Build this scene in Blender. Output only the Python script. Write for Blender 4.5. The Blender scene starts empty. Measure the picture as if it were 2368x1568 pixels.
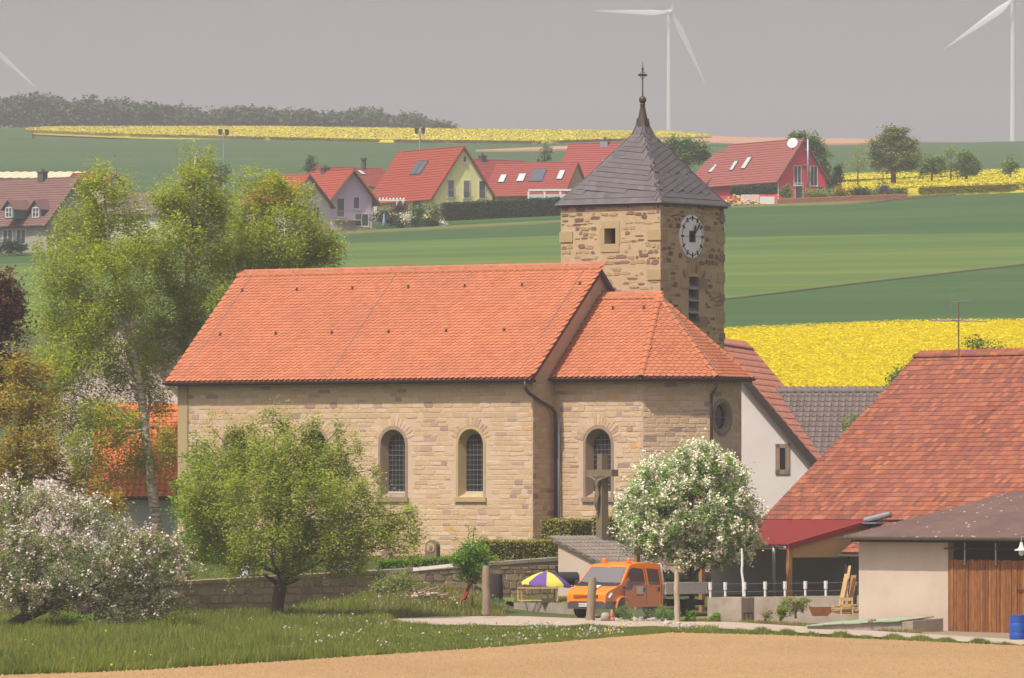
import bpy, bmesh, math, random
import numpy as np
from mathutils import Vector, Matrix, Quaternion
from mathutils.geometry import tessellate_polygon
R = math.radians
SC = bpy.context.scene
COL = SC.collection
# ---------------------------------------------------------------- camera, sky, sun, exposure
F, CX, HY = 16200.0, 1184.0, 1150.0      # focal length in picture units (picture 2368 x 1568), eye-level line at HY
cam = bpy.data.cameras.new('camera'); cam_o = bpy.data.objects.new('camera', cam); COL.objects.link(cam_o)
cam.sensor_width = 36.0; cam.lens = 36.0 * F / 2368.0
cam.shift_y = (HY - 784.0) / 2368.0
cam.clip_start = 1.0; cam.clip_end = 20000.0
cam_o.location = (0, 0, 0); cam_o.rotation_euler = (R(90), 0, 0)
SC.camera = cam_o
HAZE = 2.15e-4
SUN_AZ, SUN_EL = R(-140), R(58.5)
sunv = Vector((math.sin(SUN_AZ) * math.cos(SUN_EL), math.cos(SUN_AZ) * math.cos(SUN_EL), math.sin(SUN_EL)))
world = bpy.data.worlds.new('World'); SC.world = world; world.use_nodes = True
wn, wl = world.node_tree.nodes, world.node_tree.links
wn.clear()
sky = wn.new('ShaderNodeTexSky'); sky.sky_type = 'NISHITA'; sky.sun_disc = False
sky.sun_elevation = SUN_EL; sky.sun_rotation = SUN_AZ; sky.dust_density = 5.0; sky.air_density = 1.0; sky.ozone_density = 1.0
hs = wn.new('ShaderNodeHueSaturation'); hs.inputs['Saturation'].default_value = 0.30
mx = wn.new('ShaderNodeMix'); mx.data_type = 'RGBA'; mx.blend_type = 'MULTIPLY'; mx.inputs[0].default_value = 1.0
mx.inputs[7].default_value = (1.0, 0.965, 1.02, 1)
bg = wn.new('ShaderNodeBackground'); bg.inputs['Strength'].default_value = 0.126
wo = wn.new('ShaderNodeOutputWorld')
wl.new(sky.outputs[0], hs.inputs['Color']); wl.new(hs.outputs[0], mx.inputs[6]); wl.new(mx.outputs[2], bg.inputs[0]); wl.new(bg.outputs[0], wo.inputs[0])
sl = bpy.data.lights.new('sun', 'SUN'); sl.energy = 5.0; sl.angle = R(0.6); sl.color = (1.0, 0.93, 0.82)
so = bpy.data.objects.new('sun', sl); COL.objects.link(so); so.rotation_euler = sunv.to_track_quat('Z', 'Y').to_euler()
so.location = (-60, 120, 120)
SC.render.engine = 'CYCLES'
vs = SC.view_settings
vs.view_transform = 'Standard'; vs.look = 'None'; vs.exposure = -0.08; vs.gamma = 1.0; vs.use_curve_mapping = False
SC.cycles.use_denoising = True
SC.cycles.max_bounces = 4; SC.cycles.diffuse_bounces = 3; SC.cycles.use_adaptive_sampling = True; SC.cycles.adaptive_threshold = 0.03; SC.cycles.volume_bounces = 0; SC.cycles.transparent_max_bounces = 6
# ---------------------------------------------------------------- helpers
random.seed(7); RNG = np.random.default_rng(7)
def PX(x, y, Y): return Vector(((x - CX) / F * Y, Y, (HY - y) / F * Y))
def PXX(x, Y): return (x - CX) / F * Y
def PXZ(y, Y): return (HY - y) / F * Y
WL = {}
def tag(o, label=None, cat=None, group=None, kind=None):
    if label: o['label'] = label
    if cat: o['category'] = cat
    if group: o['group'] = group
    if kind: o['kind'] = kind
    return o
def thing(name, label, cat, loc=(0, 0, 0), rotz=0.0, group=None):
    o = bpy.data.objects.new(name, None); COL.objects.link(o)
    o.empty_display_size = 0.2
    o.location = loc; o.rotation_euler = (0, 0, rotz)
    WL[o.name] = Vector(loc)
    return tag(o, label, cat, group)
def put(o, parent=None, local=False):
    COL.objects.link(o)
    if parent is not None:
        o.parent = parent
        if not local:
            w = WL.get(parent.name, Vector((0, 0, 0)))
            o.matrix_parent_inverse = Matrix.Translation(-w)
    return o
def mesh_np(name, V, Fc, mats, tint=None, smooth=False, mi=None):
    """V (n,3); Fc (m,k) all faces of k corners."""
    me = bpy.data.meshes.new(name)
    V = np.asarray(V, dtype=np.float32); Fc = np.asarray(Fc, dtype=np.int32)
    m, k = Fc.shape
    me.vertices.add(len(V)); me.vertices.foreach_set('co', V.ravel())
    me.loops.add(m * k); me.loops.foreach_set('vertex_index', Fc.ravel())
    me.polygons.add(m)
    me.polygons.foreach_set('loop_start', np.arange(0, m * k, k, dtype=np.int32))
    if smooth: me.polygons.foreach_set('use_smooth', np.ones(m, dtype=bool))
    for mt in (mats if isinstance(mats, (list, tuple)) else [mats]): me.materials.append(mt)
    if mi is not None: me.polygons.foreach_set('material_index', np.asarray(mi, dtype=np.int32))
    me.update(calc_edges=True)
    if tint is not None:
        a = me.attributes.new('tint', 'FLOAT', 'FACE'); a.data.foreach_set('value', np.asarray(tint, dtype=np.float32))
    return me
def frame(e, n):
    """3x3 with columns e (across), up/slope, n (outward)."""
    e = Vector(e).normalized(); n = Vector(n).normalized(); s = n.cross(e)
    return e, s, n
class MB:
    def __init__(s): s.v = []; s.f = []; s.t = []; s.m = []; s.ct = 0.0; s.cm = 0
    def add(s, vs, fs):
        b = len(s.v); s.v += [tuple(x) for x in vs]
        for q in fs: s.f.append([b + i for i in q]); s.t.append(s.ct); s.m.append(s.cm)
        return s
    def hexa(s, p):
        return s.add(p, [(0, 3, 2, 1), (4, 5, 6, 7), (0, 1, 5, 4), (1, 2, 6, 5), (2, 3, 7, 6), (3, 0, 4, 7)])
    def obox(s, o, a, b, c):
        o, a, b, c = Vector(o), Vector(a), Vector(b), Vector(c)
        if a.cross(b).dot(c) < 0: a, b = b, a
        return s.hexa([o, o + a, o + a + b, o + b, o + c, o + a + c, o + a + b + c, o + b + c])
    def box(s, c, d, rz=0.0):
        ca, sa = math.cos(rz), math.sin(rz)
        a = Vector((ca * d[0], sa * d[0], 0)); b = Vector((-sa * d[1], ca * d[1], 0)); cc = Vector((0, 0, d[2]))
        return s.obox(Vector(c) - (a + b + cc) * 0.5, a, b, cc)
    def cbox(s, c, d, ch=0.02, rz=0.0):
        """box with chamfered edges (8 corner triangles)."""
        M = Matrix.Rotation(rz, 4, 'Z'); c = Vector(c); h = [x / 2 for x in d]; ch = min(ch, min(h) * 0.9)
        bm = bmesh.new(); bmesh.ops.create_cube(bm, size=1.0)
        for v in bm.verts: v.co = Vector((v.co.x * d[0], v.co.y * d[1], v.co.z * d[2]))
        bmesh.ops.bevel(bm, geom=bm.edges[:] , offset=ch, segments=1, affect='EDGES', profile=0.5)
        bm.verts.index_update()
        s.add([c + M @ v.co for v in bm.verts], [[v.index for v in f.verts] for f in bm.faces]); bm.free(); return s
    def poly(s, pts, n=None):
        return s.add(pts, [tuple(range(len(pts)))])
    def prism(s, pts, d):
        """closed outline pts (list of Vectors) extruded by d."""
        k = len(pts); d = Vector(d); p = [Vector(q) for q in pts]
        nn = Vector((0, 0, 0))
        for i in range(k): nn += p[i].cross(p[(i + 1) % k])
        if nn.dot(d) > 0: p.reverse()
        fs = [tuple(range(k)), tuple(range(2 * k - 1, k - 1, -1))]
        for i in range(k):
            j = (i + 1) % k; fs.append((i, k + i, k + j, j))
        return s.add(p + [q + d for q in p], fs)
    def tube(s, pts, r, n=8, cap=True):
        pts = [Vector(p) for p in pts]; k = len(pts)
        if not isinstance(r, (list, tuple)): r = [r] * k
        vs = []; up = None
        for i, p in enumerate(pts):
            t = (pts[min(i + 1, k - 1)] - pts[max(i - 1, 0)])
            t = t.normalized() if t.length > 1e-9 else Vector((0, 0, 1))
            if up is None:
                up = t.orthogonal().normalized()
            up = (up - t * up.dot(t))
            up = up.normalized() if up.length > 1e-6 else t.orthogonal().normalized()
            w = t.cross(up)
            for j in range(n):
                a = 2 * math.pi * j / n
                vs.append(p + (up * math.cos(a) + w * math.sin(a)) * r[i])
        fs = []
        for i in range(k - 1):
            for j in range(n):
                j2 = (j + 1) % n
                fs.append((i * n + j, i * n + j2, (i + 1) * n + j2, (i + 1) * n + j))
        if cap: fs += [tuple(range(n - 1, -1, -1)), tuple(range((k - 1) * n, k * n))]
        return s.add(vs, fs)
    def lathe(s, prof, c, n=16, ax=None):
        """prof: list of (radius, height along ax)."""
        c = Vector(c); ax = Vector(ax or (0, 0, 1)).normalized(); u = ax.orthogonal().normalized(); w = ax.cross(u)
        vs = []; k = len(prof)
        for (r, z) in prof:
            for j in range(n):
                a = 2 * math.pi * j / n; vs.append(c + ax * z + (u * math.cos(a) + w * math.sin(a)) * max(r, 1e-4))
        fs = []
        for i in range(k - 1):
            for j in range(n):
                j2 = (j + 1) % n; fs.append((i * n + j, i * n + j2, (i + 1) * n + j2, (i + 1) * n + j))
        fs += [tuple(range(n - 1, -1, -1)), tuple(range((k - 1) * n, k * n))]
        return s.add(vs, fs)
    def build(s, name, mats, parent=None, smooth=False, local=False, kind=None, angle=None):
        me = bpy.data.meshes.new(name); me.from_pydata(s.v, [], s.f)
        for mt in (mats if isinstance(mats, (list, tuple)) else [mats]): me.materials.append(mt)
        me.polygons.foreach_set('material_index', np.array(s.m, dtype=np.int32))
        if smooth: me.polygons.foreach_set('use_smooth', np.ones(len(me.polygons), dtype=bool))
        if any(s.t):
            a = me.attributes.new('tint', 'FLOAT', 'FACE'); a.data.foreach_set('value', np.array(s.t, dtype=np.float32))
        me.update()
        if smooth and angle:
            me.set_sharp_from_angle(angle=angle)
        o = bpy.data.objects.new(name, me); put(o, parent, local)
        if kind: o['kind'] = kind
        return o
def wall_holes(mb, O, e, up, outer, holes):
    """flat wall (O + a e + b up), outer polygon and holes as lists of (a, b)."""
    O, e, up = Vector(O), Vector(e), Vector(up)
    loops = [[Vector((a, b, 0)) for a, b in l] for l in [outer] + holes]
    tri = tessellate_polygon(loops); flat = [p for l in loops for p in l]
    fs = []
    for t in tri:
        a, b, c = (flat[i] for i in t)
        fs.append(t if (b - a).cross(c - a).z > 0 else (t[0], t[2], t[1]))
    n = e.cross(up)
    mb.add([O + e * p.x + up * p.y for p in flat], fs)
def inpoly(x, y, P):
    c = False; j = len(P) - 1
    for i in range(len(P)):
        if (P[i][1] > y) != (P[j][1] > y) and x < (P[j][0] - P[i][0]) * (y - P[i][1]) / (P[j][1] - P[i][1]) + P[i][0]: c = not c
        j = i
    return c
# pieces (tiles, stones): one template, near ones are objects, the rest one joined mesh
class Pieces:
    def __init__(s, name, variants, mat):
        s.name = name; s.mat = mat; s.items = []
        s.var = []
        for (vs, fs) in variants:
            me = bpy.data.meshes.new(name); me.from_pydata(vs, [], fs); me.materials.append(mat); me.update()
            s.var.append((me, np.array(vs, dtype=np.float64), fs))
    def add(s, M, parent, k=0): s.items.append((M, parent, k % len(s.var)))
    def build(s, nobj, merged_parent, merged_name, score=None):
        it = s.items
        if score is None: score = lambda M: (M.translation.length)
        order = sorted(range(len(it)), key=lambda i: score(it[i][0]))
        for i in order[:nobj]:
            M, par, k = it[i]
            o = bpy.data.objects.new(s.name, s.var[k][0]); put(o, par); o.matrix_basis = M
        rest = order[nobj:]
        if not rest: return
        groups = {}
        for i in rest: groups.setdefault(it[i][1] if merged_parent is None else merged_parent, []).append(i)
        for par, idx in groups.items():
            V = []; Fs = []; T = []; b = 0
            for i in idx:
                M, _, k = it[i]; vs = s.var[k][1]; A = np.array(M)
                V.append(vs @ A[:3, :3].T + A[:3, 3]); t = random.random()
                for f in s.var[k][2]: Fs.append([b + q for q in f]); T.append(t)
                b += len(vs)
            me = bpy.data.meshes.new(merged_name); me.from_pydata(np.concatenate(V).tolist(), [], Fs); me.materials.append(s.mat)
            a = me.attributes.new('tint', 'FLOAT', 'FACE'); a.data.foreach_set('value', np.array(T, dtype=np.float32)); me.update()
            o = bpy.data.objects.new(merged_name, me); put(o, par); o['kind'] = 'stuff'
def basis(e, s, n, loc, sc=(1, 1, 1)):
    M = Matrix.Identity(4)
    for i in range(3):
        M[i][0] = e[i] * sc[0]; M[i][1] = s[i] * sc[1]; M[i][2] = n[i] * sc[2]; M[i][3] = loc[i]
    return M
def tpl_beaver(w, l, th, lift):
    """beaver-tail tile: x across, y up the slope, z outward; rounded lower end at y=0."""
    g = 0.012 * w; h = w / 2 - g; r = 0.42 * w
    out = [(-h, l), (-h, r * 0.8), (-h * 0.75, r * 0.33), (-h * 0.38, r * 0.08), (0, 0), (h * 0.38, r * 0.08), (h * 0.75, r * 0.33), (h, r * 0.8), (h, l)]
    z = lambda y, t: t + lift * (1 - y / l)
    vs = [(x, y, z(y, th)) for x, y in out] + [(x, y, z(y, 0)) for x, y in out]; k = len(out)
    fs = [tuple(range(k))] + [(i + 1, i, k + i, k + i + 1) for i in range(k - 1)]
    return vs, fs
def tpl_flat(w, l, th, lift, roll=0.0):
    g = 0.02 * w; h = w / 2 - g
    z = lambda y, t: t + lift * (1 - y / l)
    if roll:
        xs = [-h, -h * 0.55, -h * 0.1, h * 0.5, h]; zs = [roll, roll * 0.75, 0, 0, roll * 0.8]
    else:
        xs = [-h, h]; zs = [0, 0]
    k = len(xs); vs = []
    for y in (0, l):
        for x, q in zip(xs, zs): vs.append((x, y, z(y, th) + q))
    for x, q in zip(xs, zs): vs.append((x, 0, z(0, 0) + q * 0.6 - th * 0.3))
    fs = [(i, i + 1, k + i + 1, k + i) for i in range(k - 1)] + [(2 * k + i, 2 * k + i + 1, i + 1, i) for i in range(k - 1)]
    b = len(vs); vs += [(-h, l, -th), (h, l, -th)]
    fs += [(2 * k, 0, k, b), (k - 1, 3 * k - 1, b + 1, 2 * k - 1)]
    return vs, fs
def tpl_stone(seed, cut=0.18, jit=0.06, inset=0.07):
    rr = random.Random(seed)
    out = []
    for (x, y, a, b) in ((-.5, -.5, 1, 0), (.5, -.5, -1, 0), (.5, .5, -1, 0), (-.5, .5, 1, 0)):
        sx, sy = (1 if x < 0 else -1), (1 if y < 0 else -1)
        c1, c2 = cut * rr.uniform(.3, 1.2), cut * rr.uniform(.3, 1.2)
        p1 = (x + sx * c1, y); p2 = (x, y + sy * c2)
        if (x < 0) == (y < 0): out += [p2, p1]
        else: out += [p1, p2]
    out = [(x + rr.uniform(-jit, jit), y + rr.uniform(-jit, jit)) for x, y in out]
    k = len(out)
    vs = [(x, y, 0) for x, y in out] + [(x * (1 - inset * .2), y * (1 - inset * .2), .6) for x, y in out] + [(x * (1 - 2 * inset), y * (1 - 2 * inset), 1.0 + rr.uniform(-.15, .15)) for x, y in out]
    fs = []
    for l in range(2):
        for i in range(k):
            j = (i + 1) % k; fs.append((l * k + i, l * k + j, (l + 1) * k + j, (l + 1) * k + i))
    fs.append(tuple(range(2 * k, 3 * k)))
    return vs, fs
def tile_field(pc, parent, O, e, s, n, poly, tw, rh, stagger=0.5, mgx=0.0, jit=0.0, k=1, lo=0.0):
    A = [p[0] for p in poly]; B = [p[1] for p in poly]
    rows = int(math.ceil((max(B)) / rh)) + 1
    for i in range(rows):
        b = i * rh + lo
        off = (i % 2) * stagger * tw
        j0 = int(min(A) / tw) - 2; j1 = int(max(A) / tw) + 2
        for j in range(j0, j1):
            a = j * tw + off + tw * 0.5
            if not inpoly(a, min(b + rh * 0.5, max(B) - 1e-3), poly): continue
            jt = jit * random.uniform(-1, 1)
            pc.add(basis(e, s, n, O + e * a + s * (b + jt) + n * 0.004), parent, random.randrange(k))
def ring_caps(name, p0, p1, r, mat, parent, step=0.36, up=Vector((0, 0, 1)), n=7, tilt=0.02):
    """ridge / hip cap tiles from p0 to p1: half round, each its own piece sharing one mesh."""
    p0, p1 = Vector(p0), Vector(p1); d = p1 - p0; L = d.length; d.normalize(); cnt = max(1, int(round(L / step))); st = L / cnt
    w = d.cross(up).normalized(); u = w.cross(d)
    vs = []; fs = []
    for yy, rr, z in ((0, r * 1.12, tilt), (st * 1.08, r * 0.95, 0)):
        for q in range(n):
            a = math.pi * q / (n - 1); vs.append((math.cos(a) * rr, yy, math.sin(a) * rr * 0.8 + z - r * 0.25))
    for q in range(n - 1): fs.append((q, n + q, n + q + 1, q + 1))
    for yy, rr, z in ((0, r * 0.8, tilt),):
        for q in range(n):
            a = math.pi * q / (n - 1); vs.append((math.cos(a) * rr, yy, math.sin(a) * rr * 0.8 + z - r * 0.35))
    for q in range(n - 1): fs.append((q, q + 1, 2 * n + q + 1, 2 * n + q))
    me = bpy.data.meshes.new(name); me.from_pydata(vs, [], fs); me.materials.append(mat); me.update()
    for i in range(cnt):
        o = bpy.data.objects.new(name, me); put(o, parent); o.matrix_basis = basis(w, d, u, p0 + d * (st * i))
# ---------------------------------------------------------------- materials
def S(r, g, b):
    f = lambda c: (c / 255 / 12.92) if c <= 10.3 else ((c / 255 + 0.055) / 1.055) ** 2.4
    return (f(r), f(g), f(b), 1)
def L3(r, g, b): return (r, g, b, 1)
MATS = {}
def mat(name, cols, rough=0.85, noise=None, scale=6.0, nmix=0.25, bump=0.0, bscale=None, tint=True, spec=0.3, metal=0.0, const=False, stretch=None, transl=0.0, big=None, emit=None, coord='Object', sheen=None):
    """cols: one colour or list of (pos, colour) read by tint+object random; noise: second colour mixed by a noise texture."""
    m = bpy.data.materials.new(name); m.use_nodes = True; MATS[name] = m
    nt = m.node_tree; N = nt.nodes; K = nt.links; N.clear()
    out = N.new('ShaderNodeOutputMaterial'); b = N.new('ShaderNodeBsdfPrincipled')
    b.inputs['Roughness'].default_value = rough; b.inputs['Metallic'].default_value = metal
    b.inputs['Specular IOR Level'].default_value = spec
    tc = N.new('ShaderNodeTexCoord'); vec = tc.outputs[coord]
    if stretch:
        mp = N.new('ShaderNodeMapping'); mp.inputs['Scale'].default_value = stretch; K.new(vec, mp.inputs[0]); vec = mp.outputs[0]
    if isinstance(cols, list):
        at = N.new('ShaderNodeAttribute'); at.attribute_name = 'tint'
        oi = N.new('ShaderNodeObjectInfo')
        ad = N.new('ShaderNodeMath'); ad.operation = 'ADD'; K.new(at.outputs['Fac'], ad.inputs[0]); K.new(oi.outputs['Random'], ad.inputs[1])
        fr = N.new('ShaderNodeMath'); fr.operation = 'FRACT'; K.new(ad.outputs[0], fr.inputs[0])
        cr = N.new('ShaderNodeValToRGB'); cr.color_ramp.interpolation = 'CONSTANT' if const else 'LINEAR'
        el = cr.color_ramp.elements
        while len(el) < len(cols): el.new(0.5)
        for e_, (p_, c_) in zip(el, cols): e_.position = p_; e_.color = c_
        K.new(fr.outputs[0], cr.inputs[0]); col = cr.outputs[0]
    else:
        rg = N.new('ShaderNodeRGB'); rg.outputs[0].default_value = cols; col = rg.outputs[0]
    def blend(col, c2, sc, fac, lo, hi, det=5.0):
        nz = N.new('ShaderNodeTexNoise'); nz.inputs['Scale'].default_value = sc; nz.inputs['Detail'].default_value = det; nz.inputs['Roughness'].default_value = 0.62
        K.new(vec, nz.inputs['Vector'])
        mr = N.new('ShaderNodeMapRange'); mr.inputs[1].default_value = lo; mr.inputs[2].default_value = hi; mr.inputs[3].default_value = 0; mr.inputs[4].default_value = fac
        K.new(nz.outputs['Fac'], mr.inputs[0])
        mi = N.new('ShaderNodeMix'); mi.data_type = 'RGBA'; K.new(mr.outputs[0], mi.inputs[0]); K.new(col, mi.inputs[6]); mi.inputs[7].default_value = c2
        return mi.outputs[2]
    if noise: col = blend(col, noise, scale, nmix, 0.38, 0.66)
    if big:
        for (c2, sc, fac) in big: col = blend(col, c2, sc, fac, 0.44, 0.62, 4.0)
    K.new(col, b.inputs['Base Color'])
    if bump:
        nz = N.new('ShaderNodeTexNoise'); nz.inputs['Scale'].default_value = bscale or scale * 3; nz.inputs['Detail'].default_value = 6.0
        K.new(vec, nz.inputs['Vector'])
        bp = N.new('ShaderNodeBump'); bp.inputs['Strength'].default_value = 0.8; bp.inputs['Distance'].default_value = bump
        K.new(nz.outputs['Fac'], bp.inputs['Height']); K.new(bp.outputs[0], b.inputs['Normal'])
    if emit: b.inputs['Emission Color'].default_value = emit[0]; b.inputs['Emission Strength'].default_value = emit[1]
    sh = b.outputs[0]
    if transl:
        tr = N.new('ShaderNodeBsdfTranslucent'); K.new(col, tr.inputs[0])
        ms = N.new('ShaderNodeMixShader'); ms.inputs[0].default_value = transl; K.new(sh, ms.inputs[1]); K.new(tr.outputs[0], ms.inputs[2]); sh = ms.outputs[0]
    K.new(sh, out.inputs[0])
    return m
def ramp(*cs):
    n = len(cs); return [(i / (n - 1) if n > 1 else 0, c) for i, c in enumerate(cs)]
# roofs
m_tile = mat('church_roof_tile', [(0, L3(0.437, 0.147, 0.0688)), (.3, L3(0.483, 0.167, 0.078)), (.6, L3(0.446, 0.147, 0.067)), (.85, L3(0.39, 0.121, 0.055)), (1, L3(0.437, 0.147, 0.0688))], .75, L3(0.371, 0.121, 0.0596), 9, .3, .003, 30, big=[(L3(0.338, 0.115, 0.063), .45, .4), (L3(0.498, 0.17, 0.0893), 1.3, .3)])
m_ridge = mat('church_ridge_tile', [(0, L3(0.409, 0.134, 0.0578)), (1, L3(0.473, 0.158, 0.0711))], .75, L3(0.345, 0.119, 0.0578), 6, .4)
m_slate = mat('slate', [(0, L3(0.085, 0.0713, 0.0768)), (.4, L3(0.112, 0.0942, 0.0992)), (.7, L3(0.0986, 0.0806, 0.0896)), (.9, L3(0.136, 0.118, 0.122)), (1, L3(0.085, 0.0713, 0.0768))], .42, L3(0.116, 0.0961, 0.0768), 3, .4, .004, 20, spec=.55)
m_barn = mat('barn_roof_tile', [(0, L3(0.297, 0.0833, 0.042)), (.2, L3(0.216, 0.0568, 0.0336)), (.4, L3(0.36, 0.113, 0.0473)), (.55, L3(0.14, 0.0539, 0.042)), (.72, L3(0.279, 0.0784, 0.0378)), (.88, L3(0.423, 0.152, 0.063)), (1, L3(0.297, 0.0833, 0.042))], .85, L3(0.153, 0.0686, 0.0578), 5, .5, .004, 25, big=[(L3(0.27, 0.098, 0.0735), .25, .35)])
m_oldred = mat('weathered_red_tile', [(0, L3(.42, .13, .075)), (.5, L3(.48, .18, .12)), (1, L3(.40, .13, .08))], .85, L3(.5, .3, .24), 3, .55)
m_dark = mat('dark_grey_tile', [(0, L3(.13, .10, .09)), (.5, L3(.16, .125, .115)), (1, L3(.12, .095, .085))], .8, L3(.19, .15, .13), 4, .4)
m_orange2 = mat('new_orange_tile', [(0, L3(.60, .15, .05)), (.5, L3(.66, .18, .06)), (1, L3(.58, .145, .05))], .75, L3(.5, .13, .05), 6, .35)
m_hred = mat('house_red_tile', [(0, L3(0.308, 0.0586, 0.0314)), (.5, L3(0.356, 0.0689, 0.0363)), (1, L3(0.294, 0.0551, 0.0314))], .8, L3(0.273, 0.0551, 0.0349), 3, .4)
m_hred2 = mat('house_dull_red_tile', [(0, L3(0.259, 0.053, 0.0446)), (.5, L3(0.287, 0.0601, 0.0484)), (1, L3(0.245, 0.0495, 0.0409))], .8, L3(0.245, 0.0565, 0.0521), 2, .4)
m_hbrown = mat('house_brown_tile', [(0, L3(0.169, 0.09, 0.076)), (.5, L3(0.194, 0.108, 0.0902)), (1, L3(0.162, 0.0855, 0.076))], .8, L3(0.144, 0.081, 0.076), 2, .4)
m_hbrownred = mat('house_brick_red_tile', [(0, L3(0.276, 0.0855, 0.0675)), (.5, L3(0.304, 0.0945, 0.0765)), (1, L3(0.267, 0.081, 0.0675))], .8, L3(0.258, 0.09, 0.081), 2, .4)
m_rred = mat('red_corrugated_sheet', L3(0.209, 0.0244, 0.0209), .6, L3(0.167, 0.0209, 0.0209), 2, .4, spec=.35)
m_brownfib = mat('brown_fibre_cement', L3(.145, .085, .07), .8, L3(.22, .14, .12), 3, .45, .003, 40, big=[(L3(.10, .065, .06), .6, .5)])
# walls and stone
m_mortar = mat('tower_mortar', L3(0.485, 0.353, 0.212), .95, L3(0.563, 0.421, 0.265), 5, .6, .012, 22, big=[(L3(0.417, 0.294, 0.17), 1.3, .4)])
m_tstone = mat('tower_rubble_stone', [(0, L3(.22, .125, .09)), (.13, L3(.17, .10, .08)), (.26, L3(.25, .15, .11)), (.46, L3(.43, .30, .15)), (.64, L3(.47, .34, .18)), (.8, L3(.40, .30, .16)), (.93, L3(.46, .31, .15))], .95, L3(.30, .2, .12), 14, .35, .008, 30, const=True)
m_quoin = mat('dressed_sandstone', [(0, L3(.45, .34, .18)), (.5, L3(.42, .31, .16)), (1, L3(.48, .36, .2))], .9, L3(.37, .28, .16), 6, .4, .004, 30)
m_wmortar = mat('wall_mortar', L3(0.59, 0.431, 0.305), .95, L3(0.512, 0.372, 0.256), 4, .5, .008, 25)
m_wstone = mat('wall_sandstone', [(0, L3(0.572, 0.402, 0.243)), (.2, L3(0.617, 0.444, 0.291)), (.38, L3(0.551, 0.38, 0.218)), (.52, L3(0.639, 0.465, 0.329)), (.66, L3(0.529, 0.36, 0.207)), (.78, L3(0.584, 0.407, 0.231)), (.91, L3(0.33, 0.222, 0.176)), (.955, L3(0.606, 0.349, 0.134)), (.965, L3(0.419, 0.296, 0.218))], .93, L3(0.462, 0.328, 0.231), 10, .4, .006, 30, const=True)
m_pstone = mat('brown_sandstone_surround', L3(.28, .195, .145), .9, L3(.36, .26, .18), 4, .5, .004, 30)
m_ystone = mat('yellow_sandstone_surround', L3(.46, .34, .18), .9, L3(.38, .28, .16), 4, .5, .004, 30)
m_yard = mat('churchyard_wall_stone', [(0, L3(0.27, 0.189, 0.135)), (.2, L3(0.338, 0.243, 0.162)), (.4, L3(0.223, 0.142, 0.115)), (.6, L3(0.365, 0.27, 0.176)), (.8, L3(0.284, 0.209, 0.149)), (1, L3(0.27, 0.189, 0.135))], .95, L3(0.405, 0.324, 0.176), 5, .5, .01, 25, const=True)
m_yardm = mat('churchyard_wall_mortar', L3(0.338, 0.26, 0.182), .95, L3(0.247, 0.195, 0.13), 3, .6, .01, 20)
m_conc = mat('weathered_concrete', L3(.33, .275, .22), .95, L3(.22, .18, .14), 2.2, .6, .006, 25, big=[(L3(.42, .36, .3), .8, .4)])
m_crossst = mat('cross_stone', L3(0.173, 0.136, 0.101), .95, L3(0.216, 0.17, 0.091), 3, .6, .008, 30, big=[(L3(0.245, 0.17, 0.056), 1.6, .5)])
m_plaster = mat('shed_plaster', L3(.56, .44, .35), .95, L3(.48, .37, .29), 1.2, .5, .004, 35, big=[(L3(.62, .50, .41), .5, .5)])
m_white = mat('white_render', L3(0.719, 0.649, 0.624), .9, L3(0.65, 0.578, 0.552), .8, .5)
m_pinkw = mat('pale_pink_render', L3(.60, .48, .46), .9, L3(.55, .44, .42), .8, .4)
m_bluew = mat('pale_blue_white_render', L3(.55, .58, .60), .9, L3(.5, .53, .55), 1, .4)
m_yellow = mat('yellow_render', L3(.92, .83, .38), .9, L3(.88, .79, .36), .6, .4)
m_purple = mat('lilac_render', L3(.66, .50, .66), .9, L3(.62, .47, .62), .6, .4)
m_redw = mat('red_render', L3(.80, .065, .095), .85, L3(.75, .06, .09), .6, .4)
m_peach = mat('peach_render', L3(.58, .42, .28), .9)
m_brick = mat('garden_brick', [(0, L3(.33, .12, .075)), (.5, L3(.38, .15, .09)), (1, L3(.30, .11, .07))], .9, L3(.4, .2, .14), 8, .3)
m_brickm = mat('brick_mortar', L3(.42, .3, .23), .95)
# metal, glass, wood
m_gut = mat('dark_brown_metal', L3(.065, .035, .035), .45, L3(.09, .05, .045), 4, .5, spec=.5)
m_galv = mat('grey_zinc', L3(.33, .36, .38), .45, L3(.24, .26, .28), 5, .5, metal=.4)
m_iron = mat('dark_iron', L3(.045, .03, .025), .55, L3(.07, .045, .03), 8, .5)
m_wire = mat('lead_wire', L3(0.223, 0.205, 0.198), .6)
m_glass = mat('dark_window_glass', L3(.022, .02, .022), .12, spec=.6)
m_hglass = mat('house_window_glass', L3(.07, .075, .085), .15, spec=.6)
m_sky = mat('skylight_glass', L3(.50, .55, .55), .12, spec=.6)
m_solar = mat('solar_glass', L3(.09, .10, .125), .22, spec=.6)
m_frame = mat('white_frame', L3(.72, .70, .68), .6)
m_gframe = mat('dark_frame', L3(.09, .085, .085), .6)
m_tframe = mat('teal_frame', L3(.13, .20, .24), .7)
m_wood = mat('brown_board', [(0, L3(0.324, 0.126, 0.0364)), (.25, L3(0.23, 0.084, 0.026)), (.5, L3(0.405, 0.168, 0.0494)), (.75, L3(0.27, 0.105, 0.0325)), (1, L3(0.338, 0.126, 0.039))], .8, L3(0.101, 0.0392, 0.0182), 5, .85, .004, 20, stretch=(6, 6, .5))
m_owood = mat('orange_timber', [(0, L3(.42, .21, .08)), (1, L3(.36, .17, .065))], .8, L3(.28, .13, .05), 4, .5, stretch=(5, 5, .6))
m_osb = mat('chipboard', L3(.50, .30, .12), .9, L3(.40, .23, .09), 14, .6)
m_raw = mat('raw_timber', [(0, L3(.60, .42, .20)), (.5, L3(.50, .32, .14)), (1, L3(.62, .47, .26))], .85, L3(.42, .27, .12), 6, .4)
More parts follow.
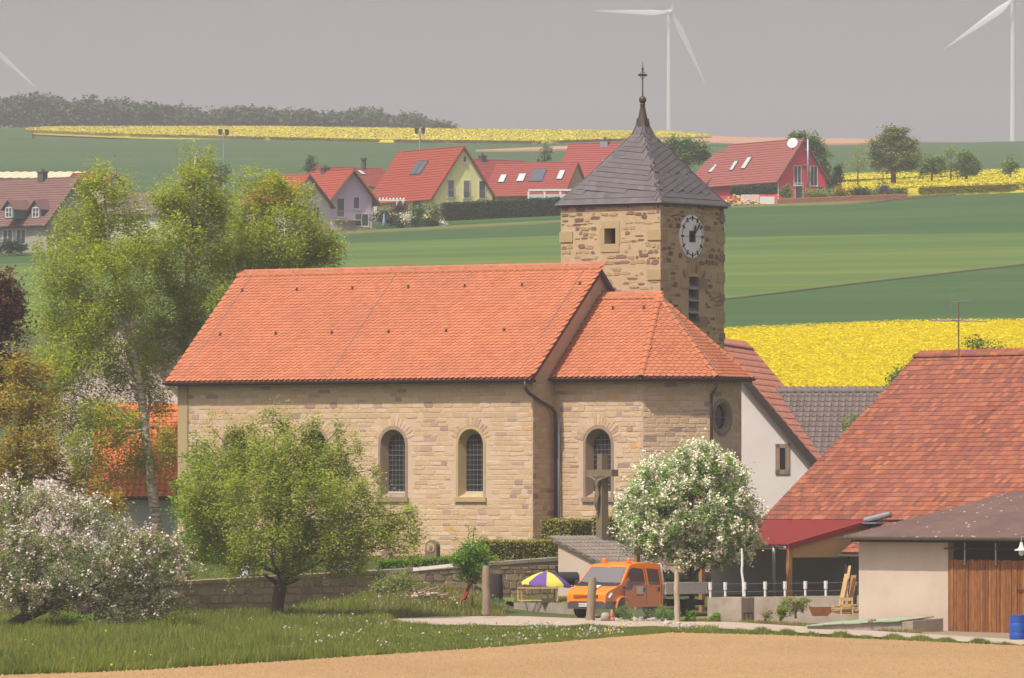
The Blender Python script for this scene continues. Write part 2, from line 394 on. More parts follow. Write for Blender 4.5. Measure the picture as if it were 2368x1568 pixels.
m_post = mat('weathered_post', L3(.30, .225, .16), .95, L3(.20, .145, .10), 5, .6, .008, 18, stretch=(3, 3, .6), big=[(L3(.36, .3, .16), 1.5, .35)])
m_darkint = mat('dark_timber_and_shade', L3(.05, .038, .034), .95)  # dark timber; behind the shed boards its near-black stands in for shade
m_greyw = mat('grey_plaster_inside', L3(.34, .31, .29), .95)
m_whitep = mat('white_paint', L3(.72, .70, .66), .6, L3(.6, .58, .54), 6, .4)
# fields
m_soil = mat('tilled_soil', L3(0.377, 0.23, 0.105), .98, L3(0.306, 0.185, 0.0798), .9, .5, .05, 5, big=[(L3(0.428, 0.265, 0.122), .12, .5), (L3(0.245, 0.145, 0.063), 7, .5)], coord='Object', stretch=(1, .35, 1))
m_path = mat('gravel_track', L3(0.426, 0.336, 0.262), .97, L3(0.328, 0.254, 0.197), 3, .55, .01, 30, big=[(L3(0.476, 0.385, 0.312), .4, .5)])
m_green1 = mat('dark_wheat_field', L3(0.0323, 0.0812, 0.019), .95, L3(0.0475, 0.102, 0.0228), .03, .8, big=[(L3(0.0589, 0.116, 0.0247), .05, .6), (L3(0.0238, 0.0673, 0.0171), .13, .5)], stretch=(.07, 1.6, 1))
m_green2 = mat('light_wheat_field', L3(0.093, 0.149, 0.0266), .95, L3(0.0512, 0.113, 0.0209), .03, .9, big=[(L3(0.153, 0.192, 0.0304), .05, .75), (L3(0.0465, 0.107, 0.0209), .11, .5)], stretch=(.07, 1.6, 1))
m_grassg = mat('meadow_soil', L3(0.0638, 0.0875, 0.021), .97, L3(0.0825, 0.105, 0.0245), .8, .6, .03, 6, big=[(L3(0.045, 0.07, 0.0175), .25, .5)])
m_dry = mat('dry_grass_verge', L3(0.132, 0.143, 0.051), .97, L3(0.09, 0.12, 0.03), .5, .6)
m_rape0 = mat('rape_plant_green', L3(0.5, 0.424, 0.012), .95, L3(0.62, 0.509, 0.008), 1.5, .9, .1, 3)
m_rape = mat('rape_flower', [(0, L3(0.82, 0.676, 0.0042)), (.4, L3(0.76, 0.61, 0.0042)), (.75, L3(0.86, 0.741, 0.0084)), (.97, L3(0.6, 0.545, 0.0105)), (1, L3(0.82, 0.676, 0.0042))], .9, transl=.3, big=[(L3(.62, .55, .02), .12, .3)])
m_rapef = mat('far_rape_flower', [(0, L3(0.66, 0.562, 0.016)), (.6, L3(0.72, 0.626, 0.024)), (.85, L3(0.42, 0.432, 0.04)), (1, L3(0.66, 0.562, 0.016))], .9)
m_brownf = mat('bare_hill_field', L3(.42, .24, .14), .97, L3(.36, .21, .12), .05, .6)
m_rapef0 = mat('far_rape_plants', L3(.55, .46, .02), .95, L3(.40, .38, .05), .6, .6)
# foliage
def leafm(name, *cs, tr=.45, rough=.6, big=None): return mat(name, ramp(*cs, cs[0]), rough, spec=.25, transl=tr, big=big)
m_birch = leafm('birch_leaf', L3(0.465, 0.512, 0.039), L3(0.342, 0.419, 0.0354), L3(0.589, 0.608, 0.053), L3(0.273, 0.35, 0.0354))
m_pear = leafm('pear_leaf', L3(0.353, 0.425, 0.0454), L3(0.412, 0.45, 0.0606), L3(0.26, 0.37, 0.0379), L3(0.47, 0.481, 0.0758))
m_green = leafm('fresh_green_leaf', L3(0.177, 0.341, 0.0254), L3(0.23, 0.411, 0.0282), L3(0.136, 0.271, 0.0254))
m_lilac = leafm('lilac_leaf', L3(0.199, 0.388, 0.0372), L3(0.271, 0.481, 0.0465), L3(0.141, 0.296, 0.0334))
m_blossom = leafm('white_blossom', L3(0.894, 0.834, 0.657), L3(0.811, 0.752, 0.568), L3(0.92, 0.886, 0.745), tr=.2)
m_apple = leafm('apple_blossom', L3(0.721, 0.6, 0.553), L3(0.636, 0.5, 0.466), L3(0.784, 0.68, 0.621), tr=.2)
m_appleleaf = leafm('apple_leaf', L3(0.242, 0.301, 0.0511), L3(0.33, 0.372, 0.0872), L3(0.155, 0.23, 0.0438), L3(0.381, 0.402, 0.13))
m_copper = leafm('copper_leaf', L3(0.144, 0.0507, 0.0372), L3(0.203, 0.0761, 0.0423), L3(0.101, 0.0423, 0.0338))
m_maple = leafm('yellow_brown_leaf', L3(.50, .42, .045), L3(.40, .23, .045), L3(.42, .44, .045), L3(.46, .27, .05))
m_hedge = leafm('hedge_leaf', L3(0.315, 0.294, 0.0501), L3(0.407, 0.356, 0.0683), L3(0.223, 0.221, 0.041), tr=.2)
m_hedgef = leafm('far_hedge_leaf', L3(.045, .085, .022), L3(.06, .11, .028), L3(.035, .07, .02), tr=.2)
m_farleaf = leafm('far_tree_leaf', L3(0.171, 0.224, 0.061), L3(0.238, 0.277, 0.0731), L3(0.132, 0.185, 0.061), tr=.2)
m_farleaf2 = leafm('far_bush_leaf', L3(0.136, 0.24, 0.044), L3(0.194, 0.295, 0.0601), L3(0.114, 0.197, 0.04), tr=.2)
m_wood_far = leafm('far_wood_leaf', L3(0.0449, 0.0846, 0.0211), L3(0.0606, 0.106, 0.0226), L3(0.0819, 0.106, 0.0302), L3(0.0368, 0.0743, 0.0189), tr=.15)
m_grass = leafm('grass_blade', L3(0.185, 0.243, 0.0258), L3(0.251, 0.296, 0.0352), L3(0.137, 0.194, 0.0234), L3(0.327, 0.311, 0.0587), tr=.3, big=[(L3(0.0788, 0.134, 0.02), .22, .55), (L3(0.252, 0.258, 0.07), .7, .35)])
m_grassy = leafm('yellow_grass_blade', L3(0.269, 0.252, 0.052), L3(0.202, 0.227, 0.0416), L3(0.35, 0.289, 0.0936), tr=.3)
m_seed = leafm('dandelion_clock', L3(.62, .60, .52), L3(.5, .5, .42), tr=.3)
m_dand = mat('yellow_flower', L3(.75, .52, .01), .9)
m_bark = mat('dark_bark', L3(.13, .095, .06), .97, L3(.07, .05, .035), 6, .7, .02, 14, stretch=(3, 3, .8))
m_bbark = mat('birch_bark', L3(.62, .54, .46), .9, L3(.10, .075, .06), 3.2, .9, .006, 14, stretch=(.7, .7, 3.5))
m_twig = mat('twig_bark', L3(.22, .16, .10), .95)
m_btwig = mat('birch_twig', L3(.50, .40, .27), .95)
# ---------------------------------------------------------------- vegetation helpers
def leaf_mesh(name, C, size, m, up=0.6, asp=0.62, smooth=False, jit=0.35, rng=RNG):
    n = len(C)
    d = rng.normal(size=(n, 3)); d /= np.linalg.norm(d, axis=1)[:, None] + 1e-9
    nr = rng.normal(size=(n, 3)); nr[:, 2] = np.abs(nr[:, 2]) + up * 2; 
    nr /= np.linalg.norm(nr, axis=1)[:, None]
    w = np.cross(d, nr); w /= np.linalg.norm(w, axis=1)[:, None] + 1e-9
    d = np.cross(nr, w)
    s = (size * (1 + jit * rng.uniform(-1, 1, n)))[:, None]
    a = C - d * s * .5; b = C + d * s * .5; c = C + w * s * .5 * asp + d * s * .06; e = C - w * s * .5 * asp + d * s * .06
    V = np.stack([a, c, b, e], 1).reshape(-1, 3)
    return mesh_np(name, V, np.arange(4 * n).reshape(n, 4), m, tint=rng.uniform(0, 1, n), smooth=False)
def blob(x, y, rx, ry, Y, rd=None):
    s = F / Y; c = PX(x, y, Y); return (c, rx / s, (rd if rd else rx / s), ry / s)
def clumps(blobs, dens, r, rng, shell=2.2):
    out = []
    for (c, rx, ry, rz) in blobs:
        n = max(3, int(dens * (rx * ry * rz) ** (2 / 3)))
        p = rng.normal(size=(n, 3)); p /= np.linalg.norm(p, axis=1)[:, None]
        p *= rng.uniform(0.05, 1, n)[:, None] ** (1 / shell)
        out.append(np.concatenate([p * np.array([rx, ry, rz]) + np.array(c), np.full((n, 1), r) * rng.uniform(.6, 1.4, (n, 1))], 1))
    return np.concatenate(out)
def leaves_at(cl, per, rng, droop=0.0, flat=0.8):
    n = len(cl); P = np.repeat(cl, per, axis=0)
    g = rng.normal(size=(n * per, 3)) * .6
    g[:, 2] *= flat
    if droop: g[:, 2] -= np.abs(rng.normal(size=n * per)) * droop
    return P[:, :3] + g * P[:, 3:4]
def limb(mb, p0, p1, r0, r1, rng, k=5, wob=0.12, n=6, sag=0.0):
    p0, p1 = Vector(p0), Vector(p1); L = (p1 - p0).length
    pts = []; rs = []
    for i in range(k + 1):
        t = i / k; q = p0.lerp(p1, t)
        if 0 < i < k: q = q + Vector(rng.normal(size=3).tolist()) * wob * L * .3
        q.z += math.sin(math.pi * t) * L * sag
        pts.append(q); rs.append(r0 + (r1 - r0) * t)
    mb.tube(pts, rs, n); return pts
def tree(name, label, cat, base, trunk, blobs, leafmat, barkmat=m_bark, dens=14, cr=.45, per=40, leaf=.14, r0=.2, seed=1, fork=None, droop=0.0, blossom=None, twig=None, group=None, shell=2.2, flat=.8, twigs=.25, limbs=True):
    """trunk: list of (Vector, radius) from the ground up; limbs run from its points to the blobs, twigs to the leaf clumps."""
    rng = np.random.default_rng(seed)
    t = thing(name, label, cat, base, group=group)
    tb = MB()
    tb.tube([p for p, _ in trunk], [r for _, r in trunk], 10)
    ends = [p for p, _ in trunk]
    nodes = [(Vector(p), r) for p, r in trunk]
    if limbs:
        for (c, rx, ry, rz) in blobs:
            c = Vector(c)
            st = min(nodes[max(0, len(trunk) // 3):len(trunk)], key=lambda q: (q[0] - c).length + max(0, q[0].z - c.z + rz * .3) * 2)
            pts = limb(tb, st[0], c + Vector((0, 0, rz * .35)), max(.02, st[1] * .5), .015, rng, sag=.06)
            nodes += [(p, .02) for p in pts[1:]]
    tb.build('trunk', barkmat, t, smooth=True)
    cl = clumps(blobs, dens * 1.45, cr, rng, shell); per = int(per * 1.45); leaf = leaf * 1.12
    if twigs:
        tw = MB(); NP = np.array([tuple(p) for p, _ in nodes])
        for q in cl[rng.uniform(size=len(cl)) < twigs * .5]:
            i = int(np.argmin(((NP - q[:3]) ** 2).sum(1)))
            limb(tw, nodes[i][0], Vector(q[:3]), .022, .006, rng, k=2, n=3, wob=.2)
        if tw.v: tw.build('twigs', twig or barkmat, t, kind='stuff')
    C = leaves_at(cl, per, rng, droop, flat)
    if blossom:
        bm_, frac, bs = blossom
        pick = cl[rng.uniform(size=len(cl)) < frac[0]]
        pan = leaves_at(np.concatenate([pick[:, :3] + np.array([0, -.15 * cr, .3 * cr]), pick[:, 3:] * 1.1], 1), frac[1], rng, 0, flat)
        Cb = np.repeat(pan, frac[2], axis=0) + rng.normal(size=(len(pan) * frac[2], 3)) * np.array([1, 1, 1.4]) * frac[3]
        o = bpy.data.objects.new('blossom', leaf_mesh('blossom', Cb, bs, bm_, up=.2, asp=.9, rng=rng)); put(o, t)
    o = bpy.data.objects.new('crown', leaf_mesh('crown', C, leaf, leafmat, rng=rng)); put(o, t)
    return t
def shrub(name, label, x, y, rx, ry, Y, m, seed, cat='shrub', per=26, leaf=.1, dens=30, cr=.25, group=None, blossom=None, rd=None, base_y=None):
    rng = np.random.default_rng(seed); s = F / Y
    by = base_y if base_y is not None else y + ry
    b = PX(x, by, Y)
    bl = [blob(x, y, rx, ry, Y, rd)]
    for k in range(3): bl.append(blob(x + rng.uniform(-.6, .6) * rx, y + rng.uniform(-.5, .4) * ry, rx * .5, ry * .55, Y + rng.uniform(-.4, .4) * rx / s))
    return tree(name, label, cat, b, [(b, .05), (b + Vector((0, 0, ry / s)), .02)], bl, m, m_twig, dens=dens, cr=cr, per=per, leaf=leaf, seed=seed, group=group, blossom=blossom, limbs=False, twigs=.2)
# ---------------------------------------------------------------- ground
_T = [(60, -5.9), (150, -5.4), (279, -4.7), (292, -4.6), (305, -4.2), (330, -2.4), (360, .3), (400, 4.2), (450, 8.3), (500, 12.3), (640, 22.0), (780, 31.8),
      (1000, 44.7), (1300, 62.5), (1700, 88.2), (1850, 96.1), (2000, 97.5), (2600, 88), (3500, 72), (7000, 55)]
_gy = np.arange(60, 7001, 4.0); _gz = np.interp(_gy, [a for a, _ in _T], [b for _, b in _T])
_k = np.ones(9) / 9
_gs = np.convolve(np.pad(_gz, 4, mode='edge'), _k, mode='valid')
_CR = [(-4000, 300), (0, 296), (600, 291), (1040, 297), (1450, 301), (1640, 315), (1800, 320), (2368, 323), (6000, 330)]
def sst(a, b, x):
    t = min(1.0, max(0.0, (x - a) / (b - a))); return t * t * (3 - 2 * t)
def gz(col, Y):
    z = float(np.interp(Y, _gy, _gs))
    cc = min(3200.0, max(-900.0, col))
    if Y > 900: z += Y / F * (308 - float(np.interp(cc, [a for a, _ in _CR], [b for _, b in _CR]))) * sst(900, 1850, Y)
    z += Y / F * (cc - 1400) * 0.035 * sst(480, 760, Y) * (1 - sst(850, 1150, Y))
    # grass bank in front of the churchyard wall
    z += 0.85 * math.exp(-((cc - 960) / 190) ** 2) * sst(271, 286, Y) * (1 - sst(296, 304, Y))
    return z
def gpt(col, Y, off=0.0): return Vector((PXX(col, Y), Y, gz(col, Y) + off))
def ypx(col, Y): return HY - gz(col, Y) * F / Y
def invY(col, y, lo=330.0, hi=1850.0):
    for _ in range(40):
        m = (lo + hi) / 2
        if ypx(col, m) > y: lo = m
        else: hi = m
    return (lo + hi) / 2
def gY(col, y, lo=150.0, hi=300.0): return invY(col, y, lo, hi)
def grid_sheet(name, cols, rowsf, m, off, nrow, kind='structure', smooth=True, skirt=0.0):
    """sheet over the terrain: for every column, nrow rows between rowsf(col)=(Ynear, Yfar)."""
    V = []; Fc = []
    for c in cols:
        y0, y1 = rowsf(c)
        for r in range(nrow):
            t = r / (nrow - 1); Y = y0 * (y1 / y0) ** t
            p = gpt(c, Y, off(Y) if callable(off) else off); V.append((p.x, p.y, p.z))
    n = len(cols)
    if skirt:
        for i in range(n):
            x, y, z = V[i * nrow]; V.append((x, y, z - skirt))
        for i in range(n - 1):
            Fc.append((n * nrow + i, n * nrow + i + 1, (i + 1) * nrow, i * nrow))
    for i in range(n - 1):
        for r in range(nrow - 1):
            a = i * nrow + r; Fc.append((a, a + nrow, a + nrow + 1, a + 1))
    o = bpy.data.objects.new(name, mesh_np(name, V, Fc, m, smooth=smooth)); put(o); o['kind'] = kind
    return o
def lerp_tab(tab): 
    xs = [a for a, _ in tab]; ys = [b for _, b in tab]
    return lambda c: float(np.interp(c, xs, ys))
cols_w = [-9000, -6000, -4000, -2500, -1700, -1200] + list(range(-900, 3201, 100)) + [3600, 4200, 5200, 6500, 9000, 12000]
grid_sheet('ground', cols_w, lambda c: (60.0, 5000.0), m_grassg, lambda Y: -.7 * sst(340, 352, Y), 240)
cols_f = list(range(-600, 2981, 60))
def patch(name, c0, c1, ylo, yhi, m, off, nrow=24, step=40, lo=330.0, hi=1849.0, skirt=.8):
    """field patch bounded by picture lines ylo (near) and yhi (far) as tables col->y."""
    fl, fh = lerp_tab(ylo), lerp_tab(yhi)
    cs = list(np.arange(c0, c1, step)) + [c1]
    return grid_sheet(name, cs, lambda c: (invY(c, fl(c), lo, hi), max(invY(c, fl(c), lo, hi) + .5, invY(c, fh(c), lo, hi))), m, off, nrow, skirt=skirt)
# foreground field, track, meadow
soil_far = lerp_tab([(-700, 1590), (0, 1566), (300, 1556), (700, 1530), (1150, 1500), (1550, 1466), (1800, 1472), (2368, 1497), (3000, 1522)])
grid_sheet('tilled_field', list(range(-700, 3101, 50)), lambda c: (95.0, gY(c, soil_far(c), 120, 300)), m_soil, .05, 30)
tr_n = lerp_tab([(880, 1437), (1000, 1447), (1200, 1449), (1500, 1452), (1700, 1457), (2000, 1474), (2368, 1494), (3000, 1520)])
tr_f = lerp_tab([(880, 1435), (1000, 1428), (1200, 1427), (1500, 1438), (1700, 1441), (2000, 1460), (2368, 1482), (3000, 1508)])
grid_sheet('gravel_track', list(range(880, 3001, 40)), lambda c: (gY(c, tr_n(c), 120, 300), gY(c, tr_f(c), 120, 300)), m_path, .04, 8)
grid_sheet('yard_ground', list(range(1560, 2701, 60)), lambda c: (gY(c, tr_f(c), 120, 300) + .5, 276.0), mat('yard_earth', L3(.27, .2, .14), .97, L3(.2, .16, .09), .8, .6, .02, 12), .02, 14)
# hillside fields, from near to far
line_rape = [(1500, 775), (1685, 766), (1900, 757), (2100, 748), (2368, 745), (3000, 742)]
line_ditch = [(600, 700), (1300, 715), (1685, 692), (2000, 654), (2368, 612), (3000, 545)]
line_mid = [(-700, 640), (600, 585), (800, 562), (1290, 545), (1685, 549), (2000, 543), (2368, 538), (3000, 532)]
line_top = [(-700, 590), (600, 552), (800, 541), (1290, 515), (1685, 478), (2000, 470), (2100, 458), (2368, 436), (3000, 415)]
patch('wheat_field', -600, 2980, [(-700, 900), (1500, 900), (3000, 900)], line_rape if False else [(-700, 830), (1500, 775)] + line_rape[1:], m_green1, 0)
patch('wheat_field', 900, 2980, [(900, 830)] + [(c, y + 42) for c, y in line_rape], line_ditch, m_green1, 0)
patch('wheat_field', -600, 2980, [(-700, 760), (900, 735)] + line_ditch[1:], line_mid, m_green2, 0, 40)
patch('wheat_field', -600, 2980, line_mid, line_top, m_green1, 0)
patch('field_ditch', 1500, 2980, [(c, y + 1.3) for c, y in line_ditch], [(c, y - 1.3) for c, y in line_ditch], m_dry, .12, 3, skirt=.2)
patch('field_verge', 560, 1300, [(c, y + 3) for c, y in line_top], [(c, y - 4) for c, y in line_top], m_dry, .12, 3, skirt=.2)
patch('field_verge', 1690, 2980, [(c, y + 2) for c, y in line_top], [(1690, 474), (2100, 444), (2368, 430), (3000, 408)], m_dry, .12, 3, skirt=.2)
# upper slope
patch('wheat_field', -600, 2980, [(-700, 560), (700, 520), (1300, 505), (1700, 470), (2100, 440), (2368, 418), (3000, 405)], [(-700, 330), (0, 322), (600, 322), (1040, 327), (1500, 331), (1640, 337), (2000, 336), (2368, 326), (3000, 328)], m_green1, 0, 60)
patch('wheat_field', -600, 75, [(-700, 330), (0, 322), (100, 322)], [(-700, 300), (0, 297), (100, 296)], m_green1, .2, 8)
patch('wheat_field', 900, 1700, [(900, 329), (1500, 333), (1640, 338), (1700, 339)], [(900, 323), (1640, 318), (1700, 321)], m_green1, .15, 10)
patch('bare_field', 1100, 1560, [(1100, 351), (1250, 350), (1400, 346), (1560, 337)], [(1100, 350), (1250, 343), (1400, 337), (1560, 327)], m_brownf, .3, 6)
patch('bare_field', 1500, 2120, [(1500, 334), (1700, 334), (1800, 336), (2000, 335), (2120, 330)], [(1500, 322), (1640, 317), (1700, 320), (2000, 324), (2120, 326)], m_brownf, .35, 6)
# ---------------------------------------------------------------- rape fields: a sheet of plants with flower heads standing on it
def rape(name, label, c0, c1, ylo, yhi, h, n, size, m, rng, nrow=20, dy=5):
    if m is m_rapef: ylo = [(c, y + dy) for c, y in ylo]; yhi = [(c, y + dy) for c, y in yhi]
    patch(name, c0, c1, ylo, yhi, m_rape0 if m is m_rape else m_rapef0, h, nrow, skirt=h + .4)
    fl, fh = lerp_tab(ylo), lerp_tab(yhi)
    cs = np.linspace(c0, c1, 40); ya = np.array([invY(c, fl(c)) for c in cs]); yb = np.array([max(invY(c, fh(c)), invY(c, fl(c)) + .5) for c in cs])
    c = rng.uniform(c0, c1, n); t = np.maximum(0, rng.uniform(-.18 if m is m_rapef else 0, 1, n))
    A = np.interp(c, cs, ya); B = np.interp(c, cs, yb); Y = A + (B - A) * t
    z = np.array([gz(a, b) for a, b in zip(c, Y)])
    P = np.stack([(c - CX) / F * Y, Y, z + h * np.where(t < .04, rng.uniform(.3, 1.2, n), rng.uniform(.75, 1.22, n))], 1)
    o = bpy.data.objects.new('rape_flowers', leaf_mesh('rape_flowers', P, size, m, up=2.6, asp=.9, rng=rng)); put(o)
    tag(o, label, None, None, 'stuff')
_r = np.random.default_rng(3)
rape('rape_field', 'bright yellow rape flowers on the near slope right of the tower', 1640, 2460, [(1500, 985), (3000, 985)], [(c, y + 36) for c, y in line_rape], 1.15, 190000, .19, m_rape, _r)
rape('rape_field', 'far yellow rape strip along the hilltop below the wood', 60, 1645, [(60, 301), (120, 304), (300, 311), (900, 325), (1250, 328), (1450, 322), (1600, 318), (1645, 317)], [(60, 297), (120, 293), (600, 292), (1040, 298), (1450, 302), (1600, 305), (1645, 315)], 0.6, 100000, .42, m_rapef, _r, 8)
rape('rape_field', 'yellow rape strip beside the trees right of the red house', 1930, 2700, [(1930, 447), (2000, 446), (2100, 440), (2368, 430), (2700, 424)], [(1930, 428), (2000, 424), (2100, 419), (2368, 404), (2700, 396)], 1.0, 40000, .28, m_rapef, _r, 8, 15)
rape('rape_field', 'thin yellow rape band behind the roadside trees', 1930, 2700, [(1930, 420), (2100, 413), (2368, 402), (2700, 396)], [(1930, 405), (2100, 400), (2368, 393), (2700, 388)], 1.0, 20000, .28, m_rapef, _r, 8, 15)

# ---------------------------------------------------------------- churchyard terrace behind the stone wall
wall_Y = lerp_tab([(-700, 268), (-200, 270), (370, 276), (900, 287.5), (1300, 291.5), (1420, 292.5), (1900, 294), (2400, 290)])
wall_top = lerp_tab([(-700, -3.7), (-200, -3.6), (370, -3.37), (900, -2.99), (1300, -2.50), (2400, -2.5)])
def yard_z(c, Y):
    f = wall_top(c) - .28; t = sst(0, 11, Y - wall_Y(c)); return max(f + (-2.62 - f) * t, gz(c, Y) + .03 if Y > 305 else -9)
V = []; Fc = []; cs = list(range(-700, 1421, 40)); nr = 30
for c in cs:
    for r in range(nr):
        Y = wall_Y(c) + .1 + (338 - wall_Y(c)) * (r / (nr - 1)); V.append((PXX(c, Y), Y, yard_z(c, Y)))
for i in range(len(cs) - 1):
    for r in range(nr - 1): a = i * nr + r; Fc.append((a, a + nr, a + nr + 1, a + 1))
o = bpy.data.objects.new('churchyard_ground', mesh_np('churchyard_ground', V, Fc, m_grassg, smooth=True)); put(o); o['kind'] = 'structure'

# ---------------------------------------------------------------- haze
b = MB(); b.box((0, 2500, 150 - 9), (7600, 5300, 300))
hz = b.build('haze', bpy.data.materials.new('haze')); tag(hz, kind='stuff')
hm = hz.data.materials[0]; hm.use_nodes = True; hn = hm.node_tree.nodes; hn.clear()
vo = hn.new('ShaderNodeVolumePrincipled'); vo.inputs['Color'].default_value = (.96, .925, .95, 1); vo.inputs['Density'].default_value = HAZE; vo.inputs['Anisotropy'].default_value = 0.0
ho = hn.new('ShaderNodeOutputMaterial'); hm.node_tree.links.new(vo.outputs[0], ho.inputs['Volume'])
# ---------------------------------------------------------------- church
TH = R(34); U = Vector((math.cos(TH), -math.sin(TH), 0)); Vv = Vector((math.sin(TH), math.cos(TH), 0)); Z = Vector((0, 0, 1))
P0 = Vector((PXX(1232, 300), 300, 0))
def CH(a, v, z=0.0): return P0 + U * a + Vv * v + Z * z
def ca(x, v):
    """position along the nave for picture column x on the plane at depth v."""
    k = (x - CX) / F; b = P0 + Vv * v
    return (k * b.y - b.x) / (U.x - k * U.y)
church = thing('church', 'sandstone village church with square clock tower and orange tiled roofs', 'church', CH(-9, 5, -3))
LN, HWN, OV = 18.9, 5.04, .45
ZB, ZE, ZR = -3.2, 5.08, 9.95
VC, ZRC, AC = 1.7, 8.60, 3.2
def arch(c, w, zb, zt, k=10):
    """arched outline around centre c, width w, from zb to zt, counter-clockwise."""
    r = w / 2; zs = zt - r
    return [(c - r, zb), (c + r, zb)] + [(c + r * math.cos(t), zs + r * math.sin(t)) for t in [math.pi * i / k for i in range(k + 1)]]
def arched_window(parent, O, e, n, c, m_sur, wo=1.30, wi=.98, zb=-.02, zt=2.93, dep=.38, wires=True, brown=False):
    """window in a wall: dressed surround, splayed reveal, leaded glass. zb..zt outer opening."""
    w = thing_part('window', parent)
    e = Vector(e); n = Vector(n); O = Vector(O)
    P = lambda a, z, d: O + e * a + Z * z + n * d
    om = arch(c, wo + .26, zb - .02, zt + .13); oo = arch(c, wo, zb, zt); ii = arch(c, wi, zb + .2, zt - .2)
    mb = MB()
    k = len(oo)
    for i in range(k):
        j = (i + 1) % k
        mb.add([P(*om[i], .02), P(*om[j], .02), P(*oo[j], .035), P(*oo[i], .035)], [(0, 1, 2, 3)])
        mb.add([P(*om[i], -.05), P(*om[j], -.05), P(*om[j], .02), P(*om[i], .02)], [(0, 1, 2, 3)])
        m1 = [(oo[i][0] * .75 + ii[i][0] * .25, oo[i][1] * .75 + ii[i][1] * .25) for i in (i, j)]
        mb.add([P(*oo[i], .035), P(*oo[j], .035), P(*m1[1], -.06), P(*m1[0], -.06)], [(0, 1, 2, 3)])
        mb.add([P(*m1[0], -.06), P(*m1[1], -.06), P(*ii[j], -dep), P(*ii[i], -dep)], [(0, 1, 2, 3)])
    mb.build('surround', m_sur, w)
    sb = MB(); sb.obox(P(c - wo / 2 - .18, zb - .2, .0), e * (wo + .36), Z * .19, n * .10); sb.build('sill', m_sur, w)
    gl = MB(); gl.poly([P(a, z, -dep - .02) for a, z in arch(c, wi + .1, zb + .1, zt - .12)]); pane = gl.build('pane', m_glass, w)
    ws = MB(); ws.obox(P(c - wi / 2, zb + .2, -dep), e * wi, Z * .05, n * .06); ws.build('ledge', m_whitep, w)
    zlo, zhi = zb + .22, zt - .2; r = wi / 2; zs = zhi - r
    top = lambda a: zs + math.sqrt(max(0, r * r - (a - c) ** 2))
    if wires:
        wr = MB(); d = -dep + .015
        for q in range(1, 5):
            a = c - r + wi * q / 5; wr.tube([P(a, zlo, d), P(a, top(a), d)], .008, 4)
        z = zlo + .1; q = 0
        while z < zhi - .08:
            hw = r if z < zs else math.sqrt(max(0.001, r * r - (z - zs) ** 2))
            wr.tube([P(c - hw, z, d), P(c + hw, z, d)], .013 if q % 3 == 1 else .008, 4); z += .215; q += 1
        wr.build('lead_bars', m_wire, w)
    return w
def thing_part(name, parent):
    o = bpy.data.objects.new(name, None); COL.objects.link(o); o.empty_display_size = .1
    o.parent = parent; o.matrix_parent_inverse = Matrix.Translation(-WL.get(parent.name, Vector((0, 0, 0)))); WL[o.name] = Vector((0, 0, 0)); return o
# --- walls
wcx = [545, 727, 909, 1089]
win_a = [ca(x, 0) for x in wcx]
ZW0, ZW1 = .0, 2.95
nave = MB()
OWN = CH(-LN, 0)
wall_holes(nave, OWN, U, Z, [(0, ZB), (LN, ZB), (LN, ZE + .1), (0, ZE + .1)], [arch(LN + a, 1.30, ZW0, ZW1) for a in win_a])
# gables and back
gy = lambda v: ZE - .05 + (ZR - .12 - ZE) * (1 - abs(v - HWN) / HWN)
nave.poly([CH(0, 0, ZB), CH(0, 2 * HWN, ZB), CH(0, 2 * HWN, ZE), CH(0, HWN, ZR - .12), CH(0, 0, ZE)])
nave.poly([CH(-LN, 0, ZB), CH(-LN, 0, ZE), CH(-LN, HWN, ZR - .12), CH(-LN, 2 * HWN, ZE), CH(-LN, 2 * HWN, ZB)])
nave.poly([CH(0, 2 * HWN, ZB), CH(-LN, 2 * HWN, ZB), CH(-LN, 2 * HWN, ZE), CH(0, 2 * HWN, ZE)])
nave_wall = nave.build('nave_wall', m_wmortar, church)
# apse polygon
w1, w2 = (4.51, VC), (6.60, 3.79); w3 = (6.60, 2 * HWN - 3.79); w4 = (4.51, 2 * HWN - VC)
chn = MB()
cw_a = ca(1384, VC)
wall_holes(chn, CH(0, VC), U, Z, [(0, ZB), (w1[0], ZB), (w1[0], ZE + .1), (0, ZE + .1)], [arch(cw_a, 1.30, ZW0, ZW1)])
chn.poly([CH(*w1, ZB), CH(*w2, ZB), CH(*w2, ZE + .1), CH(*w1, ZE + .1)])
oc_v, oc_z, oc_r = (w2[1] + w3[1]) / 2 - .33, (1150 - 964) / 54.2, .60
circ = lambda c, z, r, k=20: [(c + r * math.cos(2 * math.pi * i / k), z + r * math.sin(2 * math.pi * i / k)) for i in range(k)]
wall_holes(chn, CH(w2[0], w2[1]), Vv, Z, [(0, ZB), (w3[1] - w2[1], ZB), (w3[1] - w2[1], ZE + .1), (0, ZE + .1)], [circ(oc_v - w2[1], oc_z, oc_r)])
chn.poly([CH(*w3, ZB), CH(*w4, ZB), CH(*w4, ZE + .1), CH(*w3, ZE + .1)])
chn.poly([CH(*w4, ZB), CH(0, w4[1], ZB), CH(0, w4[1], ZE + .1), CH(*w4, ZE + .1)])
chan_wall = chn.build('chancel_wall', m_wmortar, church)
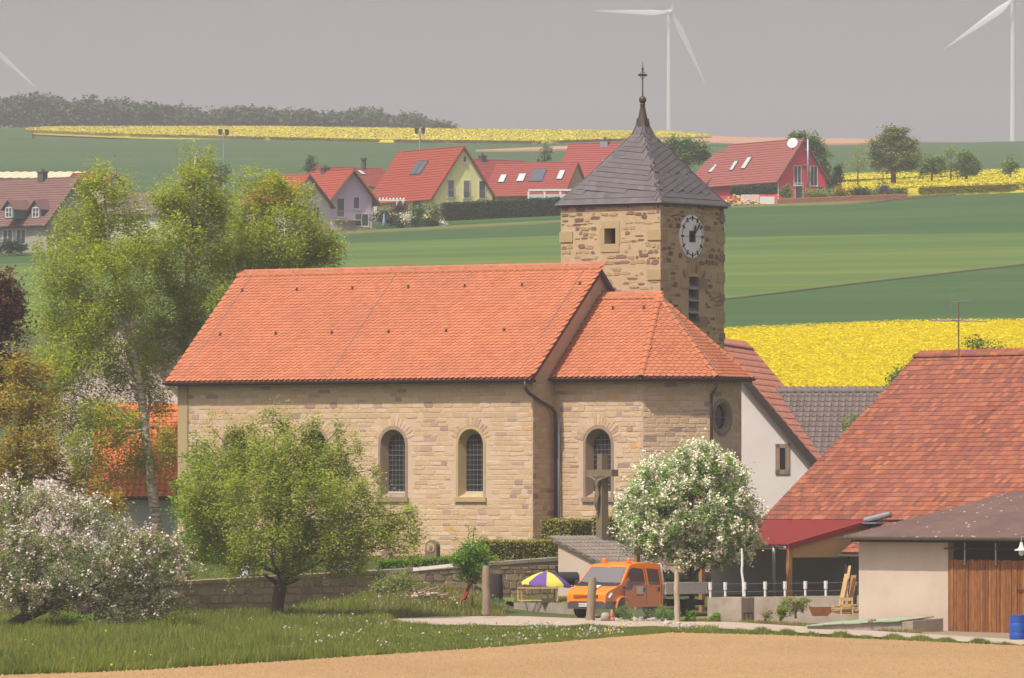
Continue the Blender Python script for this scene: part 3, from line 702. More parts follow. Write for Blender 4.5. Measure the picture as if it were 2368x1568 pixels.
# tower
VT = 8.5; at1 = ca(1527, VT); at0 = ca(1297, VT); WT = at1 - at0
ZT = (1150 - 466) * (CH(at1, VT).y) / F
tw = MB()
OT = CH(at0, VT)
hol_a = ca(1411, VT) - at0; hol_z = (1150 - 546) / F * CH(at0 + hol_a, VT).y
wall_holes(tw, OT, U, Z, [(0, ZB), (WT, ZB), (WT, ZT), (0, ZT)], [[(hol_a - .29, hol_z - .34), (hol_a + .29, hol_z - .34), (hol_a + .29, hol_z + .34), (hol_a - .29, hol_z + .34)]])
OT2 = CH(at1, VT)
lou_b, lou_w, lou_z0, lou_z1 = 2.72, .84, 7.0, 9.72
wall_holes(tw, OT2, Vv, Z, [(0, ZB), (WT, ZB), (WT, ZT), (0, ZT)], [[(lou_b - lou_w / 2, lou_z0), (lou_b + lou_w / 2, lou_z0), (lou_b + lou_w / 2, lou_z1), (lou_b - lou_w / 2, lou_z1)]])
tw.poly([CH(at1, VT + WT, ZB), CH(at0, VT + WT, ZB), CH(at0, VT + WT, ZT), CH(at1, VT + WT, ZT)])
tw.poly([CH(at0, VT + WT, ZB), CH(at0, VT, ZB), CH(at0, VT, ZT), CH(at0, VT + WT, ZT)])
tower_wall = tw.build('tower_wall', m_mortar, church)
# --- stones
ST = [tpl_stone(i, .14, .05, .05) for i in range(8)]
STR = [tpl_stone(40 + i, .32, .13, .06) for i in range(14)]
pw = Pieces('wall_stone', ST, m_wstone); ptw = Pieces('tower_stone', STR, m_tstone)
def rubble(pc, parent, O, e, n, w, z0, z1, hmin, hmax, wmin, wmax, gap, dep, block, rr, skip=0.0, jz=0.0):
    z = z0; e = Vector(e); n = Vector(n); O = Vector(O)
    while z < z1 - hmin * .6:
        h = rr.uniform(hmin, hmax); h = min(h, z1 - z)
        a = rr.uniform(-.2, 0)
        while a < w:
            l = rr.uniform(wmin, wmax) * (1.25 if rr.random() < .15 else 1)
            b0 = max(a, 0.02); b1 = min(a + l, w - .02)
            hh = h * (1 if rr.random() < .8 else rr.uniform(.55, .9))
            if b1 - b0 > wmin * .45 and rr.random() >= skip:
                cx, cz = (b0 + b1) / 2, z + hh / 2 + rr.uniform(-jz, jz)
                if not block(b0, b1, z, z + hh):
                    pc.add(basis(e, Z, n, O + e * cx + Z * cz - n * .01, (b1 - b0 - gap, hh - gap, dep * rr.uniform(.75, 1.3))), parent, rr.randrange(10))
            a += l
        z += h
rr = random.Random(11)
def blk_arch(cs, w, z0, z1):
    def f(a0, a1, b0, b1):
        for c in cs:
            if a1 > c - w / 2 - .14 and a0 < c + w / 2 + .14 and b1 > z0 - .22 and b0 < z1 + .42: return True
        return False
    return f
rubble(pw, nave_wall, OWN, U, -Vv, LN, -2.9, ZE - .05, .17, .27, .30, .72, .022, .022, blk_arch([LN + a for a in win_a], 1.3, ZW0, ZW1), rr)
rubble(pw, nave_wall, CH(0, 0), Vv, U, VC, -2.9, ZE - .4, .18, .27, .3, .7, .022, .022, lambda *k: False, rr)
rubble(pw, nave_wall, CH(0, 0), Vv, U, 2 * HWN, ZE - .4, ZR, .18, .27, .3, .7, .022, .022, lambda a0, a1, b0, b1: b1 > gy(a0) - .15 or b1 > gy(a1) - .15 or (b0 < ZRC - .1 and .2 + VC < a1), rr)
rubble(pw, chan_wall, CH(0, VC), U, -Vv, w1[0], -2.9, ZE - .05, .17, .26, .28, .66, .025, .024, blk_arch([cw_a], 1.3, ZW0, ZW1), rr)
d12 = (CH(*w2) - CH(*w1)); n12 = Vector((d12.y, -d12.x, 0)).normalized()
rubble(pw, chan_wall, CH(*w1), d12.normalized(), n12, d12.length, -2.9, ZE - .05, .17, .26, .28, .66, .025, .024, lambda *k: False, rr)
rubble(pw, chan_wall, CH(*w2), Vv, U, w3[1] - w2[1], -2.9, ZE - .05, .18, .27, .3, .66, .025, .02, lambda a0, a1, b0, b1: abs((a0 + a1) / 2 - (oc_v - w2[1])) < .95 and abs((b0 + b1) / 2 - oc_z) < .9, rr)
# voussoirs over the windows
def voussoirs(parent, O, e, n, c, z, r0, r1, cnt, m, span=1.0):
    vb = MB(); e = Vector(e); n = Vector(n); O = Vector(O)
    for i in range(cnt):
        t0 = math.pi * (.5 - span / 2 + span * (i + .08) / cnt); t1 = math.pi * (.5 - span / 2 + span * (i + .86) / cnt)
        q = [(r0, t0), (r1 * (.9 + .2 * rr.random()), t0), (r1 * (.9 + .2 * rr.random()), t1), (r0, t1)]
        pts = [O + e * (c + r * math.cos(t)) + Z * (z + r * math.sin(t)) for r, t in q]
        vb.ct = rr.choice([0, .1, .3, .5, .6, .89, .97]) ; vb.prism(pts, n * .018)
    return vb.build('voussoir', m, parent)
for a in win_a: voussoirs(nave_wall, OWN, U, -Vv, LN + a, ZW1 - .65, .80, 1.12, 13, m_wstone, .8)
voussoirs(chan_wall, CH(0, VC), U, -Vv, cw_a, ZW1 - .65, .80, 1.18, 17, m_wstone, .9)
# tower rubble with quoins
qz = [ZT - 1.68, ZT - 3.42, ZT - 5.2, ZT - 6.9]
def blkT1(a0, a1, b0, b1):
    if a1 > hol_a - .52 and a0 < hol_a + .52 and b1 > hol_z - .75 and b0 < hol_z + .75: return True
    for q in qz:
        if b1 > q - .06 and b0 < q + .50 and (a0 < .70 or a1 > WT - .72): return True
    return b1 > ZT - .06
clk_b, clk_z, clk_r = 2.48, (1150 - 547) / F * CH(at1, VT + 2.5).y, .96
def blkT2(a0, a1, b0, b1):
    m = (a0 + a1) / 2
    if (m - clk_b) ** 2 + ((b0 + b1) / 2 - clk_z) ** 2 < (clk_r + .12) ** 2: return True
    if a1 > lou_b - .9 and a0 < lou_b + .9 and b1 > lou_z0 and b0 < lou_z1 + .45: return True
    for q in qz:
        if b1 > q - .06 and b0 < q + .50 and (a0 < .56 or a1 > WT - .72): return True
    return b1 > ZT - .06
rubble(ptw, tower_wall, OT, U, -Vv, WT, 7.4, ZT, .15, .30, .18, .55, .07, .03, blkT1, rr, .2, .05)
rubble(ptw, tower_wall, OT2, Vv, U, WT, 4.6, ZT, .15, .30, .18, .52, .07, .03, blkT2, rr, .2, .05)
pw.build(150, None, 'wall_stones', lambda M: M.translation.length - (3 if M.to_scale().x > .5 else 0))
ptw.build(150, None, 'tower_stones', lambda M: -M.to_scale().x * M.to_scale().y)
voussoirs(tower_wall, OT2, Vv, U, lou_b, lou_z1 - .75, .95, 1.35, 9, m_tstone, .55)
qb = MB()
def quoin(O, e, n, a0, a1, z0, z1, d=.05):
    b = MB(); O = Vector(O); b.obox(O + Vector(e) * a0 + Z * z0 - Vector(n) * .02, Vector(e) * (a1 - a0), Z * (z1 - z0), Vector(n) * (d + .02)); b.build('quoin', m_quoin, tower_wall)
for q in qz:
    if q > 7.6:
        quoin(OT, U, -Vv, -.05, .64, q, q + .46)
    # corner block shared by the two visible faces
    b = MB(); b.obox(OT2 + U * .05 + Vv * -.05 + Z * q, -U * .70, Vv * .58, Z * .46); b.build('quoin', m_quoin, tower_wall)
    b = MB(); b.obox(OT2 + U * .05 + Vv * (WT - .62) + Z * q, -U * .3, Vv * .64, Z * .46); b.build('quoin', m_quoin, tower_wall)
    b = MB(); b.obox(OT2 + U * .05 + Vv * (WT - .38) + Z * (q + .95), -U * .3, Vv * .395, Z * .3); b.build('quoin', m_pstone, tower_wall)
# square opening on the left face
so_w = thing_part('window', church)
for (a0, a1, z0, z1) in ((-.52, -.29, -.36, .36), (.29, .52, -.36, .36), (-.46, .50, .342, .66), (-.50, .48, -.70, -.342)):
    b = MB(); b.obox(OT + U * (hol_a + a0) + Z * (hol_z + z0) + Vv * .02, U * (a1 - a0), Z * (z1 - z0), -Vv * .05); b.build('surround', m_quoin, so_w)
b = MB(); q = [(-.29, -.34), (.29, -.34), (.29, .34), (-.29, .34)]
for i in range(4):
    c0, c1 = q[i], q[(i + 1) % 4]
    b.poly([OT + U * (hol_a + c0[0]) + Z * (hol_z + c0[1]), OT + U * (hol_a + c1[0]) + Z * (hol_z + c1[1]), OT + U * (hol_a + c1[0]) + Z * (hol_z + c1[1]) + Vv * .6, OT + U * (hol_a + c0[0]) + Z * (hol_z + c0[1]) + Vv * .6])
b.build('reveal', m_quoin, so_w)
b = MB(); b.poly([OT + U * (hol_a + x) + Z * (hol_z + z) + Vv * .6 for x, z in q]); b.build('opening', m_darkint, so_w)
# louvred belfry opening
lv = thing_part('belfry_opening', church)
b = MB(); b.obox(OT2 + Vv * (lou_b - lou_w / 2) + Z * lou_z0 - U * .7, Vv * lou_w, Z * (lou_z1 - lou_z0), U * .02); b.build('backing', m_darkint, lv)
b = MB()
for s_ in (-1, 1): b.obox(OT2 + Vv * (lou_b + s_ * lou_w / 2) + Z * lou_z0 - U * .7, Vv * (.03 * s_), Z * (lou_z1 - lou_z0), U * .69)
b.obox(OT2 + Vv * (lou_b - lou_w / 2) + Z * lou_z1 - U * .7, Vv * lou_w, Z * .03, U * .69); b.build('reveal', m_pstone, lv)
for i in range(5):
    z = lou_z1 - .22 - i * .53
    b = MB(); b.obox(OT2 + Vv * (lou_b - lou_w / 2 + .01) + Z * z - U * .42, Vv * (lou_w - .02), U * .47 - Z * .34, Z * .03); b.build('louvre', m_galv, lv)
for (z, w_, s_) in ((lou_z1 - .52, .62, -1), (lou_z1 - .52, .62, 1), (lou_z1 - 2.2, .62, -1), (lou_z1 - 2.2, .66, 1)):
    b = MB(); x0 = lou_b + s_ * lou_w / 2; b.obox(OT2 + Vv * x0 + Z * z - U * .02, Vv * (w_ * s_), Z * .46, U * .06); b.build('surround', m_quoin if s_ < 0 else m_pstone, lv)
# clock
ck = thing_part('clock', church)
cO = OT2 + Vv * clk_b + Z * clk_z
DK = mat('clock_dark_metal', L3(.035, .025, .03), .6)
b = MB(); b.lathe([(clk_r, .0), (clk_r, .06), (clk_r - .02, .075)], cO, 40, U); b.build('dial', mat('clock_white', L3(.9, .88, .88), .6, L3(.82, .79, .79), 3, .5), ck)
b = MB(); b.obox(cO + U * .079 - Vv * .25 - Z * .25, Vv * .5, Z * .5, U * .008); b.build('centre_plate', DK, ck)
b = MB()
kk = 48
for i in range(kk):
    t0, t1 = 2 * math.pi * i / kk, 2 * math.pi * (i + 1) / kk
    f = lambda r, t, h: cO + Vv * (r * math.sin(t)) + Z * (r * math.cos(t)) + U * h
    b.add([f(.80, t0, .085), f(.80, t1, .085), f(.845, t1, .085), f(.845, t0, .085)], [(0, 1, 2, 3)])
b.build('minute_ring', DK, ck)
for i in range(12):
    t = math.pi * i / 6; d = Vv * math.sin(t) + Z * math.cos(t); w_ = Vv * math.cos(t) - Z * math.sin(t)
    b = MB(); b.obox(cO + d * .71 - w_ * .042 + U * .088, d * .22, w_ * .084, U * .012); b.build('hour_mark', DK, ck)
def hand(t, l, w0, w1, h, tail):
    d = Vv * math.sin(t) + Z * math.cos(t); w_ = Vv * math.cos(t) - Z * math.sin(t)
    b = MB(); b.prism([cO - d * tail - w_ * w0 * .6, cO - d * tail + w_ * w0 * .6, cO + d * l * .75 + w_ * w1, cO + d * l, cO + d * l * .75 - w_ * w1], U * .012)
    for i in range(len(b.v)): b.v[i] = tuple(Vector(b.v[i]) + U * h)
    b.build('clock_hand', DK, ck)
hand(R(25), .60, .05, .06, .115, .22); hand(R(44), .88, .045, .05, .135, .25)
b = MB(); b.lathe([(.07, .1), (.07, .16), (.02, .17)], cO, 12, U); b.build('hub', DK, ck)
b = MB(); b.obox(cO + U * .09 - Vv * .9 - Z * .008, Vv * .62, Z * .016, U * .004); b.obox(cO + U * .09 + Vv * .28 - Z * .008, Vv * .6, Z * .016, U * .004); b.build('seam', DK, ck)
# --- windows of nave and chancel
surs = [m_pstone, m_pstone, m_pstone, m_ystone]
for a, ms in zip(win_a, surs):
    arched_window(church, OWN, U, -Vv, LN + a, ms, zb=ZW0, zt=ZW1)
arched_window(church, CH(0, VC), U, -Vv, cw_a, m_pstone, zb=ZW0, zt=ZW1)
ow = thing_part('round_window', church)
b = MB(); OC = CH(w2[0], oc_v, oc_z)
b.lathe([(oc_r + .20, -.05), (oc_r + .20, .04), (oc_r + .06, .06), (oc_r, .02), (oc_r - .06, -.08), (oc_r - .09, -.19)], OC, 28, U)
b.f = b.f[:-2]; b.t = b.t[:len(b.f)]; b.m = b.m[:len(b.f)]
b.build('surround', m_pstone, ow, smooth=True, angle=R(40))
b = MB(); b.lathe([(oc_r - .06, -.22), (oc_r - .06, -.19)], OC, 28, U); b.build('pane', m_glass, ow)
b = MB(); b.tube([OC - U * .18 - Vv * .5, OC - U * .18 + Vv * .5], .015, 5); b.tube([OC - U * .18 - Z * .5, OC - U * .18 + Z * .5], .012, 5); b.build('lead_bars', m_wire, ow)
# corner pier at the left end, cornice under the eaves
b = MB(); b.obox(CH(-LN - .03, -.03, ZB), U * .52, Vv * .4, Z * (ZE - ZB - .05)); b.build('corner_pier', m_quoin, church)
# --- roofs
def slope(O, e, up_pt):
    e = Vector(e).normalized(); d = Vector(up_pt) - Vector(O); d -= e * d.dot(e); s = d.normalized(); n = e.cross(s); 
    return e, s, n, d.length
pt = Pieces('roof_tile', [tpl_beaver(.283, .40, .030, .052)], m_tile)
AL, AR = -LN - .42, .17
VE = -OV
e, s, n, Ls = slope(CH(AL, VE, ZE), U, CH(AL, HWN, ZR))
Ln = AR - AL
rd = MB(); rd.obox(CH(AL, VE, ZE) - n * .10, U * Ln, s * Ls, n * .098)
e2, s2, n2, Ls2 = slope(CH(AR, 2 * HWN + OV, ZE), -U, CH(AR, HWN, ZR))
rd.obox(CH(AR, 2 * HWN + OV, ZE) - n2 * .10, -U * Ln, s2 * Ls2, n2 * .098)
nave_roof = rd.build('nave_roof', m_tile, church)
cols_n = round(Ln / .283); twn = Ln / cols_n
tile_field(pt, nave_roof, CH(AL, VE, ZE), e, s, n, [(0.01, 0), (Ln, 0), (Ln, Ls - .02), (0.01, Ls - .02)], twn, Ls / round(Ls / .2), mgx=0)
ring_caps('ridge_tile', CH(AL, HWN, ZR + .01), CH(AR, HWN, ZR + .01), .15, m_ridge, nave_roof, .36)
# back slope verge boards
for (A_, sg) in ((AR, 1), (AL, -1)):
    for (o_, s_, l_, n_) in ((CH(A_, VE, ZE), s, Ls, n), (CH(A_, 2 * HWN + OV, ZE), s2, Ls2, n2)):
        b = MB(); b.obox(o_ - n_ * .19 + U * .004 * sg, s_ * (l_ - .02), n_ * .20, U * .035 * sg); b.build('verge_board', m_gut, nave_roof)
# chancel roof: front slope, angled faces, end face
cz, c1, c2 = ZE + .02, (4.70, VC - OV), (7.05, 3.60)
c3, c4 = (7.05, 2 * HWN - 3.60), (4.70, 2 * HWN - VC + OV)
apx = CH(AC, HWN, ZRC)
chr_ = MB()
faces = []
def rface(A, B, tops):
    e, s, n, L_ = slope(A, B - A, tops[0])
    poly = [((p - A).dot(e), (p - A).dot(s)) for p in [A, B] + tops]
    chr_.prism([A, B] + tops, -n * .08)
    faces.append((A, e, s, n, poly))
rface(CH(.10, VC - OV, cz), CH(*c1, cz), [apx, CH(.10, HWN, ZRC)])
rface(CH(*c1, cz), CH(*c2, cz), [apx]); rface(CH(*c2, cz), CH(*c3, cz), [apx]); rface(CH(*c3, cz), CH(*c4, cz), [apx])
rface(CH(*c4, cz), CH(.10, 2 * HWN - VC + OV, cz), [CH(.10, HWN, ZRC), apx])
chan_roof = chr_.build('chancel_roof', m_tile, church)
for (A, e, s, n, poly) in faces[:3]: tile_field(pt, chan_roof, A, e, s, n, poly, .283, .2)
pt.build(300, None, 'roof_tiles')
ring_caps('ridge_tile', CH(.15, HWN, ZRC + .02), apx + Z * .02, .15, m_ridge, chan_roof, .36)
for c in (c1, c2, c3): ring_caps('hip_tile', CH(*c, cz + .04), apx + Z * .06, .14, m_ridge, chan_roof, .40)
b = MB(); b.lathe([(.26, -.12), (.22, .06), (.08, .16), (.02, .18)], apx, 10); b.build('hip_end_tile', m_orange2, chan_roof)
# snow hooks
hk = MB(); hk.box((0, 0, .05), (.05, .05, .1)); hk.box((0, -.05, .02), (.16, .03, .03)); hk.tube([(0, .12, .03), (0, 0, .14), (0, -.06, .05)], .014, 5)
hkm = hk.build('snow_hook', m_gut, nave_roof); HM = hkm.data
e, s, n, Ls = slope(CH(AL, VE, ZE), U, CH(AL, HWN, ZR))
first = True
for (bf, cnt, a0, st) in ((.845, 8, .9, 3.02), (.43, 6, 1.35, 3.05)):
    for i in range(cnt):
        a = a0 + i * st
        if a > Ln - .3: continue
        o = hkm if first else bpy.data.objects.new('snow_hook', HM)
        if not first: put(o, nave_roof)
        first = False; o.matrix_basis = basis(e, s, n, CH(AL, VE, ZE) + e * a + s * (Ls * bf) + n * .06)
eC, sC, nC, LC = slope(CH(.10, VC - OV, cz), U, CH(.10, HWN, ZRC))
for a, bb in ((1.1, .86), (2.7, .86)):
    o = bpy.data.objects.new('snow_hook', HM); put(o, chan_roof); o.matrix_basis = basis(eC, sC, nC, CH(.10, VC - OV, cz) + eC * a + sC * (LC * bb) + nC * .06)
# lightning wires
lw = MB()
Oe = CH(AL, VE, ZE)
for a in (.85, 8.8, Ln - .75): lw.tube([Oe + e * a + n * .075, Oe + e * a + s * Ls + n * .10], .012, 4)
lw.tube([CH(AL, HWN - .1, ZR + .17), CH(AR, HWN - .1, ZR + .17)], .014, 4)
for i in range(15): lw.box(CH(AL + .4 + i * (Ln - .8) / 14, HWN - .05, ZR + .18), (.07, .07, .05))
lw.tube([CH(.2, HWN - .1, ZRC + .2), apx + Z * .2], .012, 4)
lw.tube([apx + Z * .22, CH(*c2, cz + .25)], .013, 4)
for i in range(5): lw.box(apx.lerp(CH(*c2, cz), .08 + i * .2) + Z * .19, (.16, .05, .05))
lw.tube([CH(-LN + .55, -.06, ZE - .2), CH(-LN + .55, -.06, ZB)], .016, 4)
lw.build('lightning_conductor', m_wire, church)
# gutters, downpipes
def gutter(p0, p1, r, name='gutter', parent=church, m=m_gut):
    g = MB(); p0, p1 = Vector(p0), Vector(p1); d = (p1 - p0).normalized(); w_ = d.cross(Z).normalized()
    k = 8; vs = []
    for p in (p0, p1):
        for rr_, in ((r,), (r * .85,)):
            for i in range(k): t = math.pi + math.pi * i / (k - 1); vs.append(p + w_ * math.cos(t) * rr_ + Z * math.sin(t) * rr_)
    fs = []
    for i in range(k - 1):
        fs += [(i, i + 1, 2 * k + i + 1, 2 * k + i), (k + i + 1, k + i, 3 * k + i, 3 * k + i + 1), (i + 1, i, k + i, k + i + 1), (2 * k + i, 2 * k + i + 1, 3 * k + i + 1, 3 * k + i)]
    g.add(vs, fs); return g.build(name, m, parent)
gutter(CH(AL - .05, VE - .07, ZE - .0), CH(AR, VE - .07, ZE - .0), .105)
b = MB(); b.obox(CH(AL, VE + .02, ZE - .16), U * Ln, Vv * .42, Z * .12); b.build('eaves_board', m_gut, church)
b = MB(); b.prism([CH(.1, c1[1] + .03, cz - .16), CH(c1[0], c1[1] + .03, cz - .16), CH(c2[0] - .03, c2[1], cz - .16), CH(c3[0] - .03, c3[1], cz - .16), CH(c4[0], c4[1] - .03, cz - .16), CH(.1, c4[1] - .03, cz - .16)], Z * .1); b.build('eaves_board', m_gut, church)
cg = [CH(.05, c1[1] - .07, cz), CH(c1[0] + .03, c1[1] - .07, cz), CH(c2[0] + .07, c2[1] - .03, cz), CH(c3[0] + .07, c3[1], cz)]
for i in range(3): gutter(cg[i], cg[i + 1], .10)
dp = MB(); a_, v_ = -.05, -.35
dp.tube([CH(-.06, -.5, ZE - .08), CH(-.06, -.48, ZE - .42), CH(-.02, -.3, ZE - .62), CH(.16, .3, ZE - .95), CH(.2, 1.2, ZE - 1.25), CH(.2, 1.42, ZE - 1.45), CH(.2, 1.45, ZE - 1.8), CH(.2, 1.45, ZB + .5)], .075, 8)
dp.build('downpipe', m_gut, church, smooth=True)
dp = MB(); dp.tube([CH(.34, 1.5, 3.2), CH(.34, 1.5, 1.4), CH(.36, 1.5, ZB + .5)], .05, 8); dp.build('downpipe', m_galv, church, smooth=True)
q = CH(6.62, 3.72)
dq = (q - CH(3, 5.04)).normalized()
dp = MB(); dp.tube([q + dq * .45 + Z * (cz - .1), q + dq * .43 + Z * (cz - .4), q + dq * .30 + Z * (cz - .58), q + dq * .12 + Z * (cz - .7), q + dq * .10 + Z * (cz - 1.0), q + dq * .10 + Z * ZB], .065, 8); dp.build('downpipe', m_gut, church, smooth=True)
# --- tower roof
sp = Pieces('slate', [tpl_flat(.36, .40, .016, .03)], m_slate)
ctr = CH((at0 + at1) / 2, VT + WT / 2)
half = WT / 2 + .17
prof = [(half, ZT - .02), (half - .40, ZT + .46), (1.74, ZT + 1.27), (1.06, ZT + 2.19), (.58, ZT + 2.79), (.35, ZT + 3.11), (.21, ZT + 3.5), (.17, ZT + 3.82)]
dirs = [(-1, -1), (1, -1), (1, 1), (-1, 1)]
rf = MB()
cor = [[ctr + U * (h * dx) + Vv * (h * dy) + Z * (z - ctr.z) for dx, dy in dirs] for h, z in prof]
for i in range(len(prof) - 1):
    for j in range(4): rf.poly([cor[i][j], cor[i][(j + 1) % 4], cor[i + 1][(j + 1) % 4], cor[i + 1][j]])
rf.poly(list(reversed(cor[0])))
spire = rf.build('tower_roof', m_slate, church)
for i in range(len(prof) - 1):
    for j in (0, 1):
        A, B, C_, D = cor[i][j], cor[i][(j + 1) % 4], cor[i + 1][(j + 1) % 4], cor[i + 1][j]
        e, s, n, L_ = slope(A, B - A, D)
        poly = [((p - A).dot(e), (p - A).dot(s)) for p in (A, B, C_, D)]
        ang = R(-7 if j == 0 else 20) if 0 < i < 5 else 0
        e_, s_ = e * math.cos(ang) + s * math.sin(ang), s * math.cos(ang) - e * math.sin(ang)
        rows = int(L_ / .27) + 6; w_ = (B - A).length
        for rI in range(-rows * 3, rows * 3):
            for cI in range(-int(w_ / .27) - 10, int(w_ / .27) + 12):
                pnt = e_ * ((cI + .5 * (rI % 2)) * .34) + s_ * (rI * .27)
                x_, y_ = pnt.dot(e), pnt.dot(s)
                if inpoly(x_ - .17, y_ + .12, poly) and inpoly(x_ + .17, y_ + .12, poly): sp.add(basis(e_, s_, n, A + pnt + n * .004), spire)
sp.build(260, None, 'slates')
b = MB()
for j in range(4):
    b.tube([cor[i][j] + Z * .01 for i in range(len(prof))], .035, 5)
b.build('hip_flashing', m_galv if False else m_slate, spire)
b = MB(); h0 = WT / 2 + .12
b.obox(ctr - U * h0 - Vv * h0 + Z * (ZT - .14 - ctr.z), U * 2 * h0, Vv * 2 * h0, Z * .10); b.build('eaves_board', m_gut, church)
b = MB(); h0 = half + .015
for (o_, d_) in ((ctr - U * h0 - Vv * h0, U), (ctr + U * h0 - Vv * h0, Vv)): b.obox(o_ + Z * (ZT - .05 - ctr.z), d_ * 2 * h0, Z * .06, d_.cross(Z) * .02)
b.build('eaves_trim', m_galv, spire)
# finial: lead cone, ball, wheel cross
top = ctr.copy(); top.z = 0; zt0 = ZT + 3.45
LEAD = mat('finial_bronze', L3(.10, .075, .05), .55, L3(.06, .045, .035), 6, .5, metal=.3)
b = MB(); b.lathe([(.27, zt0), (.23, zt0 + .3), (.15, zt0 + .7), (.10, zt0 + .95), (.13, zt0 + 1.0), (.09, zt0 + 1.06)], top, 12); fin = b.build('finial', LEAD, church, smooth=True, angle=R(50))
zb_ = zt0 + 1.2
b = MB(); b.lathe([(.02, -.17), (.10, -.145), (.16, -.05), (.165, .05), (.11, .135), (.03, .17)], top + Z * zb_, 16); b.build('ball', LEAD, fin, smooth=True)
b = MB(); zc = zb_ + 1.1
b.tube([top + Z * (zb_ + .15), top + Z * (zc - .5), top + Z * (zc + .25), top + Z * (zc + .62)], [.032, .028, .028, .006], 6)
wv = Vector((math.cos(R(20)), math.sin(R(20)), 0))
b.obox(top + Z * (zc - .045) - wv * .20 - wv.cross(Z) * .03, wv * .40, wv.cross(Z) * .06, Z * .09)
b.tube([top + Z * zc + wv * (.115 * math.cos(2 * math.pi * i / 20)) + Z * (.16 * math.sin(2 * math.pi * i / 20)) for i in range(21)], .014, 5)
b.tube([top + Z * (zc + .22), top + Z * (zc + .3)], .05, 6)
b.build('cross', m_iron, fin)
# ---------------------------------------------------------------- churchyard wall
yw = thing('churchyard_wall', 'old brown sandstone wall retaining the churchyard, capped with slabs', 'stone wall', (PXX(600, 280), 280, -4.9))
pyw = Pieces('stone', [tpl_stone(80 + i, .16, .07, .06) for i in range(8)], m_yard)
segs = [(-200, 370), (370, 900), (900, 1300)]
for (c0, c1) in segs:
    A = Vector((PXX(c0, wall_Y(c0)), wall_Y(c0), 0)); B = Vector((PXX(c1, wall_Y(c1)), wall_Y(c1), 0))
    d = B - A; L_ = d.length; e = d.normalized(); n = Vector((e.y, -e.x, 0))
    za, zb2 = wall_top(c0), wall_top(c1); zt_ = lambda a: za + (zb2 - za) * a / L_
    b = MB(); b.prism([A + Z * -5.6, B + Z * -5.6, B + Z * (zb2 - .12), A + Z * (za - .12)], -n * .5); core = b.build('wall_core', m_yardm, yw)
    k = int(L_ / .9) + 1
    for i in range(k):
        a0, a1 = L_ * i / k, L_ * (i + 1) / k - .02
        b = MB(); b.hexa([A + e * a0 + n * .06 + Z * (zt_(a0) - .12), A + e * a1 + n * .06 + Z * (zt_(a1) - .12), A + e * a1 - n * .56 + Z * (zt_(a1) - .12), A + e * a0 - n * .56 + Z * (zt_(a0) - .12),
                          A + e * a0 + n * .06 + Z * (zt_(a0) + .02), A + e * a1 + n * .06 + Z * (zt_(a1) + .01), A + e * a1 - n * .56 + Z * (zt_(a1) + .01), A + e * a0 - n * .56 + Z * (zt_(a0) + .03)])
        b.build('coping_slab', m_conc if c0 >= 900 else m_yard, yw)
    rubble(pyw, yw, A, e, n, L_, -5.0, max(za, zb2) - .12, .16, .34, .25, .75, .03, .05, lambda a0, a1, b0, b1: b1 > min(zt_(a0), zt_(a1)) - .12, rr, .05, .01)
pyw.build(300, yw, 'stones', lambda M: M.translation.y * .2 - M.to_scale().x * M.to_scale().y * 20)
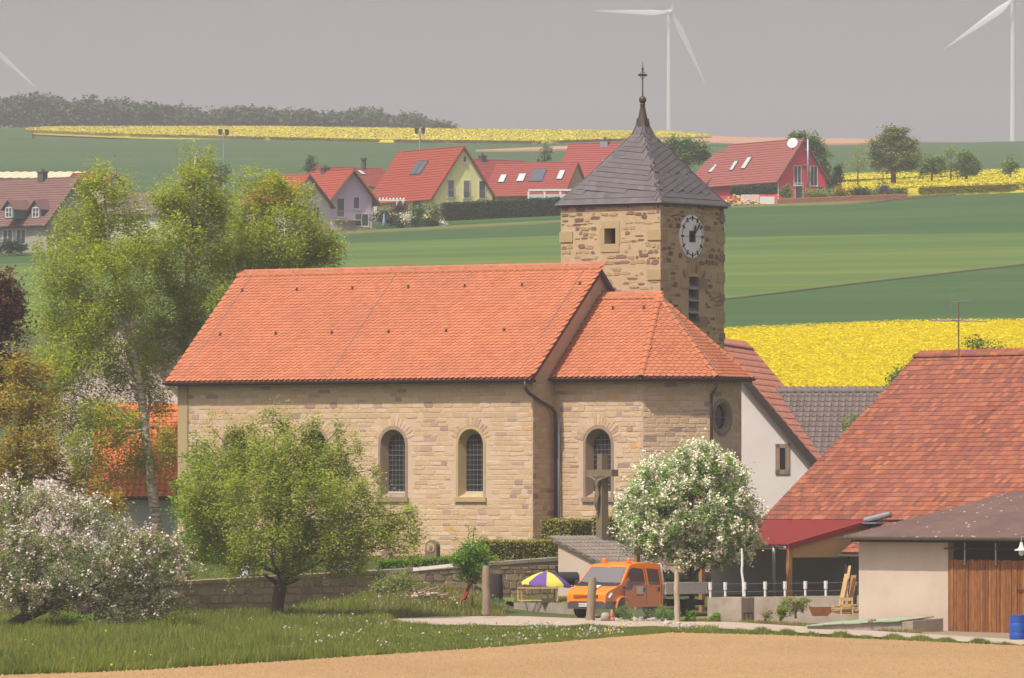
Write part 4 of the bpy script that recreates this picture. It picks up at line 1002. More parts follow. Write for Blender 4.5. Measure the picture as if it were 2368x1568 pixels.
# ---------------------------------------------------------------- generic gabled building
def steps(mb, O, e, s, n, w, L_, rh, th):
    """stepped tile courses as one folded sheet."""
    k = max(1, int(round(L_ / rh))); rh = L_ / k; pts = []
    for i in range(k):
        pts += [(i * rh, th), ((i + 1) * rh, th * .15)]
    vs = [O + s * y + n * z for y, z in pts] + [O + e * w + s * y + n * z for y, z in pts]; q = len(pts)
    mb.add(vs + [O - n * .12, O + e * w - n * .12], [(i, q + i, q + i + 1, i + 1) for i in range(q - 1)] + [(2 * q, 2 * q + 1, q, 0)])
    mb.prism([O - n * .12, O + e * w - n * .12, O + e * w + s * L_ - n * .12, O + s * L_ - n * .12], n * .11)
class House:
    def __init__(h, name, label, cat, x, Y, th, L_, W, zb, ze, zr, mw, mr, ov=.45, og=.35, rh=.36, mtrim=m_gframe, roof=True, group=None, walls=True):
        h.U = Vector((math.cos(th), -math.sin(th), 0)); h.V = Vector((math.sin(th), math.cos(th), 0)); h.C = Vector((PXX(x, Y), Y, 0))
        h.L, h.W, h.zb, h.ze, h.zr, h.ov, h.og = L_, W, zb, ze, zr, ov, og
        h.t = thing(name, label, cat, h.P(-L_ / 2, W / 2, zb), group=group)
        pr = (zr - ze) / (W / 2)
        if walls:
            b = MB(); b.prism([h.P(0, 0, zb), h.P(0, W, zb), h.P(0, W, ze), h.P(0, W / 2, zr - .02), h.P(0, 0, ze)], -h.U * L_); h.wall = b.build('walls', mw, h.t)
        zo = ze - ov * pr
        A = h.P(-L_ - og, -ov, zo); 
        sl = Vector(h.P(-L_ - og, W / 2, zr)) - A; Ls = sl.length; s = sl.normalized(); n = h.U.cross(s)
        B = h.P(og, W + ov, zo); sl2 = Vector(h.P(og, W / 2, zr)) - B; s2 = sl2.normalized(); n2 = (-h.U).cross(s2)
        h.s, h.n, h.A, h.Ls = s, n, A, Ls
        if roof:
            b = MB(); off = .12
            steps(b, A + n * off, h.U, s, n, L_ + 2 * og, Ls, rh, .05); steps(b, B + n2 * off, -h.U, s2, n2, L_ + 2 * og, Ls, rh, .05)
            b.tube([h.P(-L_ - og, W / 2, zr + off * 1.25), h.P(og, W / 2, zr + off * 1.25)], .09, 6)
            h.roof = b.build('roof', mr, h.t)
            for (o_, s_, n_) in ((h.P(og, -ov, zo), s, n), (h.P(og, W + ov, zo), s2, n2)):
                b = MB(); b.obox(o_ + n_ * (off - .16) + h.U * .003, s_ * (Ls - .05), n_ * .17, h.U * .04); b.build('verge_board', mtrim, h.roof)
            g = MB(); g.tube([h.P(-L_ - og, -ov - .06, zo + .06), h.P(og, -ov - .06, zo + .06)], .07, 6); g.build('gutter', mtrim, h.t)
    def P(h, a, v, z): return h.C + h.U * a + h.V * v + Z * z
    def win(h, face, p, z, w, hh, cols=2, rows=1, frame=m_frame, glass=m_hglass, sill=True, blind=False, fw=.07, split=None):
        """face 'g' right gable (p along V) or 'f' front (p along U from the corner, negative)."""
        if face == 'g': O, e, n = h.P(0, p, z), h.V, h.U
        else: O, e, n = h.P(p, 0, z), h.U, -h.V
        return window(h.t, O, e, n, w, hh, cols, rows, frame, glass, sill, blind, fw)
    def skylight(h, a, b, w, l, glass=m_sky, frame=m_gframe, name='skylight'):
        O = h.A + h.U * (a + h.L + h.og) + h.s * (b * h.Ls) + h.n * .16
        w_ = MB(); w_.obox(O, h.U * w, h.s * l, h.n * .10); r = w_.build(name, frame, h.roof)
        g = MB(); g.obox(O + h.U * .07 + h.s * .07 + h.n * .103, h.U * (w - .14), h.s * (l - .14), h.n * .012); g.build('pane', glass, h.t if False else r); return r
    def chimney(h, a, v, w, d, z0, z1, m, cap=m_gframe):
        b = MB(); b.obox(h.P(a, v, z0), h.U * w, h.V * d, Z * (z1 - z0)); c = b.build('chimney', m, h.roof)
        b = MB(); b.obox(h.P(a - .08, v - .08, z1 + .005), h.U * (w + .16), h.V * (d + .16), Z * .1); b.tube([h.P(a + w / 2, v + d / 2, z1 + .1), h.P(a + w / 2, v + d / 2, z1 + .38)], .16, 8); b.build('cap', cap, c)
def window(parent, O, e, n, w, hh, cols=2, rows=1, frame=m_frame, glass=m_hglass, sill=True, blind=False, fw=.07):
    wd = thing_part('window', parent)
    O, e, n = Vector(O), Vector(e), Vector(n)
    b = MB(); b.obox(O - e * w / 2 + n * .01, e * w, Z * hh, n * .012)
    b.build('pane', glass, wd)
    f = MB(); d = n * .05; o_ = n * .012
    f.obox(O - e * (w / 2 + .02) + o_, e * fw, Z * hh, d); f.obox(O + e * (w / 2 + .02 - fw) + o_, e * fw, Z * hh, d)
    f.obox(O - e * w / 2 + o_ + Z * (hh - fw), e * w, Z * fw, d * .95); f.obox(O - e * w / 2 + o_, e * w, Z * fw, d * .95)
    for i in range(1, cols): f.obox(O + e * (-w / 2 + w * i / cols - fw / 2) + o_, e * fw, Z * hh, d * .9)
    for i in range(1, rows): f.obox(O - e * w / 2 + Z * (hh * i / rows - fw / 3) + o_, e * w, Z * fw * .66, d * .85)
    f.build('frame', frame, wd)
    if sill: s_ = MB(); s_.obox(O - e * (w / 2 + .1) - Z * .07, e * (w + .2), Z * .06, n * .16); s_.build('sill', frame, wd)
    if blind:
        for i in range(int(hh * .62 / .12)):
            s_ = MB(); s_.obox(O - e * (w / 2 - fw) + Z * (hh - .1 - i * .12) + n * .03, e * (w - 2 * fw), -Z * .07, n * .02); s_.build('blind_slat', m_greyw, wd)
    return wd
# ---------------------------------------------------------------- white gabled house with weathered red roof, behind the apse
h = House('gabled_house', 'white rendered gable house with weathered red roof right behind the church apse', 'house', 1430, 307.2, R(10), 10.5, 8.9, -3.5, 1.35, 6.6, m_white, m_oldred, ov=.25, og=.28, rh=.36, roof=False) if False else None
# (ridge runs away from the camera, so it is built with its gable towards us)
GW = thing('gabled_house', 'white rendered gable house with weathered red roof right behind the church apse', 'house', (PXX(1660, 326), 326, -4))
r_, g_ = Vector((.17, .985, 0)), Vector((.985, -.17, 0))
GY = 322.0; gA = Vector((PXX(1663, GY), GY, 0)); gze, gzr, ghw, glen = 1.72, 6.98, 4.47, 10.5
GP = lambda q, d, z: gA + g_ * q + r_ * d + Z * z
b = MB(); b.prism([GP(-ghw, 0, -4), GP(ghw, 0, -4), GP(ghw, 0, gze), GP(0, 0, gzr), GP(-ghw, 0, gze)], r_ * glen); b.build('walls', m_white, GW)
ptr = Pieces('roof_tile', [tpl_flat(.30, .46, .022, .03, .03)], m_oldred)
o_ = GP(ghw + .25, -.35, gze - .29); sl = GP(0, -.35, gzr) - o_; s = sl.normalized(); n = r_.cross(s)
b = MB(); b.obox(o_, r_ * (glen + .7), sl, n * .05); o2 = GP(-ghw - .25, glen + .35, gze - .29); sl2 = GP(0, glen + .35, gzr) - o2; s2 = sl2.normalized(); b.obox(o2, -r_ * (glen + .7), sl2, (-r_).cross(s2) * .05)
groof = b.build('roof', m_oldred, GW)
tile_field(ptr, groof, o_ + n * .05, r_, s, n, [(0, 0), (glen + .7, 0), (glen + .7, sl.length), (0, sl.length)], (glen + .7) / 36, sl.length / 18, stagger=0)
ptr.build(300, groof, 'roof_tiles', lambda M: -M.translation.z)
ring_caps('ridge_tile', GP(0, -.35, gzr + .08), GP(0, glen + .35, gzr + .08), .15, m_oldred, groof, .4)
b = MB(); b.obox(o_ - n * .27 - r_ * .03, sl, n * .33, r_ * .37); b.build('verge_board', mat('verge_soffit_shade', L3(.045, .03, .026), .7), groof)  # barge board made deep and near black to take in the soffit shade
sw = thing_part('window', GW)
wp = GP(0, 0, 0); wx = (PXX(1809, GY) - gA.x) / g_.x; zw0, zw1 = (HY - 1096) / F * GY, (HY - 1027) / F * GY
for (a0, a1, z0, z1) in ((-.33, -.13, zw0, zw1), (.13, .33, zw0, zw1), (-.33, .33, zw1 - .18, zw1 + .01), (-.33, .33, zw0 - .01, zw0 + .2)):
    b = MB(); b.obox(GP(wx + a0, -.06, z0 + 0), g_ * (a1 - a0), Z * (z1 - z0), r_ * .05); b.build('surround', m_pstone, sw)
b = MB(); b.obox(GP(wx - .14, -.015, zw0 + .15), g_ * .28, Z * (zw1 - zw0 - .3), r_ * .01); b.build('pane', m_glass, sw)
# ---------------------------------------------------------------- dark tiled roof building beside it
h = House('dark_roof_barn', 'low building with dark grey pantile roof between white gable and big barn', 'barn', 2225, 321.8, R(6), 9.6, 10.4, -4, 1.25, 4.86, m_white, m_dark, ov=.3, og=.2, roof=False)
b = MB(); Lr = h.L + .4
b.obox(h.A, h.U * Lr, h.s * h.Ls, h.n * .06)
B_ = h.P(.2, h.W + .3, h.ze - .3 * (h.zr - h.ze) / (h.W / 2)); sB = (h.P(.2, h.W / 2, h.zr) - B_); b.obox(B_, -h.U * Lr, sB, (-h.U).cross(sB.normalized()) * .06)
h.roof = b.build('roof', m_dark, h.t)
pd = Pieces('roof_tile', [tpl_flat(.31, .44, .025, .03, .05)], m_dark)
tile_field(pd, h.roof, h.A + h.n * .06, h.U, h.s, h.n, [(0, 0), (Lr, 0), (Lr, h.Ls), (0, h.Ls)], Lr / 31, h.Ls / 16, stagger=0)
pd.build(300, h.roof, 'roof_tiles', lambda M: -M.translation.z)
ring_caps('ridge_tile', h.P(-h.L - .2, h.W / 2, h.zr + .1), h.P(.2, h.W / 2, h.zr + .1), .16, m_dark, h.roof, .42)
# ---------------------------------------------------------------- big barn
TB = R(50); eb = Vector((math.cos(TB), -math.sin(TB), 0)); bb = Vector((math.sin(TB), math.cos(TB), 0))
YB = 287.0; E0 = PX(1762, 1203, YB); E0b = Vector((E0.x, E0.y, 0))
BP = lambda a, v, z: E0b + eb * a + bb * v + Z * z
barn = thing('barn', 'large old barn with patchy red tiled roof at the right edge', 'barn', BP(9, 8, -5))
zbe = E0.z; v1 = 6.43; z1 = (1150 - 925) / F * (YB + v1 * bb.y); v2 = 8.63; z2 = (1150 - 826) / F * (YB + v2 * bb.y); LB = 22.0
b = MB(); b.prism([BP(.25, .35, -5.2), BP(.25, 16.5, -5.2), BP(.25, 16.5, zbe), BP(.25, v2, z2 - .2), BP(.25, v1, z1 - .18), BP(.25, .35, zbe + .1)], eb * (LB - .5)); b.build('walls', m_greyw, barn)
b = MB(); sgs = []
for (va, za, vb_, zb_) in ((0, zbe, v1, z1), (v1, z1, v2, z2)):
    o_ = BP(0, va, za); sl = BP(0, vb_, zb_) - o_; s = sl.normalized(); n = eb.cross(s); b.obox(o_ - n * .12, eb * LB, sl, n * .12); sgs.append((o_, s, n, sl.length))
o_ = BP(LB, 2 * v2, zbe); sl = BP(LB, v2, z2) - o_; b.obox(o_ - Z * .12, -eb * LB, sl, Z * .12)
broof = b.build('roof', m_barn, barn)
pb = Pieces('roof_tile', [tpl_flat(.232, .42, .02, .032, .022)], m_barn)
for (o_, s, n, l_) in sgs: tile_field(pb, broof, o_, eb, s, n, [(0, 0), (LB, 0), (LB, l_), (0, l_)], .234, l_ / round(l_ / .305), stagger=0, jit=.012)
pb.build(300, broof, 'roof_tiles', lambda M: M.translation.x + .4 * M.translation.z if M.translation.z < 3 else M.translation.x)
ring_caps('ridge_tile', BP(0, v2, z2 + .03), BP(LB, v2, z2 + .03), .17, m_barn, broof, .42)
for (o_, s, n, l_) in sgs: b = MB(); b.obox(o_ - n * .14 - eb * .04, s * l_, n * .17, eb * .035); b.build('verge_board', m_owood, broof)
# barn eave gutter stub in zinc
b = MB(); b.obox(BP(6.5, -.5, zbe - .12), eb * .9, bb * .5, Z * .05); b.tube([BP(6.4, -.2, zbe + .02), BP(7.6, .1, zbe + .28)], .10, 8); b.build('gutter_end', m_galv, barn)
# ---------------------------------------------------------------- open shelter with red lean-to roof
sh = thing('open_shelter', 'open timber shelter with dark red corrugated roof leaning on the barn', 'shelter', BP(1, -2.5, -4.75))
t0, t1, dp_, zs0, zs1 = -3.0, 6.56, 4.5, -.92, -1.88
def corrug(name, O, e, w, sl, n, pitch, amp, m, parent, k=6):
    """corrugated sheet with ribs running down the slope."""
    cnt = int(w / pitch * k); vs = []; 
    for lay in (0, 1):
        for y in (0, 1):
            for i in range(cnt + 1):
                x = w * i / cnt; z = amp * math.sin(2 * math.pi * x / pitch) - (.02 if lay else 0)
                vs.append(O + e * x + sl * y + n * z)
    q = cnt + 1; fs = []
    for i in range(cnt):
        fs += [(i, i + 1, q + i + 1, q + i), (2 * q + i + 1, 2 * q + i, 3 * q + i, 3 * q + i + 1), (2 * q + i, 2 * q + i + 1, i + 1, i), (q + i, q + i + 1, 3 * q + i + 1, 3 * q + i)]
    fs += [(0, q, 3 * q, 2 * q), (cnt, 2 * q + cnt, 3 * q + cnt, q + cnt)]
    b = MB(); b.add(vs, fs); return b.build(name, m, parent, smooth=True, angle=R(60))
O_ = BP(t0, -dp_, zs1); sl = BP(t0, 0, zs0) - O_; n = eb.cross(sl.normalized())
sroof = corrug('roof_sheet', O_, eb, t1 - t0, sl, n, .18, .022, m_rred, sh)
b = MB(); b.obox(BP(t1 - .02, -dp_, zs1 - .2), sl, Z * .17, eb * .05); b.build('barge_board', m_rred, sh)
b = MB(); b.prism([BP(t1 - .1, -dp_ + .1, zs1 - .03), BP(t1 - .1, -.1, zs0 - .1), BP(t1 - .1, -.1, -2.40), BP(t1 - .1, -dp_ + .1, -2.40)], eb * .04); b.build('chipboard_panel', m_osb, sh)
for (a, v) in ((t1 - .12, -dp_ + .15), (1.2, -dp_ + .15), (t0 + .2, -dp_ + .15)):
    b = MB(); b.obox(BP(a - .09, v - .09, -5.0), eb * .18, bb * .18, Z * (zs1 - .16 + 5.0)); b.build('post', m_owood, sh)
b = MB(); b.obox(BP(t0, -dp_ + .06, zs1 - .24), eb * (t1 - t0 - .22), bb * .16, Z * .17); b.build('beam', m_owood, sh)
for i in range(7):
    a = t0 + .4 + i * 1.4; b = MB(); b.obox(BP(a, -dp_, zs1 - .13), eb * .09, sl, -Z * .0 + n * .09); b.build('rafter', m_owood, sh)
b = MB(); b.obox(BP(t0, -.12, -5.2), eb * (t1 - t0 - .3), bb * .1, Z * (zs0 - .12 + 5.2)); b.build('back_wall', m_greyw, sh)
gutter(BP(t0, -dp_ - .1, zs1 - .06), BP(t1 - .1, -dp_ - .1, zs1 - .06), .09, 'gutter', sh, m_galv)
b = MB(); b.tube([BP(t1 - .75, -dp_ - .1, zs1 - .1), BP(t1 - .75, -dp_ - .1, zs1 - .4), BP(t1 - .75, -dp_ - .06, -4.75)], .075, 8); b.build('downpipe', m_galv, sh, smooth=True)
# small tiled porch roof between shelter and front shed
pch = thing('tiled_porch', 'small lean-to porch with old red tiles beside the front shed', 'porch', BP(9.2, -2, -4.8))
o_ = BP(7.0, -2.0, -2.28); sl = BP(7.0, .3, -.95) - o_; s = sl.normalized(); n = eb.cross(s)
b = MB(); b.obox(o_, eb * 5, sl, n * .05); prf = b.build('roof', m_barn, pch)
pp_ = Pieces('roof_tile', [tpl_flat(.26, .46, .02, .03, .022)], m_barn); tile_field(pp_, prf, o_ + n * .05, eb, s, n, [(0, 0), (5, 0), (5, sl.length), (0, sl.length)], .262, .345, stagger=0); pp_.build(200, prf, 'roof_tiles')
gutter(BP(6.95, -2.1, -2.3), BP(12, -2.1, -2.3), .08, 'gutter', pch, m_galv)
for a in (7.1, 9.6): b = MB(); b.obox(BP(a, -1.95, -5), eb * .14, bb * .14, Z * 2.7); b.build('post', m_darkint, pch)
b = MB(); b.obox(BP(7.0, -.1, -5), eb * 5, bb * .06, Z * 3.9); b.build('back_wall', m_greyw, pch)
# ---------------------------------------------------------------- front shed
S0 = Vector((PXX(1986, 256), 256, 0)); SP = lambda a, v, z: S0 + eb * a + bb * v + Z * z
shed = thing('front_shed', 'low shed with pale plaster wall, brown board front and lichened brown roof', 'shed', SP(6, 4, -4.85))
zse = -1.48; apl = 4.72; LS = 17.0; zg = -5.2
b = MB(); b.obox(SP(0, 0, zg), eb * apl, bb * .3, Z * (zse - zg - .02)); b.build('plaster_wall', m_plaster, shed)
b = MB(); b.obox(SP(0, .31, zg), eb * .3, bb * 7.5, Z * (zse + .2 - zg)); b.build('plaster_wall', m_plaster, shed)
b = MB(); b.obox(SP(.4, 7.5, zg), eb * (LS - .4), bb * .25, Z * (zse + 1.2 - zg)); b.build('rear_wall', m_plaster, shed)
O_ = SP(-.28, -.55, zse + .04); sl = SP(-.28, 8.0, zse + 1.66) - O_; n = eb.cross(sl.normalized())
LICH = m_brownfib
nt = LICH.node_tree; N_, K_ = nt.nodes, nt.links
bs_ = [x for x in N_ if x.type == 'BSDF_PRINCIPLED'][0]; src = bs_.inputs['Base Color'].links[0].from_socket
vo = N_.new('ShaderNodeTexVoronoi'); vo.inputs['Scale'].default_value = 2.1; vo.inputs['Randomness'].default_value = 1.0
tc_ = N_.new('ShaderNodeTexCoord'); K_.new(tc_.outputs['Object'], vo.inputs['Vector'])
lt = N_.new('ShaderNodeMath'); lt.operation = 'LESS_THAN'; lt.inputs[1].default_value = .13; K_.new(vo.outputs['Distance'], lt.inputs[0])
mx_ = N_.new('ShaderNodeMix'); mx_.data_type = 'RGBA'; K_.new(lt.outputs[0], mx_.inputs[0]); K_.new(src, mx_.inputs[6]); mx_.inputs[7].default_value = L3(.45, .42, .34); K_.new(mx_.outputs[2], bs_.inputs['Base Color'])
corrug('roof_sheet', O_, eb, LS + .5, sl, n, .177, .028, m_brownfib, shed)
gutter(SP(-.3, -.62, zse + .03), SP(LS, -.62, zse + .03), .10, 'gutter', shed, mat('mossy_gutter', L3(.10, .10, .075), .7, L3(.15, .14, .09), 5, .5))
b = MB(); b.obox(SP(0, -.4, zse - .15), eb * LS, bb * .12, Z * .14); b.build('wall_plate', m_darkint, shed)
b = MB(); b.obox(SP(apl, .28, zg), eb * (LS - apl), bb * .05, Z * (zse - zg)); b.build('shade_backing', m_darkint, shed)  # near-black sheet painting the shade in the open band above the boards
a = apl + .04; i = 0
while a < LS - .3:
    w_ = .13 + .04 * rr.random(); d_ = .045 * rr.random(); top_ = zse - .80 + .05 * rr.random()
    z0_ = -4.86 - .0 + .03 * rr.random()
    b = MB(); b.obox(SP(a, -.02 - d_, z0_), eb * (w_ - .018), bb * .05, Z * (top_ - z0_)); b.build('board', m_wood, shed)
    a += w_; i += 1
for a in (apl + .95, apl + 2.55, apl + 4.2, apl + 5.8):
    b = MB(); b.obox(SP(a, -.12, zse - .95), eb * .07, bb * .04, Z * .9); b.build('rail_hanger', m_galv, shed)
b = MB(); b.tube([SP(apl - .1, -.1, zse - .36), SP(LS, -.1, zse - .36)], .03, 6); b.build('sliding_rail', m_iron, shed)
b = MB(); b.obox(SP(apl + 3.65, -.10, -3.34), eb * 1.0, bb * .02, Z * .06); b.build('hatch_edge', m_darkint, shed)
# outdoor lamp on the shed
lp = thing('wall_lamp', 'white bell shaped yard lamp hanging at the shed corner', 'lamp', PX(2362, 1300, 245))
q = PX(2362, 1262, 245.0)
b = MB(); b.lathe([(.05, .12), (.07, 0), (.12, -.10), (.24, -.14), (.25, -.17), (.10, -.16), (.09, -.30), (.02, -.36)], q, 14); b.build('shade', m_whitep, lp, smooth=True, angle=R(40))
b = MB(); b.tube([q + Z * .1, q + Z * .3, q + Z * .36 + bb * .5], .02, 6); b.build('bracket', m_galv, lp)
# ---------------------------------------------------------------- little tool house behind the van
K0 = Vector((PXX(1291, 289), 289, 0)); KP = lambda a, v, z: K0 + U * a + Vv * v + Z * z
tl = thing('tool_house', 'small rendered outbuilding with mono-pitch grey pantile roof behind the orange van', 'outbuilding', KP(1.5, 2, -4.6))
zk = -1.92; run = 2.75; drop = 1.15
b = MB(); b.prism([KP(0, 0, -5), KP(run, 0, -5), KP(run, 0, zk - drop), KP(0, 0, zk)], Vv * 3.9); b.build('walls', m_plaster, tl)
o_ = KP(run + .2, -.12, zk - drop * (run + .2) / run + .02); sl = KP(-.12, -.12, zk + drop * .12 / run + .02) - o_; s = sl.normalized(); n = Vv.cross(s)
b = MB(); b.obox(o_, Vv * 4.2, sl, n * .06); krf = b.build('roof', m_dark, tl)
kt = Pieces('roof_tile', [tpl_flat(.28, .42, .022, .03, .05)], mat('mossy_grey_tile', [(0, L3(.22, .18, .15)), (.5, L3(.27, .225, .19)), (1, L3(.2, .165, .14))], .9, L3(.16, .13, .1), 5, .5))
tile_field(kt, krf, o_ + n * .06, Vv, s, n, [(0, 0), (4.2, 0), (4.2, sl.length), (0, sl.length)], .28, sl.length / 9, stagger=0)
kt.build(300, krf, 'roof_tiles')
b = MB(); b.obox(o_ - n * .05, Vv * 4.2, s * .12, n * .10); b.build('eaves_board', m_darkint, tl)
# ---------------------------------------------------------------- left: pink gabled house, annex with new roof
pk = thing('pink_house', 'tall pale pink gable house behind the birches at the left', 'house', (PXX(260, 336), 336, -3))
pA = Vector((PXX(268, 334), 334, 0)); pe = Vector((math.cos(R(20)), -math.sin(R(20)), 0)); pv = Vector((math.sin(R(20)), math.cos(R(20)), 0))
PP = lambda q, d, z: pA + pe * q + pv * d + Z * z
b = MB(); b.prism([PP(-4.3, 0, -5), PP(4.3, 0, -5), PP(4.3, 0, 4.0), PP(0, 0, 8.4), PP(-4.3, 0, 4.0)], pv * 11); b.build('walls', m_pinkw, pk)
b = MB()
for sg in (-1, 1):
    o_ = PP(sg * 4.7, -.3, 3.62); sl = PP(0, -.3, 8.44) - o_; b.obox(o_, pv * 11.6, sl, Z * .16)
b.build('roof', m_dark, pk)
an = House('annex', 'low annex with bright orange tiled roof and bluish white wall left of the church', 'annex', 425, 321.5, R(3), 4.2, 7.0, -5, .32, 3.95, m_bluew, m_orange2, ov=.35, og=.2, roof=False)
b = MB(); Lr = an.L + .4; b.obox(an.A, an.U * Lr, an.s * an.Ls, an.n * .06)
sB = an.P(.2, an.W / 2, an.zr) - an.P(.2, an.W + .35, an.ze - .36); b.obox(an.P(.2, an.W + .35, an.ze - .36), -an.U * Lr, sB, (-an.U).cross(sB.normalized()) * .06); an.roof = b.build('roof', m_orange2, an.t)
pa = Pieces('roof_tile', [tpl_flat(.30, .46, .024, .035, .045)], m_orange2); tile_field(pa, an.roof, an.A + an.n * .06, an.U, an.s, an.n, [(0, 0), (Lr, 0), (Lr, an.Ls), (0, an.Ls)], Lr / 16, an.Ls / 14, stagger=0); pa.build(300, an.roof, 'roof_tiles')
ring_caps('ridge_tile', an.P(-an.L - .2, an.W / 2, an.zr + .1), an.P(.2, an.W / 2, an.zr + .1), .16, m_orange2, an.roof, .42)
gutter(an.A - an.V * .08, an.A + an.U * Lr - an.V * .08, .08, 'gutter', an.t, m_gut)
# ---------------------------------------------------------------- houses on the slope
def zat(y, Y): return (HY - y) / F * Y
# yellow house
Y_ = 780.0
h = House('yellow_house', 'pale yellow house with steep bright red roof and three tall gable windows', 'house', 1003, Y_, R(60), 14.6, 7.55, zat(505, Y_), zat(449, Y_), zat(343, 783), m_yellow, m_hred, ov=.5, og=.3, mtrim=m_hred)
zf = h.ze
for v in (2.2, 4.2, 6.2):
    w = h.win('g', v, zf - .35, .85, 2.0, cols=1, rows=1, blind=(v < 6))
    b = MB()
    for i in range(9): b.tube([h.P(.16, v - .5 + i * .125, zf - .35), h.P(.16, v - .5 + i * .125, zf + .55)], .012, 4)
    for z in (-.33, .55): b.tube([h.P(.16, v - .52, zf + z), h.P(.16, v + .52, zf + z)], .018, 4)
    b.build('balcony_rail', m_galv, h.t)
h.win('g', 3.95, zf + 3.6, .4, .75, cols=1, frame=m_frame); h.win('g', 4.4, zf - 2.2, .9, 1.0, cols=1, rows=1); h.win('g', 6.1, zf - 2.2, 1.05, 1.0, cols=2)
h.win('f', -3.6, zf - 2.6, 2.0, 2.0, cols=2, frame=m_gframe)
for i in range(2): h.skylight(-8.4 + i * 1.3, .52, 1.25, 1.9, m_solar, m_gframe, 'solar_panel')
h2 = House('yellow_house_wing', 'lower red roofed wing joined to the left end of the yellow house', 'house wing', 903, 791.5, R(60), 4.2, 8.4, zat(505, Y_), zat(450, Y_) + .2, zat(390, 790) + .6, m_yellow, m_hred, ov=.5, og=.1, mtrim=m_hred)
pg = thing('pergola', 'white timber pergola on the terrace of the yellow house', 'pergola', PX(905, 500, 776))
for (x, yy) in ((870, 0), (918, 0), (932, 0), (866, 1.6)):
    b = MB(); p = PX(x, 500, 777 + yy); b.box((p.x, p.y, zat(484, 777)), (.16, .16, 2.4)); b.build('post', m_whitep, pg)
for i in range(9):
    p = PX(868 + i * 8, 463, 777); b = MB(); b.obox(p, (.02, 2.4, .25), (.12, 0, 0), (0, 0, .14)); b.build('beam', m_whitep, pg)
b = MB(); p = PX(864, 465, 776.9); b.obox(p, (3.5, 0, 0), (0, .12, 0), (0, 0, .18)); b.build('beam', m_whitep, pg)
# lilac house
Y_ = 758.0
h = House('lilac_house', 'lilac rendered house with orange red roof and wooden barge boards beside the birches', 'house', 764, Y_, R(60), 8.6, 5.15, zat(545, Y_), zat(456, Y_), zat(395, 760), m_purple, m_hred, ov=.75, og=.75, mtrim=m_owood)
ze = h.ze
h.win('g', 1.25, zat(502, Y_), .95, 2.1, cols=1); h.win('g', 3.2, zat(482, Y_), .75, 1.35, cols=1); h.win('g', 3.85, zat(522, Y_), 1.7, 1.4, cols=2, sill=True)
b = MB(); b.obox(h.P(.02, .5, zat(510, Y_)), h.V * 2.9, h.U * .9, Z * .16); b.build('balcony_slab', m_greyw, h.t)
for i in range(14):
    b = MB(); b.tube([h.P(.9, .55 + i * .215, zat(507, Y_)), h.P(.9, .55 + i * .215, zat(489, Y_))], .02, 4); b.build('baluster', m_galv, h.t)
b = MB(); b.tube([h.P(.9, .5, zat(488, Y_)), h.P(.9, 3.4, zat(488, Y_))], .03, 5); b.build('balcony_rail', m_galv, h.t)
h.chimney(-6.3, 2.2, .75, .75, h.ze + .5, zat(384, Y_), m_gframe)
for v in (4.3, 5.6): b = MB(); b.obox(h.P(-.1, v, h.ze + (5.9 - v) * .9 - .2), h.U * .95, h.V * .18, Z * .2); b.build('purlin', m_owood, h.t)
# dark red roof behind, gable to the left
h = House('red_roof_house', 'house with dark red roof and small round chimney behind the yellow house', 'house', 930, 850.0, R(-38), 9.5, 9.0, zat(470, 830), zat(415, 830), zat(374, 832), m_yellow, m_hred2, ov=.4, og=.3, mtrim=m_hred2)
h.skylight(-4.2, .62, .7, 1.2); b = MB(); p = PX(841, 374, 838); b.lathe([(.3, -1.0), (.3, .2), (.42, .25), (.42, .45), (.2, .55)], p, 10); b.build('chimney', m_gframe, h.roof)
# row of houses with dull red roofs
h = House('red_roof_house', 'house with dull red cross roof and box chimney right of the yellow gable', 'house', 1262, 838.0, R(-35), 9.0, 10.0, zat(480, 820), zat(420, 820), zat(357, 822), m_peach, m_hred2, ov=.4, og=.3, mtrim=m_hred2)
h.chimney(-6.2, 4.5, .7, .7, h.zr - .8, h.zr + .55, m_gframe)
Y_ = 800.0
h = House('terraced_house', 'long peach walled house with dull red roof and row of skylights', 'house', 1305, Y_, R(20), 9.6, 8.4, zat(490, Y_), zat(445, Y_), zat(378, Y_ + 4), m_peach, m_hred2, ov=.5, og=.2, mtrim=m_hred2)
h.skylight(-8.6, .40, .8, 1.5); h.skylight(-6.4, .42, .95, 1.5); h.skylight(-4.9, .42, 1.7, 2.3, m_solar); h.skylight(-1.6, .47, .75, 1.7)
b = MB(); b.obox(h.P(-8.6, -.06, zat(487, Y_)), h.U * 5.2, Z * 1.15, h.V * .05); b.build('garage_door', m_whitep, h.t)
dpx = MB(); dpx.tube([h.P(-2.3, -.55, h.ze - .3), h.P(-2.1, -.5, h.ze - .7), h.P(-1.7, -.15, h.ze - 1.2), h.P(-1.7, -.12, zat(490, Y_))], .06, 6); dpx.build('downpipe', m_gut, h.t)
Y_ = 806.0
h = House('terraced_house', 'white walled house with taller red roof and grey chimney beside the tower roof', 'house', 1430, Y_, R(26), 8.4, 9.6, zat(490, Y_), zat(440, Y_), zat(333, Y_ + 5), m_bluew, m_hred2, ov=.5, og=.2, mtrim=m_hred2)
h.chimney(-4.4, 4.4, .95, .7, h.zr - .9, h.zr + .45, m_galv); h.skylight(-3.4, .44, .9, 1.9)
cv = thing('conservatory', 'flat roofed white conservatory with wide panes in front of the red roofs', 'conservatory', PX(1270, 480, 795))
p = PX(1222, 470, 795)
b = MB(); b.obox((p.x, p.y, zat(442, 795)), (5.6, -.6, 0), (.3, 3, .0), (0, 0, .22)); b.build('roof', m_whitep, cv)
